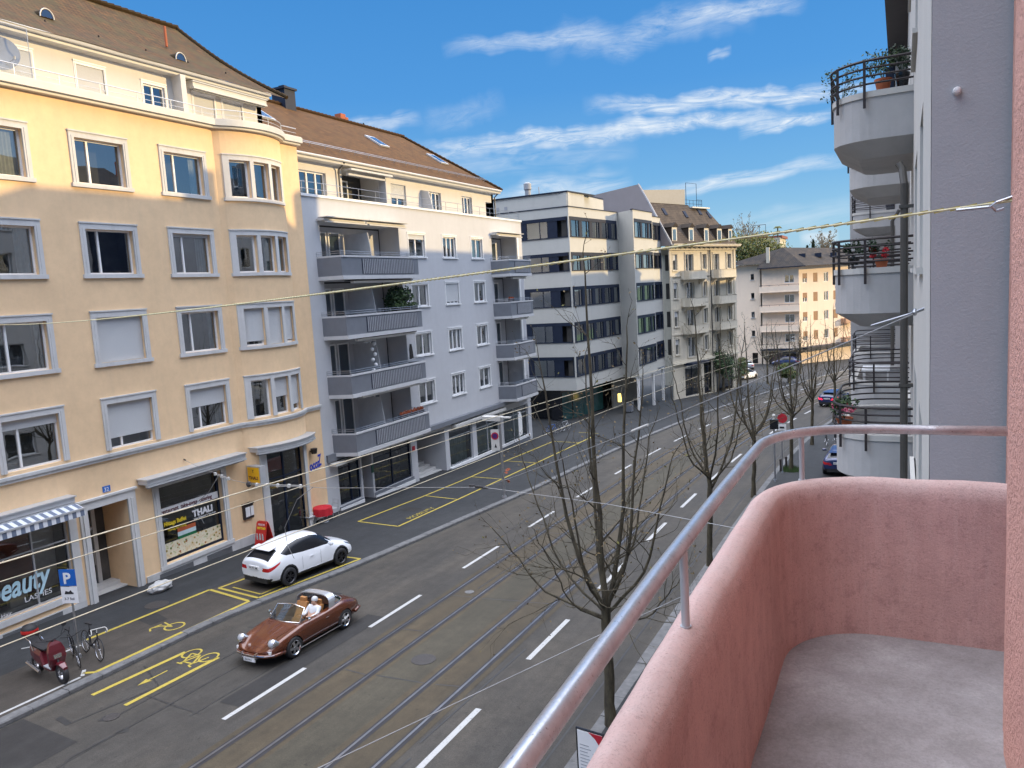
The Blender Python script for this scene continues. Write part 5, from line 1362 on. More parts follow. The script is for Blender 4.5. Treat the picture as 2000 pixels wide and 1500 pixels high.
pieces('pipe_clamp', 'pipebrown', nb, [((-.05, 14.55, z), (OX, 14.68, z + .05)) for z in (-8, -5, -2, 1)])
mb = MB(); mb.lathe([(0, .03), (.018, .025), (.026, 0), (.026, -.03), (.0, -.04)], 12, Matrix.Translation((.318, 5.98, 1.13)) @ Matrix.Rotation(pi / 2, 4, 'X')); mb.build('wall_sensor', 'white', nb)
mb = MB(); mb.box((-.62, 36.3, 2.6), (-.3, 39.2, 8.2)); mb.build('glazed_stack', 'darkframe', nb)

# our own building: balcony, pillar, body above and below
PX = .28
pk = thing('pink_apartment_building', (PX, 1, gz(1)), 'pink rendered apartment building whose curved balcony fills the near right corner', 'building')
def bplan(off, x_in=.62):
    # crest line of the parapet, offset outwards by off
    r = .42 + off; xo = -.488 - off; yo = 3.435 + off
    return [(xo + .035, -2.2), (xo + .03, .0), (xo + .02, .9), (xo + .005, 1.6), (xo, 2.2)] + arc(xo + r, yo - r, r, 180, 90, 14) + [(x_in * .5 - .1, yo), (x_in, yo)]
prof = [(-.075, -1.52), (-.072, -1.40), (-.064, -1.2), (-.060, -.98), (-.056, -.91), (-.046, -.872), (-.024, -.853), (.0, -.848), (.020, -.853), (.040, -.870), (.052, -.915), (.056, -1.1), (.06, -1.75), (.0, -1.8)]
mb = MB(); L0 = [bplan(o) for o, z in prof]
def dense(P):
    out = []
    for (a, b) in zip(P, P[1:]):
        d = sqrt((a[0] - b[0]) ** 2 + (a[1] - b[1]) ** 2); n_ = max(1, int(d / .05))
        for i in range(n_): out.append((a[0] + (b[0] - a[0]) * i / n_, a[1] + (b[1] - a[1]) * i / n_))
    return out + [P[-1]]
base_ = bplan(0)
segs = []
for (a, b) in zip(base_, base_[1:]):
    d = sqrt((a[0] - b[0]) ** 2 + (a[1] - b[1]) ** 2); segs.append(max(1, int(d / .05)))
def dens2(P):
    out = []
    for (a, b), n_ in zip(zip(P, P[1:]), segs):
        for i in range(n_): out.append((a[0] + (b[0] - a[0]) * i / n_, a[1] + (b[1] - a[1]) * i / n_))
    return out + [P[-1]]
LL = [dens2(P) for P in L0]
rows = []
for j, (o, z) in enumerate(prof):
    row = []
    for i, (x, y) in enumerate(LL[j]):
        w1_ = noise.noise(Vector((x * 5, y * 5, z * 5))) * .006 + noise.noise(Vector((x * 22, y * 22, z * 22))) * .0016
        row.append((x + w1_, y + w1_ * .6, z + w1_ * .8 * (1 if -1.3 < z else 0)))
    rows.append(row)
for j in range(len(rows) - 1):
    for i in range(len(rows[0]) - 1):
        mb.face([rows[j][i], rows[j][i + 1], rows[j + 1][i + 1], rows[j + 1][i]])
o = mb.build('parapet', 'pink', pk, smooth=True, fix=False)
bm = bmesh.new(); bm.from_mesh(o.data); bmesh.ops.remove_doubles(bm, verts=bm.verts, dist=1e-4); bmesh.ops.recalc_face_normals(bm, faces=bm.faces); bm.to_mesh(o.data); bm.free()
mb = MB(); P = bplan(-.06); mb.face([(x, y, -1.5) for x, y in P] + [(.62, -2.2, -1.5)]); mb.face([(x, y, -1.79) for x, y in bplan(.06)] + [(.62, -2.2, -1.79)]); mb.build('floor', 'balcfloor', pk, fix=False)
# hand rail
hr = [(-.46, -2.0), (-.455, .2), (-.47, .95), (-.485, 1.6), (-.492, 2.2), (-.492, 2.75)] + [(-.492 + .37 - .37 * cos(rad(a)), 2.98 + .44 * sin(rad(a))) for a in range(8, 90, 8)] + [(-.1, 3.43), (.1, 3.44), (.6, 3.46)]
mb = MB(); mb.tube([(x, y, -.645) for x, y in hr], .0195, 20)
h_ = mb.build('handrail', 'handrail', pk, smooth=True)
for (x, y) in ((-.478, 1.80), (-.372, 3.325), (-.46, .1)):
    mb = MB(); mb.tube([(x, y, -.87), (x, y, -.655)], .0105, 14); mb.tube([(x, y, -.853), (x, y, -.846)], .014, 14); mb.build('post', 'alu', h_, smooth=40)
# pillar / wall plane on the right
mb = MB(); n_ = 26
for i in range(34):
    for j in range(60):
        def q(a, b):
            y = 2.76 - .14 * a; z = -1.5 + .12 * b
            e = .004 * noise.noise(Vector((y * 9, z * 9, 0)))
            return (PX + e + (.012 if a == 0 else 0), y, z)
        mb.face([q(i, j), q(i + 1, j), q(i + 1, j + 1), q(i, j + 1)])
mb.face([(PX + .012, 2.76, -1.5), (PX + .012, 2.76, 5.7), (.7, 2.76, 5.7), (.7, 2.76, -1.5)])
mb.build('pillar', 'pinkrough', pk, fix=False)
mb = MB()
mb.box((.62, 2.76, -11), (11, 5.95, 5.7)); mb.box((.62, -22, 5.7), (11, 5.95, 8.5)); mb.box((.62, -22, -11), (11, -1.9, 5.7)); mb.box((2.2, -1.9, -11), (11, 2.76, 5.7)); mb.box((.62, -1.9, -11), (2.2, 2.76, -1.85)); mb.box((.62, -1.9, 2.2), (2.2, 2.76, 5.7))
mb.build('wall', 'pinkrough', pk)
mb = MB(); roofface(mb, [(.1, -22, 8.5), (.1, 5.9, 8.5), (5, 5.9, 10.2), (5, -22, 10.2)]); roofface(mb, [(11.5, 5.9, 8.5), (11.5, -22, 8.5), (5, -22, 10.2), (5, 5.9, 10.2)]); mb.face([(.1, -22, 8.5), (5, -22, 10.2), (11.5, -22, 8.5)]); mb.build('roof', 'darkslate', pk, fix=False)
# further buildings on our side (they shade the street and show in window glass)
def simple_block(x0_, y0_, x1_, y1_, zt, label, seed, ang=0):
    f = Frame(x0_, y1_, x0_ - x0_, -1)
    t_ = thing('townhouse', (x0_, y0_, gz(y0_)), label, 'building'); L_ = y1_ - y0_
    ops = []; z = zt - 2.4
    while z > gz(y1_) + .5:
        u = 1.2
        while u < L_ - 1.8: ops.append((u, u + 1.2, z, z + 1.5)); u += 3.0
        z -= 3.0
    mb = MB(); wall(mb, f, 0, L_, -14, zt, ops, .2); mb.box((x0_ + .01, y0_, -14), (x1_, y0_ + .2, zt)); mb.box((x0_ + .01, y1_ - .2, -14), (x1_, y1_, zt)); mb.build('wall', ['ourwhite', 'room'], t_)
    for a, b, c, d in ops: window(t_, f, a, b, c, d, mull=(.5,), depth=.2)
    mb = MB(); roofface(mb, [(x0_ - .4, y0_ - .3, zt), (x0_ - .4, y1_ + .3, zt), (x0_ + 5, y1_, zt + 2.2), (x0_ + 5, y0_, zt + 2.2)]); roofface(mb, [(x1_, y1_, zt), (x1_, y0_, zt), (x0_ + 5, y0_, zt + 2.2), (x0_ + 5, y1_, zt + 2.2)])
    mb.face([(x0_ - .4, y0_ - .3, zt), (x0_ + 5, y0_, zt + 2.2), (x1_, y0_, zt)]); mb.face([(x0_ - .4, y1_ + .3, zt), (x0_ + 5, y1_, zt + 2.2), (x1_, y1_, zt)])
    mb.build('roof', 'darkslate', t_, fix=False)
simple_block(.6, 47.4, 12, 64, 8.0, 'pale townhouse beyond the grey balconies, nearest of the two down the street', 1)
simple_block(2.6, 64.4, 14, 84, 6.8, 'lower pale townhouse standing second beyond the grey balconies', 2)

simple_block(4.2, 84.4, 15, 97, 5.6, 'low townhouse standing third beyond the grey balconies', 3)
simple_block(6.5, 97.4, 17, 110, 4.4, 'lowest townhouse standing fourth beyond the grey balconies', 4)
# ------------------------------------------------------------------ trees
def twig(mb, p, d, L_, r, depth, rnd, up=.25, tips=None, k=5, wig=.28, ratio=.62):
    n_ = 4 if depth > 1 else 3
    pts = [p]; rs_ = [r]; cur = p.copy(); dd = d.normalized()
    for i in range(n_):
        dd = (dd + Vector((rnd.uniform(-wig, wig), rnd.uniform(-wig, wig), rnd.uniform(-wig, wig) * .7 + up * .35))).normalized()
        cur = cur + dd * (L_ / n_); pts.append(cur.copy()); rs_.append(r * (1 - .6 * (i + 1) / n_))
    mb.tube(pts, rs_, k if r > .02 else (4 if r > .008 else 3), cap=False)
    if depth <= 0:
        if tips is not None: tips.append((cur.copy(), dd.copy()))
        return
    m = rnd.choice((2, 3, 3, 4)) if depth > 1 else rnd.choice((2, 3))
    for j in range(m):
        t = rnd.uniform(.25, 1.0) if j else 1.0
        q = pts[min(n_, max(1, int(t * n_)))]
        a = rnd.uniform(0, 2 * pi); o_ = dd.orthogonal().normalized(); o2 = dd.cross(o_)
        sp = rnd.uniform(.45, .95)
        nd = (dd * cos(sp) + (o_ * cos(a) + o2 * sin(a)) * sin(sp)).normalized()
        twig(mb, q, nd, L_ * ratio * rnd.uniform(.8, 1.2), max(.0032, r * .45), depth - 1, rnd, up, tips, k, wig, ratio)
def limb(mb, pts, r0, r1, rnd, side, depth=2, tips=None, start=.15, sl=1.4, up=.25):
    P = [Vector(p) for p in pts]
    # smooth polyline
    Q = []
    for i in range(len(P) - 1):
        a, b = P[max(i - 1, 0)], P[i]; c, d = P[i + 1], P[min(i + 2, len(P) - 1)]
        for t in (0, .25, .5, .75):
            Q.append(.5 * ((2 * b) + (c - a) * t + (2 * a - 5 * b + 4 * c - d) * t * t + (3 * b - a - 3 * c + d) * t ** 3))
    Q.append(P[-1]); n_ = len(Q)
    Q = [q + Vector((rnd.uniform(-1, 1), rnd.uniform(-1, 1), 0)) * .03 * (i > 0) for i, q in enumerate(Q)]
    rr = [r0 + (r1 - r0) * (i / (n_ - 1)) ** .8 for i in range(n_)]
    mb.tube(Q, rr, 8 if r0 > .04 else 6, cap=False)
    for s_ in range(side):
        t = start + (1 - start) * (s_ + rnd.random() * .8) / side
        i = min(n_ - 2, int(t * (n_ - 1))); d = (Q[i + 1] - Q[i]).normalized()
        a = rnd.uniform(0, 2 * pi); o_ = d.orthogonal().normalized(); o2 = d.cross(o_); sp = rnd.uniform(.6, 1.25)
        nd = d * cos(sp) + (o_ * cos(a) + o2 * sin(a)) * sin(sp)
        twig(mb, Q[i], nd, sl * (1.15 - t * .75) * rnd.uniform(.7, 1.2), rr[i] * .34 + .004, depth, rnd, up, tips)
    twig(mb, Q[-1], Q[-1] - Q[-2], sl * .4, r1, depth - 1, rnd, up, tips)
def buds(mb, tips, rnd, size=.03, mi=1, mi2=2, share=.12, per=1):
    for p, d in tips:
        for _ in range(per):
            c = p - d * rnd.uniform(0, .12) + Vector((rnd.uniform(-1, 1), rnd.uniform(-1, 1), rnd.uniform(-1, 1))) * .02
            s_ = size * rnd.uniform(.5, 1.3); a = Vector((rnd.uniform(-1, 1), rnd.uniform(-1, 1), rnd.uniform(-1, 1))).normalized(); b = a.orthogonal().normalized()
            mb.face([tuple(c - a * s_), tuple(c + b * s_ * .5), tuple(c + a * s_), tuple(c - b * s_ * .5)], mi2 if rnd.random() < share else mi)
def street_tree(base, limbs, label, seed, trunk_r=.16, fork=2.9, lean=(0, 0), side=8, sl=1.4, depth=2, dry=.03):
    x, y = base; z = gz(y) + .05; rnd = random.Random(seed)
    t = thing('street_tree', (x, y, z), label, 'tree', 'bare street trees along the near kerb')
    mb = MB(); F = Vector((x + lean[0], y + lean[1], z + fork))
    n_ = 9
    pts = [Vector((x, y, z - .1)).lerp(F, i / n_) + Vector((rnd.uniform(-1, 1), rnd.uniform(-1, 1), 0)) * (.025 if 0 < i < n_ else 0) for i in range(n_ + 1)]
    mb.tube(pts, [trunk_r * (1.25 - .35 * min(1, i / 2) - .12 * i / n_) for i in range(n_ + 1)], 12, cap=False)
    mb.build('trunk', 'bark', t, smooth=True)
    mb = MB(); tips = []
    for (off, end, r0) in limbs:
        s_ = F + Vector((0, 0, off)); e = Vector(end); m1 = s_.lerp(e, .33) + Vector(((e.x - s_.x) * .22, (e.y - s_.y) * .22, -.05 * (e.z - s_.z))); m2 = s_.lerp(e, .68) + Vector(((e.x - s_.x) * .12, (e.y - s_.y) * .12, 0))
        limb(mb, [s_, m1, m2, e], r0, .012, rnd, side if r0 > .05 else side - 2, depth, tips, sl=sl)
    buds(mb, tips, rnd, .035)
    if dry:
        for _ in range(8):
            p = Vector((-8.40, y, -4.25)) + Vector((rnd.uniform(-.06, .06), rnd.uniform(-.06, .06), rnd.uniform(-.25, .12)))
            a = Vector((rnd.uniform(-1, 1), rnd.uniform(-1, 1), rnd.uniform(-1, 1))).normalized() * .055; b = a.orthogonal().normalized() * .03
            mb.face([tuple(p - a), tuple(p + b), tuple(p + a), tuple(p - b)], 3)
    mb.build('crown', ['bark', 'bud', 'olive', 'dryleaf'], t, fix=False)
    return t
X, Y_ = -6.05, 15.85
street_tree((X, Y_), [(0, (-6.2, 15.9, .75), .088), (-.05, (-5.4, 16.3, -.9), .072), (.0, (-4.9, 15.6, -2.0), .06), (0, (-7.35, 15.7, -1.5), .068), (-.1, (-4.5, 16.3, -3.8), .045), (0, (-6.7, 16.9, -1.7), .055),
     (-.2, (-8.65, 15.6, -5.7), .035), (-.3, (-4.2, 15.4, -6.3), .028), (-.1, (-8.3, 16.5, -4.1), .036), (0, (-6.2, 14.2, -3.6), .042), (-.25, (-7.0, 14.7, -5.6), .024), (.3, (-5.3, 17.4, -3.4), .036)],
     'nearest bare street tree, tallest, in front of the white office building', 12, .14, 2.85, (.0, 0), 8, 1.45, 2)
def auto_limbs(x, y, top, n_, spread, seed, fork):
    rnd = random.Random(seed); z = gz(y); out = [(0, (x + rnd.uniform(-.3, .3), y, top), .085)]
    for i in range(n_):
        a = 2 * pi * i / n_ + rnd.uniform(-.3, .3); s_ = spread * rnd.uniform(.6, 1.0)
        out.append((rnd.uniform(-.2, .3), (x + s_ * cos(a), y + s_ * sin(a), z + fork + (top - z - fork) * rnd.uniform(.45, .97)), rnd.uniform(.04, .065)))
    return out
for i, (x, y, top, sp, fk, sd, lb) in enumerate(((-6.4, 27.8, -.9, 2.1, 3.1, 31, 'second bare street tree, beyond the tallest one, crossing the cream building'),
        (-6.75, 39.4, -2.4, 1.9, 2.9, 32, 'third bare street tree, its trunk crossing the silver handrail'),
        (-5.75, 46.0, -2.6, 1.9, 3.2, 33, 'bare street tree with grass and bollards round its foot by the round red sign'),
        (-5.5, 55.0, -3.2, 1.7, 3.0, 34, 'slim bare street tree with scooters parked at its foot'),
        (-4.9, 66.0, -2.5, 2.0, 3.2, 35, 'farthest bare tree on the near kerb, beside the blue car braking'))):
    street_tree((x, y), auto_limbs(x, y, top, 6, sp, sd, fk), lb, sd, .12, fk, (.1, 0), 8, 1.2, 2 if i < 2 else 1, 0)
for i, (x, y, top, lb) in enumerate(((-14.8, 98, -5.6, 'small budding tree on the far pavement before the cream corner house'), (-12.5, 112, -6.0, 'budding tree on the far pavement nearest the pink shop front'), (-5.8, 118, -5.0, 'pale budding tree on the far bend of the street'))):
    t = street_tree((x, y), auto_limbs(x, y, top, 8, 2.1, 50 + i, 2.8), lb, 50 + i, .13, 2.8, (0, 0), 7, 1.3, 1, 0)
    t['group'] = 'budding trees on the far pavement'
def leafball(mb, c, rad_, n_, rnd, size=.06, mi=0, mis=1, squash=1.0):
    for _ in range(n_):
        d = Vector((rnd.gauss(0, 1), rnd.gauss(0, 1), rnd.gauss(0, 1))).normalized() * rnd.uniform(.35, 1) ** .6
        r = rad_ * (1 + .35 * noise.noise(d * 2.3 + Vector(c)))
        p = Vector(c) + Vector((d.x * r, d.y * r, d.z * r * squash))
        a = Vector((rnd.uniform(-1, 1), rnd.uniform(-1, 1), rnd.uniform(-1, 1))).normalized() * size * rnd.uniform(.6, 1.4); b = a.orthogonal().normalized() * size * .6
        mb.face([tuple(p - a), tuple(p + b), tuple(p + a), tuple(p - b)], mi if rnd.random() < .7 else mi + mis)
def bushy(name, x, y, z, h, r, mats, label, cat, seed, n_=2600, size=.12, group=None, trunk=True):
    rnd = random.Random(seed); t = thing(name, (x, y, z), label, cat, group)
    if trunk: mb = MB(); mb.tube([(x, y, z - .1), (x, y, z + h * .5), (x + .1, y, z + h * .8)], [.09 * r, .05 * r, .02], 7); mb.build('trunk', 'bark', t)
    mb = MB()
    for k in range(7):
        a = rnd.uniform(0, 2 * pi); q = rnd.uniform(0, .6) * r
        leafball(mb, (x + q * cos(a), y + q * sin(a), z + h * rnd.uniform(.4, .85)), r * rnd.uniform(.4, .7), n_ // 7, rnd, size, 0, 1, h / r * .35)
    mb.build('crown', mats, t, fix=False); return t
bushy('evergreen_shrub', -18.2, 88.5, gz(88), 5.0, 2.0, ['darkleaf', 'leaf'], 'dark evergreen shrub in front of the cream mansard building', 'shrub', 61)
bushy('evergreen_shrub', -17.2, 93.5, gz(93), 3.6, 1.5, ['leaf', 'olive'], 'small yellow green shrub right of the dark evergreen', 'shrub', 62)
bushy('evergreen_shrub', -12.5, 99, gz(99), 2.6, 1.3, ['leaf', 'olive'], 'bushy budding shrub beneath the cream corner house', 'shrub', 63)
# hillside trees
def hill_tree(x, y, z, h, r, label, seed, mat='farbark', leaf=None, depth=3):
    rnd = random.Random(seed); t = thing('hill_tree', (x, y, z), label, 'tree', None)
    mb = MB(); mb.tube([(x, y, z), (x + .2, y, z + h * .3)], [.35, .25], 8); mb.build('trunk', mat, t)
    mb = MB(); tips = []
    for i in range(12):
        a = 2 * pi * i / 12 + rnd.uniform(-.2, .2); q = r * rnd.uniform(.15, .95)
        e = Vector((x + q * cos(a), y + q * sin(a), z + h * rnd.uniform(.65, 1.0) - q * .25)); s_ = Vector((x + .2, y, z + h * rnd.uniform(.2, .35)))
        limb(mb, [s_, s_.lerp(e, .4) + Vector((0, 0, .3)), e], .14, .03, rnd, 8, 2, tips, sl=h * .16)
    if leaf:
        buds(mb, tips, rnd, .16, 1, 1, 0, 3)
    mb.build('crown', [mat, leaf or mat], t, fix=False); return t
hill_tree(-33.5, 192, 3, 12.5, 6.0, 'tall bare tree on the hill left of the glazed roof terrace', 71, 'farbark', 'bud')
hill_tree(-17.0, 205, 2, 8.6, 4.0, 'pale bare tree on the hill right of the two conifers', 72, 'farbark', 'bud')
rnd = random.Random(73)
t = thing('hedge', (-30, 183, 2), 'olive green overgrown hedge below the terrace house on the hill', 'hedge')
mb = MB()
for i in range(13): leafball(mb, (-36 + i * 1.0, 184 + rnd.uniform(-.6, .6), 5.0 + rnd.uniform(-1.5, 1.2) + (1.5 if i < 9 else -.2)), 2.4, 700, rnd, .22, 0, 1, 1.5)
mb.build('crown', ['olive', 'leaf'], t, fix=False)
for (x, h, sd, lb) in ((-19.6, 6.2, 74, 'left dark conifer on the hill behind the hipped roof'), (-18.3, 7.4, 75, 'right, taller dark conifer on the hill behind the hipped roof')):
    rnd = random.Random(sd); t = thing('conifer', (x, 192, 0), lb, 'tree'); mb = MB(); mb.tube([(x, 192, -1), (x, 192, h)], [.2, .03], 6); mb.build('trunk', 'bark', t); mb = MB()
    for _ in range(1500):
        u = rnd.random() ** .7; a = rnd.uniform(0, 2 * pi); q = (1 - u) * 1.6 * rnd.uniform(.5, 1) + .05; p = Vector((x + q * cos(a), 192 + q * sin(a), h * u + .5)); d = Vector((cos(a), sin(a), -.3)) * .3; b = Vector((-sin(a), cos(a), 0)) * .12
        mb.face([tuple(p - d), tuple(p + b), tuple(p + d), tuple(p - b)], 0)
    mb.build('crown', 'darkleaf', t, fix=False)
t = thing('palm_tree', (-25.7, 189.5, 9), 'small palm in a pot on the hill house terrace', 'palm'); mb = MB(); mb.tube([(-25.7, 189.5, 8.9), (-25.7, 189.5, 11.0)], .15, 6); mb.build('trunk', 'bark', t); mb = MB()
for i in range(14):
    a = 2 * pi * i / 14; c_, s_ = cos(a), sin(a)
    mb.tube([(-25.7, 189.5, 11), (-25.7 + .5 * c_, 189.5 + .5 * s_, 11.35), (-25.7 + 1.0 * c_, 189.5 + 1.0 * s_, 10.9)], [.05, .12, .02], 4)
mb.build('crown', 'olive', t)
rnd = random.Random(80)
mb = MB()
for _ in range(900):
    a = rnd.uniform(0, 2 * pi); q = rnd.random() ** .5 * .6; p = Vector((-5.75 + q * cos(a), 46 + q * sin(a), gz(46) + PV)); h = rnd.uniform(.1, .3)
    mb.face([tuple(p), tuple(p + Vector((.02, 0, 0))), tuple(p + Vector((rnd.uniform(-.05, .05), rnd.uniform(-.05, .05), h)))])
tag(mb.build('grass_tuft', 'leaf', fix=False), kind='stuff', label='tuft of green grass round the foot of a street tree', cat='grass')
bn = 0
for (x, y, lb) in ((-6.25, 45.6, 'dark short bollard at the left edge of the grassy tree foot'), (-6.05, 46.4, 'dark short bollard just behind the left one at the grassy tree foot'), (-5.2, 45.7, 'dark short bollard at the right edge of the grassy tree foot')):
    t = thing('bollard', (x, y, gz(y) + PV), lb, 'bollard', 'bollards round the street tree'); z = gz(y) + PV
    mb = MB(); mb.lathe([(0, .75), (.05, .74), (.075, .7), (.075, .62), (.06, .6), (.06, 0)], 12, Matrix.Translation((x, y, z))); mb.build('post', 'darkbrown', t)

# ------------------------------------------------------------------ vehicles
DEP = None
def smooth_loft(stations, sub=2):
    rings = []
    for (x, hwb, hwm, hwl, zb, zm, zl, hwt, zt) in stations:
        half = [(0, zb), (hwb * .8, zb), (hwb, zb + .05), (hwm, zm), (hwl, zl), (hwt, zt - .035), (hwt * .55, zt), (0, zt + .012)]
        ring = [(x, y, z) for y, z in half] + [(x, -y, z) for y, z in half[-2:0:-1]]
        rings.append(ring)
    bm = bmesh.new(); V = [[bm.verts.new(p) for p in r] for r in rings]; n_ = len(rings[0])
    for a, b in zip(V, V[1:]):
        for i in range(n_): bm.faces.new((a[i], a[(i + 1) % n_], b[(i + 1) % n_], b[i]))
    bm.faces.new(V[0][::-1]); bm.faces.new(V[-1])
    bmesh.ops.recalc_face_normals(bm, faces=bm.faces)
    me = bpy.data.meshes.new('tmp'); bm.to_mesh(me); bm.free()
    o = bpy.data.objects.new('tmp', me); COL.objects.link(o); m = o.modifiers.new('s', 'SUBSURF'); m.levels = sub; m.render_levels = sub
    dg = bpy.context.evaluated_depsgraph_get(); me2 = bpy.data.meshes.new_from_object(o.evaluated_get(dg))
    bpy.data.objects.remove(o)
    bm = bmesh.new(); bm.from_mesh(me2); bpy.data.meshes.remove(me2); return bm
def cut(bm, polyp, axes, sel):
    # bisect along each edge of a polygon lying in the plane of the two axes
    n_ = len(polyp)
    for i in range(n_):
        a, b = polyp[i], polyp[(i + 1) % n_]
        d = Vector((b[0] - a[0], b[1] - a[1])); nn = (d.y, -d.x); co = [0, 0, 0]; no = [0, 0, 0]
        co[axes[0]], co[axes[1]] = a; no[axes[0]], no[axes[1]] = nn
        fs = [f for f in bm.faces if sel(f.calc_center_median(), f.normal)]
        geom = list({e for f in fs for e in f.edges} | {v for f in fs for v in f.verts}) + fs
        bmesh.ops.bisect_plane(bm, geom=geom, plane_co=co, plane_no=no)
def inpoly(p, polyp):
    c = False; n_ = len(polyp); j = n_ - 1
    for i in range(n_):
        if (polyp[i][1] > p[1]) != (polyp[j][1] > p[1]) and p[0] < (polyp[j][0] - polyp[i][0]) * (p[1] - polyp[i][1]) / (polyp[j][1] - polyp[i][1]) + polyp[i][0]: c = not c
        j = i
    return c
def split(bm, rules):
    out = {}
    bm.normal_update()
    for f in bm.faces:
        c, n_ = f.calc_center_median(), f.normal; k = 'body'
        for nm, fn in rules:
            if fn(c, n_): k = nm; break
        out.setdefault(k, []).append(f)
    res = {}
    for k, fs in out.items():
        vm = {}; vs = []; fc = []
        for f in fs:
            idx = []
            for v in f.verts:
                if v.index not in vm: vm[v.index] = len(vs); vs.append(v.co.copy())
                idx.append(vm[v.index])
            fc.append(idx)
        res[k] = (vs, fc)
    return res
def mesh_part(name, vs, fc, mat, parent, M4, smooth=True, off=0.0):
    me = bpy.data.meshes.new(name); me.from_pydata([tuple(M4 @ v) for v in vs], [], fc); me.materials.append(M[mat])
    for p in me.polygons: p.use_smooth = smooth
    o = bpy.data.objects.new(name, me); COL.objects.link(o); adopt(o, parent); return o
def circle(cx, cz, r, k=16): return [(cx + r * cos(2 * pi * i / k), cz + r * sin(2 * pi * i / k)) for i in range(k)]
def wheel(parent, M4, x, y, r, w=.2, spokes=5, rimmat='hubs', dark=False, twin=True):
    s_ = 1 if y > 0 else -1
    T = M4 @ Matrix.Translation((x, y, r)) @ Matrix.Rotation(-s_ * pi / 2, 4, 'X')
    mb = MB(); mb.lathe([(r * .68, -w / 2), (r * .92, -w / 2), (r, -w * .36), (r, w * .36), (r * .92, w / 2), (r * .68, w / 2), (r * .66, w * .3), (r * .66, -w / 2)], 28, T); o = mb.build('wheel', 'black', parent, smooth=50)
    mb = MB(); mb.lathe([(r * .67, w * .44), (r * .60, w * .40), (r * .58, w * .1), (0, w * .06)], 24, T)
    mb.build('rim_well', 'blackgloss', o)
    mb = MB(); mb.lathe([(r * .69, w * .5), (r * .66, w * .53), (r * .60, w * .42)], 28, T); mb.lathe([(0, w * .46), (r * .13, w * .45), (r * .15, w * .3)], 14, T)
    for k in range(spokes):
        for da in ((-.13, .13) if twin else (0,)):
            a = 2 * pi * k / spokes; a1 = a + da * .6; a2 = a + da * 1.6; wd = r * (.045 if twin else .14)
            p0 = Vector((cos(a1), sin(a1), 0)) * r * .1; p1 = Vector((cos(a2), sin(a2), 0)) * r * .63; n_ = (p1 - p0).cross(Vector((0, 0, 1))).normalized() * wd
            h0, h1 = w * .44, w * .43
            q = [(p0 - n_, h0), (p1 - n_, h1), (p1 + n_, h1), (p0 + n_, h0)]
            mb.prism(q, lambda p: T @ (p[0] + Vector((0, 0, p[1]))), lambda p: T @ (p[0] + Vector((0, 0, p[1] - w * .12))))
    mb.build('rim', rimmat, o)
    return o
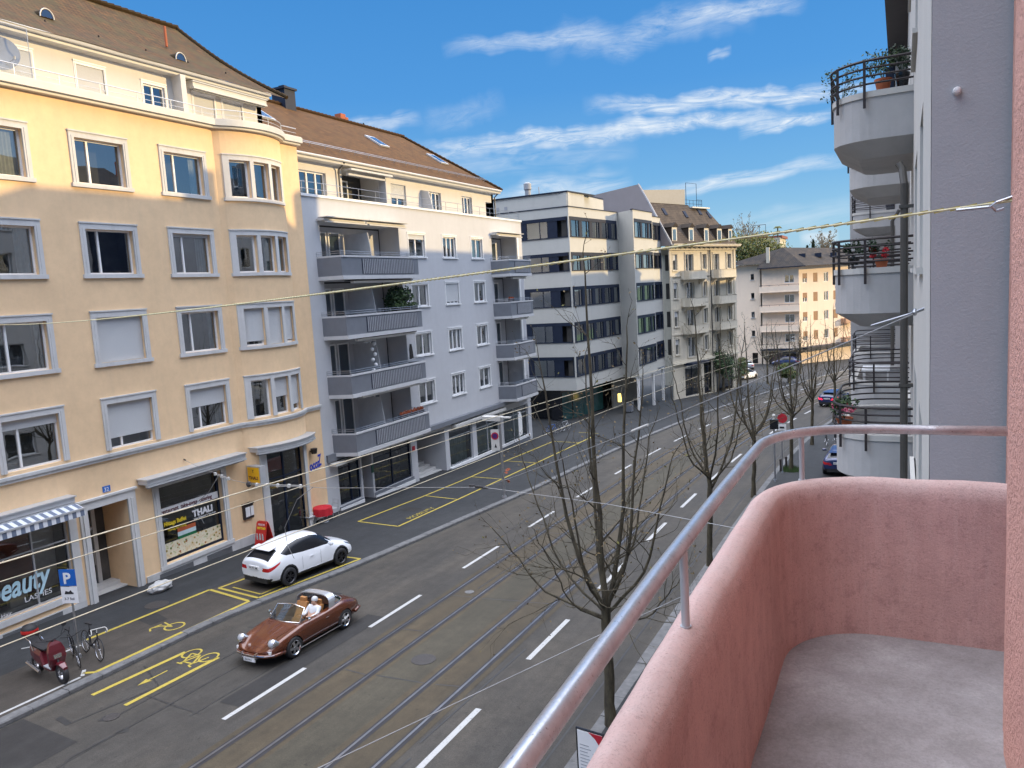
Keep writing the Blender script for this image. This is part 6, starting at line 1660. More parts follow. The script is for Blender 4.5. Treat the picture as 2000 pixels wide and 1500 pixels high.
def crossover(name, pos, heading, label, paint, scale=(1, 1, 1), lights='tail', group=None, sub=2, clad='black', plate=''):
    x, y = pos[:2]; z = gz(y) + (pos[2] if len(pos) > 2 else 0)
    c_ = thing(name, (x, y, z), label, 'car', group)
    pitch = math.atan(G_ * sin(heading))
    M4 = Matrix.Translation((x, y, z)) @ Matrix.Rotation(heading, 4, 'Z') @ Matrix.Rotation(-pitch, 4, 'Y') @ Matrix.Diagonal((*scale, 1))
    ST = [(-2.17, .60, .70, .62, .42, .60, .86, .45, .98), (-2.13, .72, .82, .76, .34, .60, .92, .56, 1.03), (-1.95, .80, .89, .86, .26, .62, 1.0, .60, 1.14), (-1.62, .86, .90, .87, .22, .62, 1.04, .58, 1.36), (-1.2, .88, .89, .84, .20, .60, 1.03, .57, 1.47),
          (-.6, .86, .86, .82, .20, .58, .99, .58, 1.545), (0, .86, .86, .81, .20, .58, .97, .58, 1.56), (.45, .86, .87, .82, .20, .58, .96, .56, 1.50), (.85, .87, .89, .84, .20, .60, .95, .56, 1.28), (1.12, .88, .90, .84, .20, .62, .94, .60, 1.06),
          (1.5, .88, .91, .83, .22, .62, .91, .58, .97), (1.85, .84, .88, .76, .25, .56, .82, .52, .88), (2.08, .76, .80, .68, .28, .50, .72, .46, .77), (2.17, .62, .66, .54, .34, .47, .60, .36, .64)]
    bm = smooth_loft(ST, sub)
    sidew = [(.98, .985), (.42, 1.40), (.05, 1.475), (-.55, 1.475), (-1.05, 1.395), (-1.52, 1.20), (-1.30, 1.10), (-.5, 1.03)]
    wh = [(1.36, .33), (-1.28, .33)]; hi = lambda c, n_: abs(n_.y) > .25 and c.z > .9
    cut(bm, sidew, (0, 2), hi)
    for wx, wz in wh: cut(bm, circle(wx, wz, .385), (0, 2), lambda c, n_, wx=wx: abs(c.y) > .4 and abs(c.x - wx) < .6 and c.z < .85); cut(bm, circle(wx, wz, .45), (0, 2), lambda c, n_, wx=wx: abs(c.y) > .4 and abs(c.x - wx) < .7 and c.z < .9)
    cut(bm, [(-3, .36), (3, .36), (3, -1), (-3, -1)][:2] + [(3, .36)], (0, 2), lambda c, n_: c.z < .6)
    ws = [(1.02, -.70), (1.02, .70), (.46, .60), (.46, -.60)]; cut(bm, ws, (0, 1), lambda c, n_: c.z > .95 and n_.z > .2)
    rw = [(-1.56, -.56), (-1.56, .56), (-2.03, .62), (-2.03, -.62)]; cut(bm, rw, (0, 1), lambda c, n_: c.z > 1.0)
    tl = [(-2.2, .82), (-1.62, .98), (-1.70, .90), (-2.2, .68)]; tly = lambda c, n_: abs(c.y) > .45 and c.x < -1.4
    cut(bm, tl, (0, 2), tly)
    hl = [(2.2, .66), (1.62, .86), (1.70, .78), (2.2, .56)]; cut(bm, hl, (0, 2), lambda c, n_: abs(c.y) > .35 and c.x > 1.4)
    rules = [('hole', lambda c, n_: abs(c.y) > .55 and any(inpoly((c.x, c.z), circle(wx, wz, .385)) for wx, wz in wh)),
             ('side_window', lambda c, n_: abs(n_.y) > .25 and inpoly((c.x, c.z), sidew)),
             ('windscreen', lambda c, n_: n_.z > .2 and n_.x > .2 and inpoly((c.x, c.y), ws) and c.z > .98),
             ('rear_window', lambda c, n_: n_.x < -.25 and inpoly((c.x, c.y), rw) and c.z > 1.04),
             ('tail_light', lambda c, n_: abs(c.y) > .45 and inpoly((c.x, c.z), tl)),
             ('headlight', lambda c, n_: abs(c.y) > .35 and c.x > 1.4 and inpoly((c.x, c.z), hl)),
             ('cladding', lambda c, n_: c.z < (.46 if c.x < -2.02 else .36) or (abs(c.y) > .55 and any(inpoly((c.x, c.z), circle(wx, wz, .45)) for wx, wz in wh)))]
    R_ = split(bm, rules); bm.free()
    mats = {'body': paint, 'side_window': 'blackgloss', 'windscreen': 'blackgloss', 'rear_window': 'blackgloss', 'tail_light': lights, 'headlight': 'glass', 'cladding': clad}
    for k, (vs, fc) in R_.items():
        if k == 'hole': continue
        if k in ('side_window', 'tail_light', 'headlight'):
            for s_ in (1, -1):
                f2 = [f for f in fc if sum(vs[i].y for i in f) * s_ > 0]
                if f2:
                    used = sorted({i for f in f2 for i in f}); mp = {i: j for j, i in enumerate(used)}
                    mesh_part(k, [vs[i] for i in used], [[mp[i] for i in f] for f in f2], mats[k] if k != 'headlight' else 'hubs', c_, M4)
        else: mesh_part(k, vs, fc, mats[k], c_, M4)
    fr3 = lambda a, b, c: M4 @ Vector((a, b, c))
    mb = MB(); mb.box((-1.9, -.62, .22), (1.9, .62, .7), fr3); mb.build('chassis', 'black', c_)
    for wx in (1.36, -1.28):
        for s_ in (1, -1): wheel(c_, M4, wx, s_ * .80, .335, .21, 5, 'darkrim')
    for s_ in (1, -1):
        mb = MB(); mb.lathe([(0, -.1), (.07, -.08), (.1, 0), (.07, .08), (0, .1)], 10, M4 @ Matrix.Translation((.72, s_ * 1.0, 1.05)) @ Matrix.Rotation(pi / 2, 4, 'X') @ Matrix.Diagonal((.8, .9, 1.2, 1))); mb.box((.69, s_ * .84, 1.0), (.75, s_ * .95, 1.03), fr3); mb.build('mirror', paint, c_, smooth=50)
        mb = MB(); mb.box((-.22, s_ * .862, .80), (-.02, s_ * .885, .825), fr3); mb.build('door_handle', paint, c_)
        mb = MB(); mb.box((.30, s_ * .868, .42), (.31, s_ * .874, .9), fr3); mb.box((-.62, s_ * .868, .45), (-.61, s_ * .872, .9), fr3); mb.build('door_seam', 'midgrey', c_)
    mb = MB(); mb.box((-2.2, -.27, .74), (-2.16, .27, .86), fr3); pl_ = mb.build('number_plate', 'signwhite', c_)
    text(plate or 'ZH 417 306', lambda u, zz, d: M4 @ Vector((-2.204 - d, .25 - u, zz)), 0, .765, 0, .095, 'black', pl_, 'lettering')
    mb = MB(); mb.box((-2.15, -.62, .28), (-2.08, .62, .42), fr3); mb.build('bumper', clad, c_); mb = MB(); mb.box((-1.86, -.50, 1.425), (-1.5, .50, 1.445), lambda a, b, c: M4 @ Vector((a, b, c + (a + 1.5) * .16 - .02))); mb.build('spoiler', paint, c_)
    return c_
hdg = atan2(2.73, .30)
crossover('parked_car', (-20.95, 21.85, PV), hdg, 'white crossover with black rear window parked in the yellow bay by the restaurant', 'car_white', sub=3, scale=(.985, 1.0, 1.045))
crossover('moving_car', (-5.75, 78.5), rad(76), 'dark blue car with glowing red brake lights driving away down the street', 'car_blue', lights='brake')
crossover('parked_car', (-3.1, 47.0, PV), rad(90), 'dark navy car with pale roof window parked on the pavement under the grey balconies', 'car_navy', scale=(1, .98, .95))
crossover('parked_car', (-21.5, 121.5), rad(110), 'silver car parked before the cream corner house, left of its shop', 'car_silver')
crossover('parked_car', (-18.6, 104.5), rad(75), 'white car half hidden by the shrubs before the cream mansard building', 'car_white')
crossover('parked_car', (-16.4, 128.0), rad(170), 'dark car in front of the pink shop window of the corner house', 'car_navy')

# open classic sports car
def targa(pos, heading):
    x, y = pos; z = gz(y)
    c_ = thing('sports_car', (x, y, z), 'copper brown open classic sports car with silver roll bar driving towards the camera', 'car')
    pitch = math.atan(G_ * sin(heading)); M4 = Matrix.Translation((x, y, z)) @ Matrix.Rotation(heading, 4, 'Z') @ Matrix.Rotation(-pitch, 4, 'Y')
    ST = [(-2.06, .40, .50, .42, .34, .46, .60, .28, .62), (-2.0, .58, .68, .60, .28, .46, .68, .42, .70), (-1.75, .70, .76, .70, .24, .50, .78, .50, .83), (-1.35, .74, .81, .76, .20, .52, .85, .56, .93), (-1.1, .75, .82, .77, .20, .52, .87, .58, .96), (-.8, .74, .81, .77, .18, .50, .87, .60, .93),
          (-.2, .72, .79, .76, .18, .48, .84, .62, .87), (.4, .72, .79, .75, .18, .48, .84, .62, .87), (.8, .74, .80, .76, .18, .50, .84, .60, .87), (1.15, .74, .80, .74, .20, .52, .82, .46, .78), (1.5, .72, .79, .72, .24, .50, .78, .42, .70), (1.8, .68, .77, .68, .26, .46, .70, .38, .60), (1.98, .60, .70, .60, .28, .42, .58, .32, .50), (2.06, .44, .52, .44, .32, .40, .48, .24, .45)]
    bm = smooth_loft(ST, 3)
    wh = [(1.13, .31), (-1.14, .31)]
    for wx, wz in wh: cut(bm, circle(wx, wz, .345), (0, 2), lambda c, n_, wx=wx: abs(c.y) > .4 and abs(c.x - wx) < .6 and c.z < .8)
    cab = [(.62, -.56), (.62, .56), (-.72, .56), (-.72, -.56)]; cut(bm, cab, (0, 1), lambda c, n_: c.z > .7)
    hood = [(1.92, -.36), (1.92, .36), (1.4, .46), (.80, .58), (.80, -.58), (1.4, -.46)]; cut(bm, hood, (0, 1), lambda c, n_: c.z > .4 and n_.z > .2)
    R_ = split(bm, [('hole', lambda c, n_: (abs(c.y) > .5 and any(inpoly((c.x, c.z), circle(wx, wz, .345)) for wx, wz in wh)) or (c.z > .8 and inpoly((c.x, c.y), cab))),
                    ('bonnet', lambda c, n_: n_.z > .2 and c.z > .4 and inpoly((c.x, c.y), hood))]); bm.free()
    for k, (vs, fc) in R_.items():
        if k != 'hole': mesh_part(k, [v + Vector((0, 0, .006)) for v in vs] if k == 'bonnet' else vs, fc, 'car_brown', c_, M4)
    f3 = lambda a, b, c: M4 @ Vector((a, b, c))
    mb = MB(); mb.box((-1.7, -.55, .2), (-.76, .55, .6), f3); mb.box((.66, -.55, .2), (1.75, .55, .55), f3); mb.build('chassis', 'black', c_)
    mb = MB(); mb.box((-.74, -.6, .25), (.64, .6, .28), f3); mb.box((-.76, -.58, .28), (-.72, .58, .86), f3); mb.box((.45, -.58, .28), (.62, .58, .80), f3); mb.box((.35, -.56, .70), (.62, .56, .84), f3)
    for s_ in (1, -1): mb.box((-.74, s_ * .56, .28), (.64, s_ * .60, .84), f3)
    mb.build('interior', 'black', c_)
    for s_ in (1, -1):
        mb = MB(); mb.box((-.35, s_ * .30 - .22, .35), (.12, s_ * .30 + .22, .52), f3); mb.prism([(-.32, .5), (-.2, .5), (-.40, 1.02), (-.50, 1.0)], lambda p: f3(p[0], s_ * .30 - .2, p[1]), lambda p: f3(p[0], s_ * .30 + .2, p[1])); mb.box((-.52, s_ * .3 - .11, 1.0), (-.42, s_ * .3 + .11, 1.14), f3); mb.build('seat', 'tan', c_)
    mb = MB(); mb.tube([f3(.36 + .09 * sin(a_) * .3, .31 + .18 * cos(a_), .80 + .18 * sin(a_)) for a_ in [2 * pi * i / 16 for i in range(16)]], .013, 6, closed=True); mb.build('steering_wheel', 'black', c_)
    wsf = [(.70, -.60, .86), (.40, -.54, 1.20), (.34, 0, 1.245), (.40, .54, 1.20), (.70, .60, .86)]
    mb = MB(); mb.tube([f3(*p) for p in wsf], .02, 8); mb.tube([f3(.70, -.60, .86), f3(.82, 0, .865), f3(.70, .60, .86)], .016, 8)
    wf = mb.build('windscreen_frame', 'chrome', c_, smooth=True)
    mb = MB()
    tp = [(.40, -.54, 1.20), (.36, -.28, 1.23), (.34, 0, 1.245), (.36, .28, 1.23), (.40, .54, 1.20)]; bt = [(.70, -.60, .86), (.78, -.3, .862), (.82, 0, .865), (.78, .3, .862), (.70, .60, .86)]
    for i in range(4): mb.face([f3(*bt[i]), f3(*bt[i + 1]), f3(*tp[i + 1]), f3(*tp[i])])
    mb.build('windscreen', 'carglass', wf, smooth=True, fix=False)
    mb = MB(); n_ = 14
    for i in range(n_):
        a, b = pi * i / n_, pi * (i + 1) / n_
        def bar(t, xx): 
            c, s_ = cos(t), sin(t); return f3(xx - .10 * s_, .665 * (abs(c) ** .55) * (1 if c > 0 else -1), .86 + .40 * s_ ** .5)
        mb.face([bar(a, -.52), bar(b, -.52), bar(b, -.80), bar(a, -.80)]); 
        mb.face([bar(a, -.52) - Vector((0, 0, .03)), bar(b, -.52) - Vector((0, 0, .03)), bar(b, -.80) - Vector((0, 0, .03)), bar(a, -.80) - Vector((0, 0, .03))]); mb.face([bar(a, -.52), bar(b, -.52), bar(b, -.52) - Vector((0, 0, .03)), bar(a, -.52) - Vector((0, 0, .03))])
    mb.build('roll_bar', 'car_silver', c_, smooth=40, fix=False)
    mb = MB()
    for i in range(n_):
        a, b = pi * i / n_, pi * (i + 1) / n_
        def rb(t): c, s_ = cos(t), sin(t); return f3(-.80 - .62 * s_ ** .7, .64 * (abs(c) ** .6) * (1 if c > 0 else -1), .90 + .03 * s_)
        mb.face([bar(a, -.80), bar(b, -.80), rb(b), rb(a)])
    mb.build('rear_window', 'carglass', c_, smooth=True, fix=False)
    mb = MB(); mb.tube([rb(pi * i / 20) for i in range(21)], .012, 6); mb.tube([bar(pi * i / 20, -.80) for i in range(21)], .012, 6); mb.build('trim', 'chrome', c_)
    for s_ in (1, -1):
        T = M4 @ Matrix.Translation((1.80, s_ * .60, .66)) @ Matrix.Rotation(rad(62), 4, 'Y')
        mb = MB(); mb.lathe([(0, .15), (.06, .145), (.095, .125), (.105, .10)], 18, T); hl_ = mb.build('headlight', 'lampglass', c_, smooth=True); mb = MB(); mb.lathe([(.100, .12), (.122, .11), (.125, .02), (.11, -.12)], 18, T); mb.build('headlight_ring', 'chrome', hl_, smooth=True)
        mb = MB(); mb.box((1.86, s_ * .48, .42), (2.0, s_ * .66, .50), f3); mb.build('indicator', 'signwhite', c_)
        mb = MB(); mb.tube([f3(.95, s_ * .815, .235), f3(-.9, s_ * .815, .235)], .018, 6); mb.build('sill_trim', 'chrome', c_)
        mb = MB(); mb.lathe([(0, .0), (.06, .0), (.065, .03), (0, .05)], 12, M4 @ Matrix.Translation((.50, s_ * .80, .96)) @ Matrix.Rotation(pi / 2, 4, 'Y')); mb.tube([f3(.5, s_ * .74, .86), f3(.5, s_ * .79, .92)], .01, 5); mb.build('mirror', 'chrome', c_, smooth=50)
        mb = MB(); mb.box((-.35, s_ * .795, .70), (-.22, s_ * .815, .72), f3); mb.build('door_handle', 'chrome', c_)
    bp = [(1.55, -.80), (1.86, -.74), (2.06, -.52), (2.12, -.2), (2.12, .2), (2.06, .52), (1.86, .74), (1.55, .80)]
    mb = MB(); mb.tube([f3(a, b, .37) for a, b in bp], .055, 8); bu = mb.build('bumper', 'car_brown', c_, smooth=True); mb = MB(); mb.tube([f3(a + .05, b, .39) for a, b in bp[1:-1]], .016, 6)
    for s_ in (1, -1): mb.box((2.08, s_ * .24, .30), (2.2, s_ * .28, .46), f3)
    mb.build('bumper_trim', 'chrome', bu)
    bq = [(-1.6, -.8), (-1.95, -.68), (-2.1, -.3), (-2.1, .3), (-1.95, .68), (-1.6, .8)]; mb = MB(); mb.tube([f3(a, b, .42) for a, b in bq], .05, 8); mb.build('bumper', 'car_brown', c_, smooth=True)
    mb = MB(); mb.box((2.14, -.22, .20), (2.17, .22, .31), f3); pl_ = mb.build('number_plate', 'signwhite', c_); text('ZH 911', lambda u, zz, d: M4 @ Vector((2.174 + d, -.18 + u, zz)), 0, .225, 0, .09, 'black', pl_, 'lettering')
    mb = MB()
    for k in range(5): mb.box((-1.45 - k * .05, -.25, .925 - k * .006), (-1.42 - k * .05, .25, .935 - k * .006), f3)
    mb.build('engine_grille', 'black', c_)
    for wx in (1.13, -1.14):
        for s_ in (1, -1): wheel(c_, M4, wx, s_ * .70, .31, .18, 5, 'chrome', twin=False)
    return M4
TM = targa((-16.62, 17.15), rad(-90.5))
def skinned(name, joints, edges, radii, mat, parent, M4, lvl=2):
    me = bpy.data.meshes.new(name); me.from_pydata([tuple(M4 @ Vector(p)) for p in joints], edges, []); o = bpy.data.objects.new(name, me); COL.objects.link(o)
    sm = o.modifiers.new('skin', 'SKIN'); o.modifiers.new('sub', 'SUBSURF').levels = lvl; o.modifiers['sub'].render_levels = lvl
    for v, r in zip(me.skin_vertices[0].data, radii): v.radius = (r, r) if not isinstance(r, tuple) else r
    me.skin_vertices[0].data[0].use_root = True
    dg = bpy.context.evaluated_depsgraph_get(); m2 = bpy.data.meshes.new_from_object(o.evaluated_get(dg)); bpy.data.objects.remove(o)
    m2.materials.clear(); m2.materials.append(M[mat])
    for p in m2.polygons: p.use_smooth = True; p.material_index = 0
    m2.name = name; o = bpy.data.objects.new(name, m2); COL.objects.link(o)
    if parent: adopt(o, parent)
    return o
def driver(M4):
    p0 = M4 @ Vector((-.2, .30, .5)); t = thing('person', p0, 'white haired driver in a pale shirt holding the wheel of the brown car', 'person')
    J = [(-.2, .3, .55), (-.26, .3, .75), (-.30, .3, .92), (-.30, .3, 1.03), (-.28, .3, 1.10), (-.27, .3, 1.19), (-.29, .48, .96), (-.12, .52, .78), (.10, .48, .80), (.28, .45, .86), (-.29, .12, .96), (-.12, .07, .78), (.10, .13, .80), (.28, .17, .86), (.12, .38, .52), (.12, .22, .52), (.42, .38, .48), (.42, .22, .48)]
    Ed = [(0, 1), (1, 2), (2, 3), (3, 4), (4, 5), (2, 6), (6, 7), (7, 8), (8, 9), (2, 10), (10, 11), (11, 12), (12, 13), (0, 14), (0, 15), (14, 16), (15, 17)]
    Rr = [.14, .14, .12, .05, .085, .075, .065, .05, .04, .035, .065, .05, .04, .035, .08, .08, .06, .06]
    b = skinned('body', J, Ed, Rr, 'skin', t, M4)
    Js = [J[0], J[1], J[2], J[6], J[7], J[8], J[10], J[11], J[12]]; skinned('shirt', Js, [(0, 1), (1, 2), (2, 3), (3, 4), (4, 5), (2, 6), (6, 7), (7, 8)], [.16, .16, .14, .085, .065, .052, .085, .065, .052], 'shirt', t, M4)
    mb = MB(); mb.lathe([(0, .11), (.06, .095), (.098, .05), (.102, 0), (.095, -.04)], 16, M4 @ Matrix.Translation((-.315, .3, 1.185)) @ Matrix.Rotation(-.35, 4, 'Y')); mb.build('hair', plain('white_hair', (.5, .5, .5), .8), t, smooth=True)
    for s_ in (-.03, .03):
        mb = MB(); mb.lathe([(0, .012), (.012, 0), (0, -.012)], 8, M4 @ Matrix.Translation((-.19, .3 + s_, 1.15))); mb.build('eye', 'black', t)
    mb = MB(); mb.lathe([(0, .03), (.018, -.01), (0, -.02)], 8, M4 @ Matrix.Translation((-.18, .3, 1.12))); mb.build('nose', 'skin', t)
driver(TM)

# scooter and bicycles by the parking sign
def torus(mb, c, r, w, T, k=28, mi=0): mb.tube([T @ Vector((c[0] + r * cos(2 * pi * i / k), c[1], c[2] + r * sin(2 * pi * i / k))) for i in range(k)], w, 6, mi, closed=True)
def scooter(x, y, ang):
    z = gz(y) + PV; t = thing('motor_scooter', (x, y, z), 'dark red motor scooter with black seat and red top case, parked by the bicycles', 'scooter')
    T = Matrix.Translation((x, y, z)) @ Matrix.Rotation(ang, 4, 'Z') @ Matrix.Scale(1.14, 4); f = lambda a, b, c: T @ Vector((a, b, c))
    for wx, nm in ((.64, 'wheel'), (-.62, 'wheel')):
        W_ = T @ Matrix.Translation((wx, 0, .25)) @ Matrix.Rotation(pi / 2, 4, 'X')
        mb = MB(); mb.lathe([(.15, -.05), (.22, -.06), (.25, -.03), (.25, .03), (.22, .06), (.15, .05), (.14, 0), (.15, -.05)], 24, W_); w_ = mb.build('wheel', 'black', t, smooth=50)
        mb = MB(); mb.lathe([(.16, -.04), (.13, -.045), (.13, .045), (.16, .04)], 20, W_); mb.lathe([(0, .05), (.04, .05), (.04, -.05), (0, -.05)], 12, W_)
        for k in range(5): mb.tube([W_ @ Vector((.03 * cos(k * 1.257), .03 * sin(k * 1.257), 0)), W_ @ Vector((.14 * cos(k * 1.257), .14 * sin(k * 1.257), 0))], .014, 5)
        mb.build('rim', 'hubs', w_)
    def loft(name, prof, mat, parent=t):   # prof: (x, half width, z low, z high)
        mb = MB(); rings = []
        for (a, hw, z0, z1) in prof: rings.append([f(a, hw * c, z0 + (z1 - z0) * s_) for c, s_ in ((.0, 0), (.8, .02), (1, .25), (1, .7), (.7, .96), (0, 1), (-.7, .96), (-1, .7), (-1, .25), (-.8, .02))])
        for r1, r2 in zip(rings, rings[1:]):
            for i in range(10): mb.face([r1[i], r1[(i + 1) % 10], r2[(i + 1) % 10], r2[i]])
        mb.face(rings[0]); mb.face(rings[-1]); return mb.build(name, mat, parent, smooth=45)
    loft('body', [(-.80, .07, .45, .72), (-.66, .13, .38, .76), (-.4, .16, .32, .74), (-.12, .15, .28, .70), (.0, .14, .26, .36), (.3, .13, .26, .34), (.38, .12, .28, .50)], 'maroon_paint')
    mb = MB()
    sh = [(.30, .10, .30), (.37, .17, .45), (.42, .20, .62), (.40, .19, .80), (.36, .14, .95), (.32, .07, 1.02)]
    for (a, hw, z0), (b, hw2, z1) in zip(sh, sh[1:]):
        for dx in (0, .09): mb.face([f(a + dx, -hw, z0), f(a + dx, hw, z0), f(b + dx, hw2, z1), f(b + dx, -hw2, z1)])
        for s_ in (1, -1): mb.face([f(a, s_ * hw, z0), f(a + .09, s_ * hw, z0), f(b + .09, s_ * hw2, z1), f(b, s_ * hw2, z1)])
    mb.build('leg_shield', 'maroon_paint', t, smooth=40)
    mb = MB(); mb.box((.5, -.09, .62), (.515, .09, .72), f); mb.build('headlight', 'hubs', t)
    loft('seat', [(-.72, .10, .74, .86), (-.5, .15, .74, .84), (-.2, .14, .72, .80), (.0, .08, .70, .76)], 'black')
    mb = MB(); mb.lathe([(.15, 0), (.19, .05), (.19, .16), (.15, .24), (.0, .28)], 18, T @ Matrix.Translation((-.86, 0, .92))); tc = mb.build('top_case', 'black', t, smooth=50); mb = MB(); mb.lathe([(.194, .07), (.198, .11), (.194, .16)], 18, T @ Matrix.Translation((-.865, 0, .92))); mb.build('case_band', 'redplastic', tc)
    loft('front_mudguard', [(.42, .05, .40, .46), (.55, .08, .46, .53), (.70, .08, .47, .53), (.84, .05, .38, .46)], 'maroon_paint')
    mb = MB(); mb.tube([f(.62, .0, .26), f(.46, 0, .62), f(.36, 0, .98), f(.34, 0, 1.06)], .03, 8); mb.tube([f(.26, .34, 1.12), f(.34, .15, 1.06), f(.36, 0, 1.05), f(.34, -.15, 1.06), f(.26, -.34, 1.12)], .016, 6)
    for s_ in (1, -1): mb.tube([f(.3, s_ * .22, 1.1), f(.32, s_ * .30, 1.28)], .008, 5); mb.lathe([(0, .01), (.06, .01), (.06, -.01), (0, -.01)], 10, T @ Matrix.Translation((.32, s_ * .31, 1.33)) @ Matrix.Rotation(pi / 2, 4, 'Y'))
    mb.build('handlebar', 'black', t)
    mb = MB(); mb.box((-.04, -.14, .33), (.36, .14, .36), f); mb.build('footboard', 'midgrey', t)
    mb = MB(); mb.tube([f(-.95, .12, .9), f(-.6, .14, .86), f(-.4, .16, .66)], .015, 5); mb.tube([f(-.95, -.12, .9), f(-.6, -.14, .86), f(-.4, -.16, .66)], .015, 5); mb.build('rack', 'hubs', t)
    mb = MB(); mb.tube([f(-.1, -.2, .2), f(-.75, -.2, .3)], .045, 8); mb.build('exhaust', 'hubs', t)
scooter(-21.45, 12.25, rad(-8))
def bicycle(x, y, ang, label, frame, drop=False, lean=.0, dz=PV, group=None):
    z = gz(y) + dz; t = thing('bicycle', (x, y, z), label, 'bicycle', group)
    T = Matrix.Translation((x, y, z)) @ Matrix.Rotation(ang, 4, 'Z') @ Matrix.Rotation(lean, 4, 'X'); f = lambda a, b, c: T @ Vector((a, b, c))
    for wx in (.52, -.52):
        mb = MB(); torus(mb, (wx, 0, .34), .325, .016, T); w_ = mb.build('wheel', 'black', t, smooth=True); mb = MB(); torus(mb, (wx, 0, .34), .30, .008, T)
        for k in range(16): a = 2 * pi * k / 16; mb.tube([f(wx, 0, .34), f(wx + .3 * cos(a), 0, .34 + .3 * sin(a))], .0022, 3, cap=False)
        mb.tube([f(wx, -.04, .34), f(wx, .04, .34)], .02, 6); mb.build('rim', 'hubs', w_)
    mb = MB(); bb, st_, hd, hd2 = (-.08, 0, .29), (-.22, 0, .78), (.34, 0, .80), (.38, 0, .66)
    for a, b, r in ((bb, st_, .017), (bb, hd2, .019), (st_, hd, .016), (hd, hd2, .02), (st_, (-.52, 0, .34), .009), (bb, (-.52, 0, .34), .011), (hd2, (.52, 0, .34), .013)): mb.tube([f(*a), f(*b)], r, 6)
    mb.build('frame', frame, t)
    mb = MB(); mb.tube([f(-.22, 0, .78), f(-.26, 0, .92)], .013, 6); mb.prism([(-.40, .05), (-.36, .075), (-.2, .03), (-.08, .015), (-.08, -.015), (-.2, -.03), (-.36, -.075), (-.4, -.05)], lambda p: f(p[0], p[1], .92), lambda p: f(p[0], p[1], .96)); mb.build('saddle', 'black', t)
    mb = MB(); mb.tube([f(.34, 0, .8), f(.32, 0, .92), f(.40, 0, .94)], .012, 6)
    if drop:
        for s_ in (1, -1): mb.tube([f(.40, 0, .94), f(.40, s_ * .2, .94), f(.50, s_ * .21, .93), f(.54, s_ * .22, .86), f(.48, s_ * .22, .80), f(.40, s_ * .22, .80)], .015, 6)
    else: mb.tube([f(.30, .28, .98), f(.38, .1, .95), f(.40, 0, .94), f(.38, -.1, .95), f(.30, -.28, .98)], .013, 6)
    mb.build('handlebar', 'offwhite' if drop else 'black', t)
    mb = MB(); mb.lathe([(0, .005), (.09, .005), (.09, -.005), (0, -.005)], 14, T @ Matrix.Translation((-.08, .05, .29)) @ Matrix.Rotation(pi / 2, 4, 'X')); mb.tube([f(-.08, .06, .29), f(.05, .07, .2), f(.05, .14, .2)], .01, 4); mb.tube([f(-.08, -.06, .29), f(-.2, -.07, .38), f(-.2, -.14, .38)], .01, 4); mb.build('crank', 'hubs', t)
bicycle(-21.75, 13.2, rad(-24), 'black city bicycle nearest the red scooter, leaning at the parking sign', 'blackgloss', False, rad(5))
bicycle(-21.6, 13.6, rad(-14), 'racing bicycle with white drop handlebar, behind the black bicycle', 'blackgloss', True, rad(-6))
for i, (x, y, a, fr_, lb) in enumerate(((-25.2, 55.6, 60, 'bluesign', 'blue bicycle, nearest the grey building in the row by the dark entrance'), (-25.0, 56.6, 70, 'blackgloss', 'black bicycle, middle of the row by the dark entrance'), (-24.9, 57.6, 65, 'alu', 'silver bicycle, farthest in the row by the dark entrance'), (-4.6, 55.2, 100, 'blackgloss', 'dark bicycle parked beside the slim tree on the near pavement'), (-4.1, 55.8, 95, 'alu', 'pale bicycle parked right of the dark one by the slim tree'))):
    bicycle(x, y, rad(a), lb, fr_, False, rad(3), PV, 'bicycles parked in rows')

# ------------------------------------------------------------------ signs and poles
def pole(name, x, y, h, r, label, cat, mat='metal'):
    z = gz(y) + PV; t = thing(name, (x, y, z), label, cat); mb = MB(); mb.tube([(x, y, z), (x, y, z + h)], r, 10); mb.lathe([(0, .1), (r * 1.7, .1), (r * 2.2, 0), (0, 0)], 10, Matrix.Translation((x, y, z))); mb.build('pole', mat, t); return t, z
t, z = pole('parking_sign', -21.9, 13.4, 2.75, .03, 'blue parking sign above a white plate on a pole beside the bicycles', 'road sign')
fs = lambda u, zz, d: (-21.9 + u * .93 - d * .2, 13.36 + u * .36 - d, zz)
mb = MB(); mb.box((-.25, z + 2.25, .0), (.25, z + 2.75, .02), fs); mb.build('sign_face', 'bluesign', t); text('P', fs, -.13, z + 2.33, .025, .46, 'signwhite', t, 'lettering', bold=.012)
mb = MB(); mb.box((-.25, z + 1.72, .0), (.25, z + 2.22, .02), fs); mb.build('plate', 'signwhite', t); mb = MB(); mb.box((-.12, z + 2.0, .021), (.14, z + 2.05, .026), fs); mb.prism([(-.14, z + 2.0), (-.1, z + 2.1), (.0, z + 2.07), (.06, z + 2.12), (.15, z + 2.0)], lambda p: fs(p[0], p[1], .021), lambda p: fs(p[0], p[1], .025)); mb.build('symbol', 'black', t); text('3-7 Std', fs, -.17, z + 1.82, .022, .11, 'black', t, 'lettering')
t, z = pole('lamp_post', -18.95, 35.3, 4.4, .065, 'galvanised post carrying a round no stopping sign and a flat lamp head', 'lamp post')
mb = MB(); mb.box((-19.9, 35.1, z + 4.15), (-18.85, 35.5, z + 4.38)); mb.box((-18.9, 35.2, z + 4.3), (-18.3, 35.4, z + 4.36)); mb.build('lamp_head', 'offwhite', t)
fs = lambda u, zz, d: (-19.05 + u * .95, 35.2 + u * .3 - d, zz)
mb = MB(); mb.box((-.38, z + 2.55, 0), (.06, z + 3.7, .015), fs); mb.build('plate', 'offwhite', t)
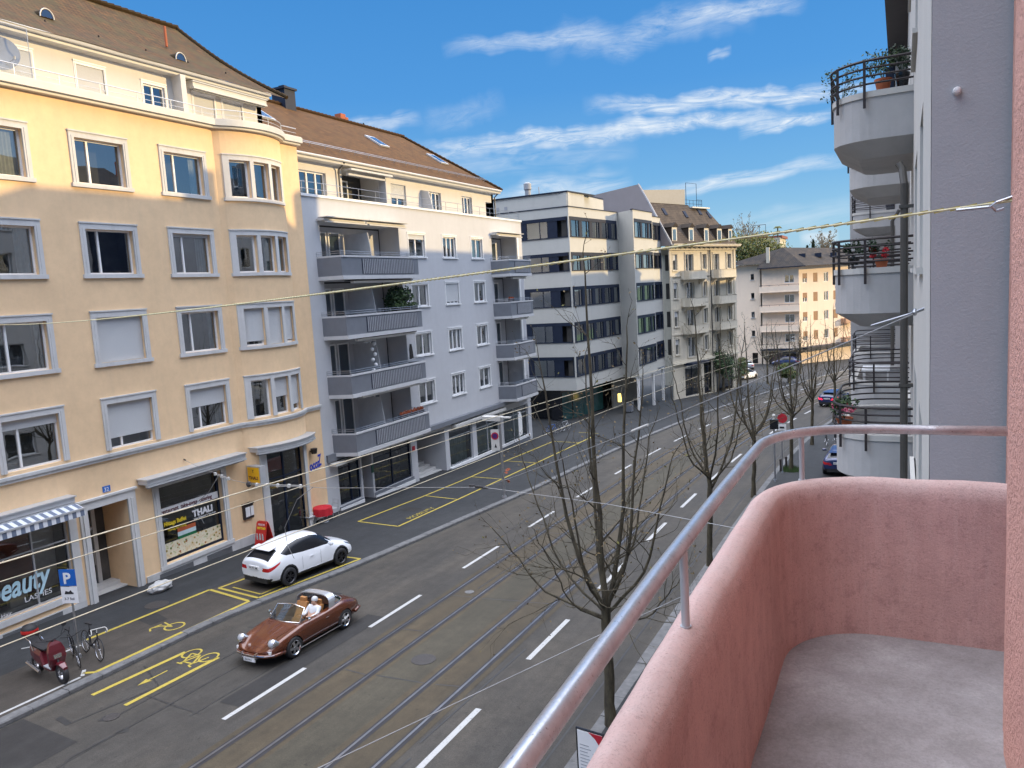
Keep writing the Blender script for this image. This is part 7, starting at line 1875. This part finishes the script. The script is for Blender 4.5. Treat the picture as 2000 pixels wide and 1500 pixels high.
mb = MB(); T = Matrix.Translation(fs(-.16, z + 3.35, .02)) @ Matrix.Rotation(rad(17), 4, 'Z') @ Matrix.Rotation(pi / 2, 4, 'X'); mb.lathe([(0, .01), (.2, .01), (.2, 0)], 20, T); rd = mb.build('sign_face', 'signred', t); mb = MB(); mb.lathe([(0, .014), (.14, .014)], 20, T); mb.build('centre', plain('no_stopping_blue', (.06, .01, .10), .5), rd)
mb = MB(); mb.prism([(-.1, 0), (.04, 0), (-.03, .22)], lambda p: fs(p[0] - .12, z + 2.72 + p[1], .016), lambda p: fs(p[0] - .12, z + 2.72 + p[1], .02)); mb.build('arrow', 'black', t)
t, z = pole('traffic_light', -6.2, 43.0, 3.0, .05, 'dark traffic light box on a grey post between the trees and the handrail', 'traffic light')
mb = MB(); mb.box((-6.4, 42.85, z + 2.9), (-5.98, 43.1, z + 3.42)); mb.build('signal_box', 'blackgloss', t); mb = MB(); mb.lathe([(0, .3), (.07, .28), (.1, .2), (.06, .1), (.08, 0), (0, 0)], 12, Matrix.Translation((-6.2, 43, z + 3.42))); mb.build('aerial', 'offwhite', t)
t, z = pole('no_entry_sign', -6.1, 45.2, 3.4, .035, 'round red sign above a small white plate beside the traffic light', 'road sign')
mb = MB(); T = Matrix.Translation((-6.05, 45.1, z + 3.2)) @ Matrix.Rotation(pi / 2, 4, 'X'); mb.lathe([(0, .01), (.27, .01), (.27, -.01), (0, -.01)], 24, T); mb.build('sign_face', 'signred', t)
mb = MB(); mb.box((-6.3, 45.09, z + 2.5), (-5.85, 45.11, z + 2.86)); pl_ = mb.build('plate', 'signwhite', t); mb = MB(); mb.box((-6.2, 45.07, z + 2.62), (-5.95, 45.085, z + 2.72)); mb.build('symbol', 'black', pl_)

# restaurant menu board at the kerb below the balcony
t = thing('menu_board', (-5.4, 12.93, gz(12.93) + PV), 'white menu board in a thin dark frame standing on the near pavement', 'sign board')
z = gz(12.93) + PV; fs = lambda u, zz, d: (-5.68 + u * 1.1, 12.93 - u * .12 + d, zz)
mb = MB(); mb.box((0, z + .15, 0), (.55, z + 1.55, .04), fs); mb.box((.0, z, 0), (.04, z + .2, .03), fs); mb.box((.51, z, 0), (.55, z + .2, .03), fs); mb.build('frame', 'blackgloss', t)
mb = MB(); mb.box((.03, z + .2, -.006), (.52, z + 1.52, 0), fs); bd = mb.build('menu', 'signwhite', t)
mb = MB(); mb.prism([(.52, 1.52), (.25, 1.52), (.38, 1.42), (.47, 1.28), (.52, 1.1)], lambda p: fs(p[0], z + p[1], -.012), lambda p: fs(p[0], z + p[1], -.007)); mb.build('corner_flash', 'signred', bd)
mb = MB()
for k in range(11): mb.box((.07, z + 1.22 - k * .07, -.011), (.07 + (.18, .22, .15)[k % 3], z + 1.235 - k * .07, -.007), fs)
for k in range(7): mb.box((.32, z + 1.08 - k * .1, -.011), (.45, z + 1.095 - k * .1, -.007), fs)
mb.build('print', 'midgrey', bd)
# folding advertising board, table, chairs, bag, planters
t = thing('sandwich_board', (-25.15, 24.3, gz(24.3) + PV), 'red folding advertising board beside the restaurant entrance', 'sandwich board'); z = gz(24.3) + PV
for s_ in (1, -1):
    mb = MB(); mb.prism([(-.3, 0), (.3, 0), (.3, 1.0), (.24, 1.08), (-.24, 1.08), (-.3, 1.0)], lambda p: (-25.15 + p[0], 24.2 + s_ * (.28 - p[1] * .24), z + p[1]), lambda p: (-25.15 + p[0], 24.2 + s_ * (.31 - p[1] * .24), z + p[1])); pn = mb.build('panel', 'redplastic', t)
    if s_ == -1:
        ff = lambda u, zz, d: (-25.15 + u, 24.2 - (.316 + d - zz * .24), z + zz)
        text('FRISCH', ff, -.2, .9, 0, .12, 'signwhite', pn, 'lettering'); text('MITTAG', ff, -.22, .75, 0, .13, 'yellowtext', pn, 'lettering', bold=.006)
        mb = MB()
        for k in range(3): mb.lathe([(0, .34), (.035, .32), (.05, .2), (.05, 0), (0, 0)], 10, Matrix.Translation((-25.32 + k * .16, 23.97, z + .25)) @ Matrix.Diagonal((1, .2, 1, 1)))
        mb.build('picture', 'offwhite', pn)
t = thing('cafe_table', (-25.3, 28.2, gz(28) + PV), 'small round table under a red cloth against the yellow wall', 'table'); z = gz(28.2) + PV
mb = MB(); mb.lathe([(0, .72), (.42, .72), (.42, .70), (0, .70)], 20, Matrix.Translation((-25.25, 28.2, z))); mb.build('table_top', 'metal', t); mb = MB(); mb.tube([(-25.25, 28.2, z), (-25.25, 28.2, z + .7)], .03, 8); mb.lathe([(0, .04), (.25, .02), (.27, 0)], 14, Matrix.Translation((-25.25, 28.2, z))); mb.build('leg', 'metal', t)
mb = MB(); k = 40
pr = [[(-25.25 + r * (1 + .05 * sin(9 * 2 * pi * i / k) * w_) * cos(2 * pi * i / k), 28.2 + r * (1 + .05 * sin(9 * 2 * pi * i / k) * w_) * sin(2 * pi * i / k), z + h) for i in range(k)] for r, h, w_ in ((.02, .735, 0), (.43, .735, 0), (.455, .70, .5), (.47, .45, 1.2), (.48, .36, 1.5))]
for r1, r2 in zip(pr, pr[1:]):
    for i in range(k): mb.face([r1[i], r1[(i + 1) % k], r2[(i + 1) % k], r2[i]])
tag(mb.build('tablecloth', 'red', smooth=True), 'red cloth hanging over the round café table', 'tablecloth')
def chair(x, y, ang, label):
    z = gz(y) + PV; t = thing('cafe_chair', (x, y, z), label, 'chair', 'metal café chairs by the yellow wall'); T = Matrix.Translation((x, y, z)) @ Matrix.Rotation(ang, 4, 'Z'); f = lambda a, b, c: T @ Vector((a, b, c))
    for a, b in ((.2, .2), (.2, -.2), (-.2, .2), (-.2, -.2)): mb = MB(); mb.tube([f(a, b, 0), f(a * .9, b * .9, .45)], .012, 6); mb.build('leg', 'metal', t)
    mb = MB(); mb.box((-.2, -.2, .44), (.2, .2, .47), f); mb.build('seat', 'alu', t); mb = MB(); mb.tube([f(-.2, -.19, .45), f(-.26, -.18, .85), f(-.26, .18, .85), f(-.2, .19, .45)], .012, 6); mb.tube([f(-.23, -.19, .65), f(-.23, .19, .65)], .01, 5); mb.build('backrest', 'metal', t)
chair(-25.35, 27.35, rad(80), 'metal café chair left of the red covered table'); chair(-25.35, 29.05, rad(-95), 'metal café chair right of the red covered table')
rnd = random.Random(90); bm = bmesh.new(); bmesh.ops.create_icosphere(bm, subdivisions=4, radius=1)
for v in bm.verts:
    n_ = noise.noise(v.co * 2.1) * .28 + noise.noise(v.co * 6) * .10; v.co = v.co * (1 + n_); v.co = Vector((v.co.x * .28, v.co.y * .46, max(v.co.z, -.75) * .22))
me = bpy.data.meshes.new('rubbish_bag'); bm.to_mesh(me); bm.free(); me.materials.append(M['curtain'])
for p in me.polygons: p.use_smooth = True
o = bpy.data.objects.new('rubbish_bag', me); o.location = (-24.55, 18.35, gz(18.3) + PV + .17); COL.objects.link(o); tag(o, 'crumpled pale wrapped bag lying on the pavement by the building entrance', 'bag')
def potplant(name, x, y, z, r, h, label, leaf='leaf', flower=None, seed=1, pot='terracotta', n_=260, lr=.25, size=.03, trail=0):
    rnd = random.Random(seed); t = thing(name, (x, y, z), label, 'potted plant'); T = Matrix.Translation((x, y, z))
    mb = MB(); mb.lathe([(0, 0), (r * .7, 0), (r, h * .82), (r * 1.1, h * .82), (r * 1.1, h), (r * .92, h), (r * .88, h * .9), (0, h * .88)], 18, T); mb.build('pot', pot, t, smooth=45)
    mb = MB(); mats = [leaf, 'darkleaf'] + ([flower] if flower else [])
    for k in range(9):
        a = rnd.uniform(0, 2 * pi); e = Vector((x + lr * .8 * cos(a), y + lr * .8 * sin(a), z + h + lr * rnd.uniform(.6, 1.6) - trail)); mb.tube([(x, y, z + h * .9), ((x + e.x) / 2, (y + e.y) / 2, z + h + lr * .7), tuple(e)], .004, 4, 0)
        leafball(mb, tuple(e), lr * .45, n_ // 9, rnd, size, 0, 1)
    if flower:
        for k in range(7):
            a = rnd.uniform(0, 2 * pi); leafball(mb, (x + lr * .8 * cos(a), y + lr * .8 * sin(a), z + h + lr * rnd.uniform(.3, 1.0)), lr * .28, 26, rnd, size * .9, 2, 0)
    mb.build('foliage', mats, t, fix=False)
potplant('potted_plant', -.30, 15.45, 3.06, .13, .24, 'leafy plant in a terracotta pot on the topmost near grey balcony', seed=3, lr=.30, n_=320)
potplant('potted_plant', .0, 15.5, 3.06, .11, .3, 'taller plant in a dark pot beside the wall on the topmost near balcony', 'darkleaf', None, 4, 'blackgloss', 360, .26)
potplant('potted_plant', -1.02, 16.2, 3.0, .09, .16, 'sprawling plant at the curved corner of the topmost near balcony', 'leaf', None, 5, 'blackgloss', 260, .34)
potplant('potted_plant', -.98, 15.75, -3.0, .14, .25, 'pink flowering plant in an orange pot on the lowest near grey balcony', 'leaf', 'pink_flower', 6, 'terracotta', 360, .22)
potplant('potted_plant', -.78, 15.5, .12, .10, .14, 'low dark plant on the middle near grey balcony', 'darkleaf', None, 8, 'blackgloss', 200, .16)
potplant('potted_plant', -.35, 16.4, .05, .12, .16, 'red flowering plant at the back of the middle near grey balcony', 'darkleaf', 'red', 9, 'terracotta', 240, .2)
potplant('potted_plant', -.9, 22.9, 2.45, .1, .1, 'trailing plant hanging beneath the upper far balcony', 'leaf', None, 10, 'blackgloss', 160, .16)
bx_ = lambda nm, a, b, mat, lb, cat: tag((lambda m: (m.box(a, b), m.build(nm, mat))[1])(MB()), lb, cat)
bx_('storage_box', (-.5, 15.5, -3.85), (.1, 16.2, -3.2), 'car_navy', 'dark blue cushion box on the lowest near grey balcony', 'storage box')
t = thing('garden_table', (-.7, 24, -3.6), 'small white garden table on the lower far grey balcony', 'table'); mb = MB(); mb.box((-1.0, 23.2, -2.75), (-.3, 24.2, -2.7)); mb.build('table_top', 'white', t)
for a, b in ((-.95, 23.25), (-.35, 23.25), (-.95, 24.15), (-.35, 24.15)): mb = MB(); mb.tube([(a, b, -3.5), (a, b, -2.75)], .02, 5); mb.build('leg', 'white', t)
# planting on the grey building's balconies
def planter(u0, u1, z, label, leaf, seed, flower=None, h=.28, d=1.05, size=.05, n_=500):
    t = thing('flower_box', (GX + d, (u0 + u1) / 2, z), label, 'flower box'); mb = MB(); mb.box((GX + d - .12, u0, z), (GX + d + .1, u1, z + .18)); mb.build('box', 'darkbrown', t)
    rnd = random.Random(seed); mb = MB(); k = max(3, int((u1 - u0) / .3))
    for i in range(k): leafball(mb, (GX + d, u0 + (u1 - u0) * (i + .5) / k, z + .15 + rnd.uniform(.05, h * .6)), h * .7, n_ // k, rnd, size, 0, 1)
    mb.build('foliage', [leaf, flower or 'darkleaf'], t, fix=False)
planter(35.0, 37.0, LG[1] + 1.03, 'long green planted box on the second balcony from the top', 'leaf', 101)
planter(34.6, 36.9, LG[3] + 1.03, 'reddish planted box on the lowest left balcony of the grey building', 'dryleaf', 102, 'terracotta', .18)
planter(48.9, 49.5, LG[1] + 1.03, 'small terracotta planted box on the second right balcony of the grey building', 'dryleaf', 103, 'terracotta', .14, 1.0)
t = bushy('balcony_tree', -25.4, 35.9, LG[1] + .1, 2.2, .8, ['darkleaf', 'leaf'], 'tall dark green plant filling the end of the second balcony', 'potted plant', 104, 1800, .09)
for r, lbl in ((2, 'string of white paper lanterns hanging on the third left balcony'),):
    t = thing('paper_lanterns', (-25.2, 33.2, LG[2] + 2.5), lbl, 'lanterns'); mb = MB(); mb.tube([(-25.2, 33.2, LG[2] + 2.6), (-25.2, 33.2, LG[2] + .9)], .006, 4); mb.build('cord', 'black', t)
    for k in range(6): mb = MB(); mb.lathe([(0, .11), (.08, .08), (.11, 0), (.08, -.08), (0, -.11)], 12, Matrix.Translation((-25.2 + .04 * (-1) ** k, 33.2 + .06 * (-1) ** k, LG[2] + 2.35 - .28 * k))); mb.build('lantern', 'white', t, smooth=True)
o = MB(); o.prism([(0, 0), (.34, .05), (.30, .5), (.22, .85), (.1, .86), (.02, .5)], lambda p: (-25.0, 36.3 + p[0], LG[2] + 1.2 + p[1]), lambda p: (-25.06, 36.3 + p[0], LG[2] + 1.2 + p[1])); tag(o.build('hanging_coat', 'blackgloss'), 'dark coat hanging at the end of the third left balcony', 'coat')
t = thing('banner', (-24.9, 49.3, -10.5), 'white feather banner leaning outside the last shop of the grey building', 'banner'); mb = MB(); mb.tube([(-24.9, 49.2, gz(49) + PV), (-24.9, 49.25, -8.6)], .02, 6); mb.build('pole', 'alu', t); mb = MB(); mb.prism([(0, 0), (.55, .1), (.6, 1.3), (.4, 1.8), (0, 1.85)], lambda p: (-24.88, 49.25 + p[0], -10.5 + p[1]), lambda p: (-24.9, 49.25 + p[0], -10.5 + p[1])); mb.build('cloth', 'white', t)
for k in range(5):
    x = lambda i: -23.9 + .0 * i
t = thing('wheelie_bin', (-22.6, 69.5, gz(69)), 'grey wheeled rubbish bin by the passage under the office building', 'bin'); z = gz(69.5) + PV
mb = MB(); mb.prism([(-.35, -.35), (.35, -.35), (.35, .35), (-.35, .35)], lambda p: (-23.2 + p[0] * .85, 69.5 + p[1] * .85, z + .1), lambda p: (-23.2 + p[0], 69.5 + p[1], z + 1.1)); mb.build('body', 'greypanel', t); mb = MB(); mb.box((-23.6, 69.1, z + 1.1), (-22.8, 69.9, z + 1.18)); mb.build('lid', 'blackgloss', t)
for s_ in (-.25, .25): mb = MB(); mb.lathe([(0, .03), (.1, .03), (.1, -.03), (0, -.03)], 12, Matrix.Translation((-23.2 + s_, 69.15, z + .1)) @ Matrix.Rotation(pi / 2, 4, 'Y')); mb.build('wheel', 'black', t)

# ------------------------------------------------------------------ tram wires
M['wire'] = plain('copper_contact_wire', (.56, .49, .35), .5, .3, .2)
M['wirelight'] = plain('pale_cable', (.62, .56, .33), .7, 0, .25, 30)
M['wiregrey'] = plain('grey_span_wire', (.34, .34, .34), .5, .4, .15)
def sag(a, b, s_, n_=24): return [tuple(Vector(a).lerp(Vector(b), i / n_) - Vector((0, 0, s_ * 4 * (i / n_) * (1 - i / n_)))) for i in range(n_ + 1)]
def wire(name, pts, r, mat, label, cat, k=6, extras=None, group=None):
    t = thing(name, pts[0], label, cat, group); mb = MB(); mb.tube(pts, r, k); mb.build('wire', mat, t); return t
CH = 5.75
for off, ch, lb, r in ((.5, 5.93, 'tram contact wire over the far track, the upper of the bright pair crossing the shops', .015), (.5, 5.62, 'tram contact wire over the far track, the lower of the bright pair crossing the shops', .009), (3.3, 5.6, 'tram contact wire over the near track, the lowest one across the pavement', .009)):
    pts = [(x0(y) + off, y, gz(y) + ch) for y in [ -20 + 4 * i for i in range(36)]]; wire('contact_wire', pts, r, 'wire', lb, 'wire', group='tram contact wires')
# braided cable from our wall across the street
A, B = Vector((.29, 2.74, .18)), Vector((-25.7, 11.0, -2.1))
n_ = 60; pts = sag((.29, 2.74, .18), (-25.75, 14.1, -.02), .14, n_)
t = wire('braided_cable', pts, [.004 + .0045 * min(1, i / 14) for i in range(n_ + 1)], 'wirelight', 'long pale yellow twisted cable hooked to the pink pillar, crossing the whole street', 'cable', 6)
mb = MB(); mb.tube([(.30, 2.74, .195), (.25, 2.74, .18), (.235, 2.745, .17), (.25, 2.75, .155), (.27, 2.75, .16)], .004, 6); mb.tube([(.235, 2.76, .17), (.15, 2.79, .17)], .005, 8); mb.build('hook', 'metal', t)
mb = MB()
P_ = [Vector(p) for p in pts]
for i in range(n_):
    for k in range(10):
        a = P_[i].lerp(P_[i + 1], k / 10); b = P_[i].lerp(P_[i + 1], (k + 1.6) / 10)
        if i < 26: mb.tube([a + Vector((0, 0, .004)), b - Vector((0, 0, .004))], (.0038 + .0046 * min(1, i / 14)), 3, cap=False)
mb.build('winding', 'mark_yellow', t, fix=False)

sp = [(-25.8, 21.03, -5.93), (-24.74, 20.7, -6.05), (-21.85, 19.81, -6.23), (-20.55, 19.4, -6.2), (-17.21, 18.37, -5.8), (-15.84, 17.94, -5.66), (-11.85, 16.71, -5.07), (-9.05, 15.84, -4.66)]
t = wire('span_wire', sp, .008, 'wiregrey', 'grey span wire from the restaurant wall across both tracks with white insulator links', 'wire')
mb = MB(); mb.tube([(-9.05, 15.84, -4.66), (-5.44, 14.73, -4.51), (-2.77, 13.91, -4.52), (.17, 13.0, -4.4)], .007, 5); mb.build('wire', 'wiregrey', t)
def ladder(a, b, n_, name='insulator'):
    a, b = Vector(a), Vector(b); d = (b - a).normalized(); s_ = Vector((0, 0, .05)); mb = MB()
    for sg in (1, -1): mb.tube([a + s_ * sg * .5, b + s_ * sg * .5], .008, 4)
    for i in range(n_): p = a.lerp(b, i / (n_ - 1)); mb.box(tuple(p - Vector((.04, .04, .055))), tuple(p + Vector((.04, .04, .055))))
    mb.build(name, 'offwhite', t)
ladder((-23.2, 20.22, -6.17), (-22.2, 19.92, -6.22), 3); ladder((-20.1, 19.25, -6.15), (-17.3, 18.4, -5.81), 5)
mb = MB(); mb.lathe([(0, -.12), (.07, -.08), (.09, 0), (.07, .08), (0, .12)], 10, Matrix.Translation((-20.7, 19.45, -6.22))); mb.box((-9.3, 15.84, -4.70), (-8.95, 15.88, -4.64)); mb.box((-9.55, 15.97, -4.71), (-9.4, 16.02, -4.66)); mb.tube([(-25.95, 21.08, -5.9), (-25.7, 21.0, -5.93)], .03, 6); mb.build('fitting', 'iron', t)
for pa in ([(-22.9, 20.1, -6.2), (-23.9, 20.4, -7.0), (-25.2, 20.7, -7.7), (-24.9, 20.7, -8.0), (-24.55, 20.6, -8.35)], [(-16.6, 18.2, -5.75), (-17.6, 18.5, -6.3), (-18.5, 18.75, -7.4), (-18.4, 18.7, -8.0), (-18.1, 18.64, -8.4)]):
    mb = MB(); mb.tube(pa, .011, 6); mb.build('arm', 'wiregrey', t, smooth=True)
pts = sag((OX, 7.55, -.36), (-9.05, 15.84, -4.66), .06)
t = wire('stay_cable', pts, .0065, 'wiregrey', 'dark stay cable running from the grey wall down to the node over the tracks', 'cable')
a, b = Vector(pts[9]), Vector(pts[10]); mb = MB(); mb.tube([a, a.lerp(b, .9)], .022, 8); mb.build('insulator', 'offwhite', t)
mb = MB(); mb.tube([(OX + .02, 7.5, -.34), (.05, 7.6, -.40), (-.25, 7.78, -.50)], .010, 6); mb.lathe([(.01, -.03), (.025, 0), (.01, .03)], 8, Matrix.Translation((.1, 7.56, -.38))); mb.build('turnbuckle', 'metal', t)
wire('span_wire', [(-10.8, -8.8, -4.2), (-5.31, 5.51, -4.7), (-3.82, 9.5, -4.84), (OX, 19.8, -5.15)], .006, 'wiregrey', 'thin pale span wire over the near lane, passing under the silver handrail', 'wire')

# satellite dish and glass screen on the attic balcony
t = thing('satellite_dish', (-26.45, 16.0, 7.9), 'large grey satellite dish behind a glass screen at the left end of the attic balcony', 'satellite dish')
mb = MB(); T = Matrix.Translation((-26.5, 16.15, 8.75)) @ Matrix.Rotation(rad(-28), 4, 'Z') @ Matrix.Rotation(rad(72), 4, 'Y'); mb.lathe([(0, -.10), (.25, -.07), (.5, .0), (.62, .06), (.63, .08), (.5, .03), (.25, -.04), (0, -.07)], 28, T); mb.build('dish', 'midgrey', t, smooth=60)
mb = MB(); mb.tube([(-26.6, 16.15, 7.75), (-26.6, 16.15, 8.7)], .03, 8); mb.build('mast', 'alu', t); mb = MB(); mb.tube([(-26.5, 16.2, 8.3), (-26.0, 16.35, 8.55)], .012, 5); mb.lathe([(0, 0), (.04, 0), (.04, .1), (0, .1)], 8, Matrix.Translation((-25.98, 16.36, 8.53))); mb.build('receiver', 'offwhite', t)
t = thing('glass_screen', (-25.8, 15.6, 7.9), 'clear glass wind screen with thin posts on the attic balcony before the satellite dish', 'screen')
mb = MB(); mb.face([(-25.78, 14.4, 7.95), (-25.78, 16.75, 7.95), (-25.78, 16.75, 9.55), (-25.78, 14.4, 9.55)]); mb.build('pane', glass('clear_screen', (.96, .97, .97), .02), t, fix=False)
for y in (14.4, 16.75): mb = MB(); mb.tube([(-25.78, y, 7.9), (-25.78, y, 9.55)], .014, 6); mb.build('post', 'alu', t)
mb = MB(); mb.tube([(-25.78, 14.4, 9.55), (-25.78, 16.75, 9.55)], .01, 6); mb.build('top_rail', 'alu', t)
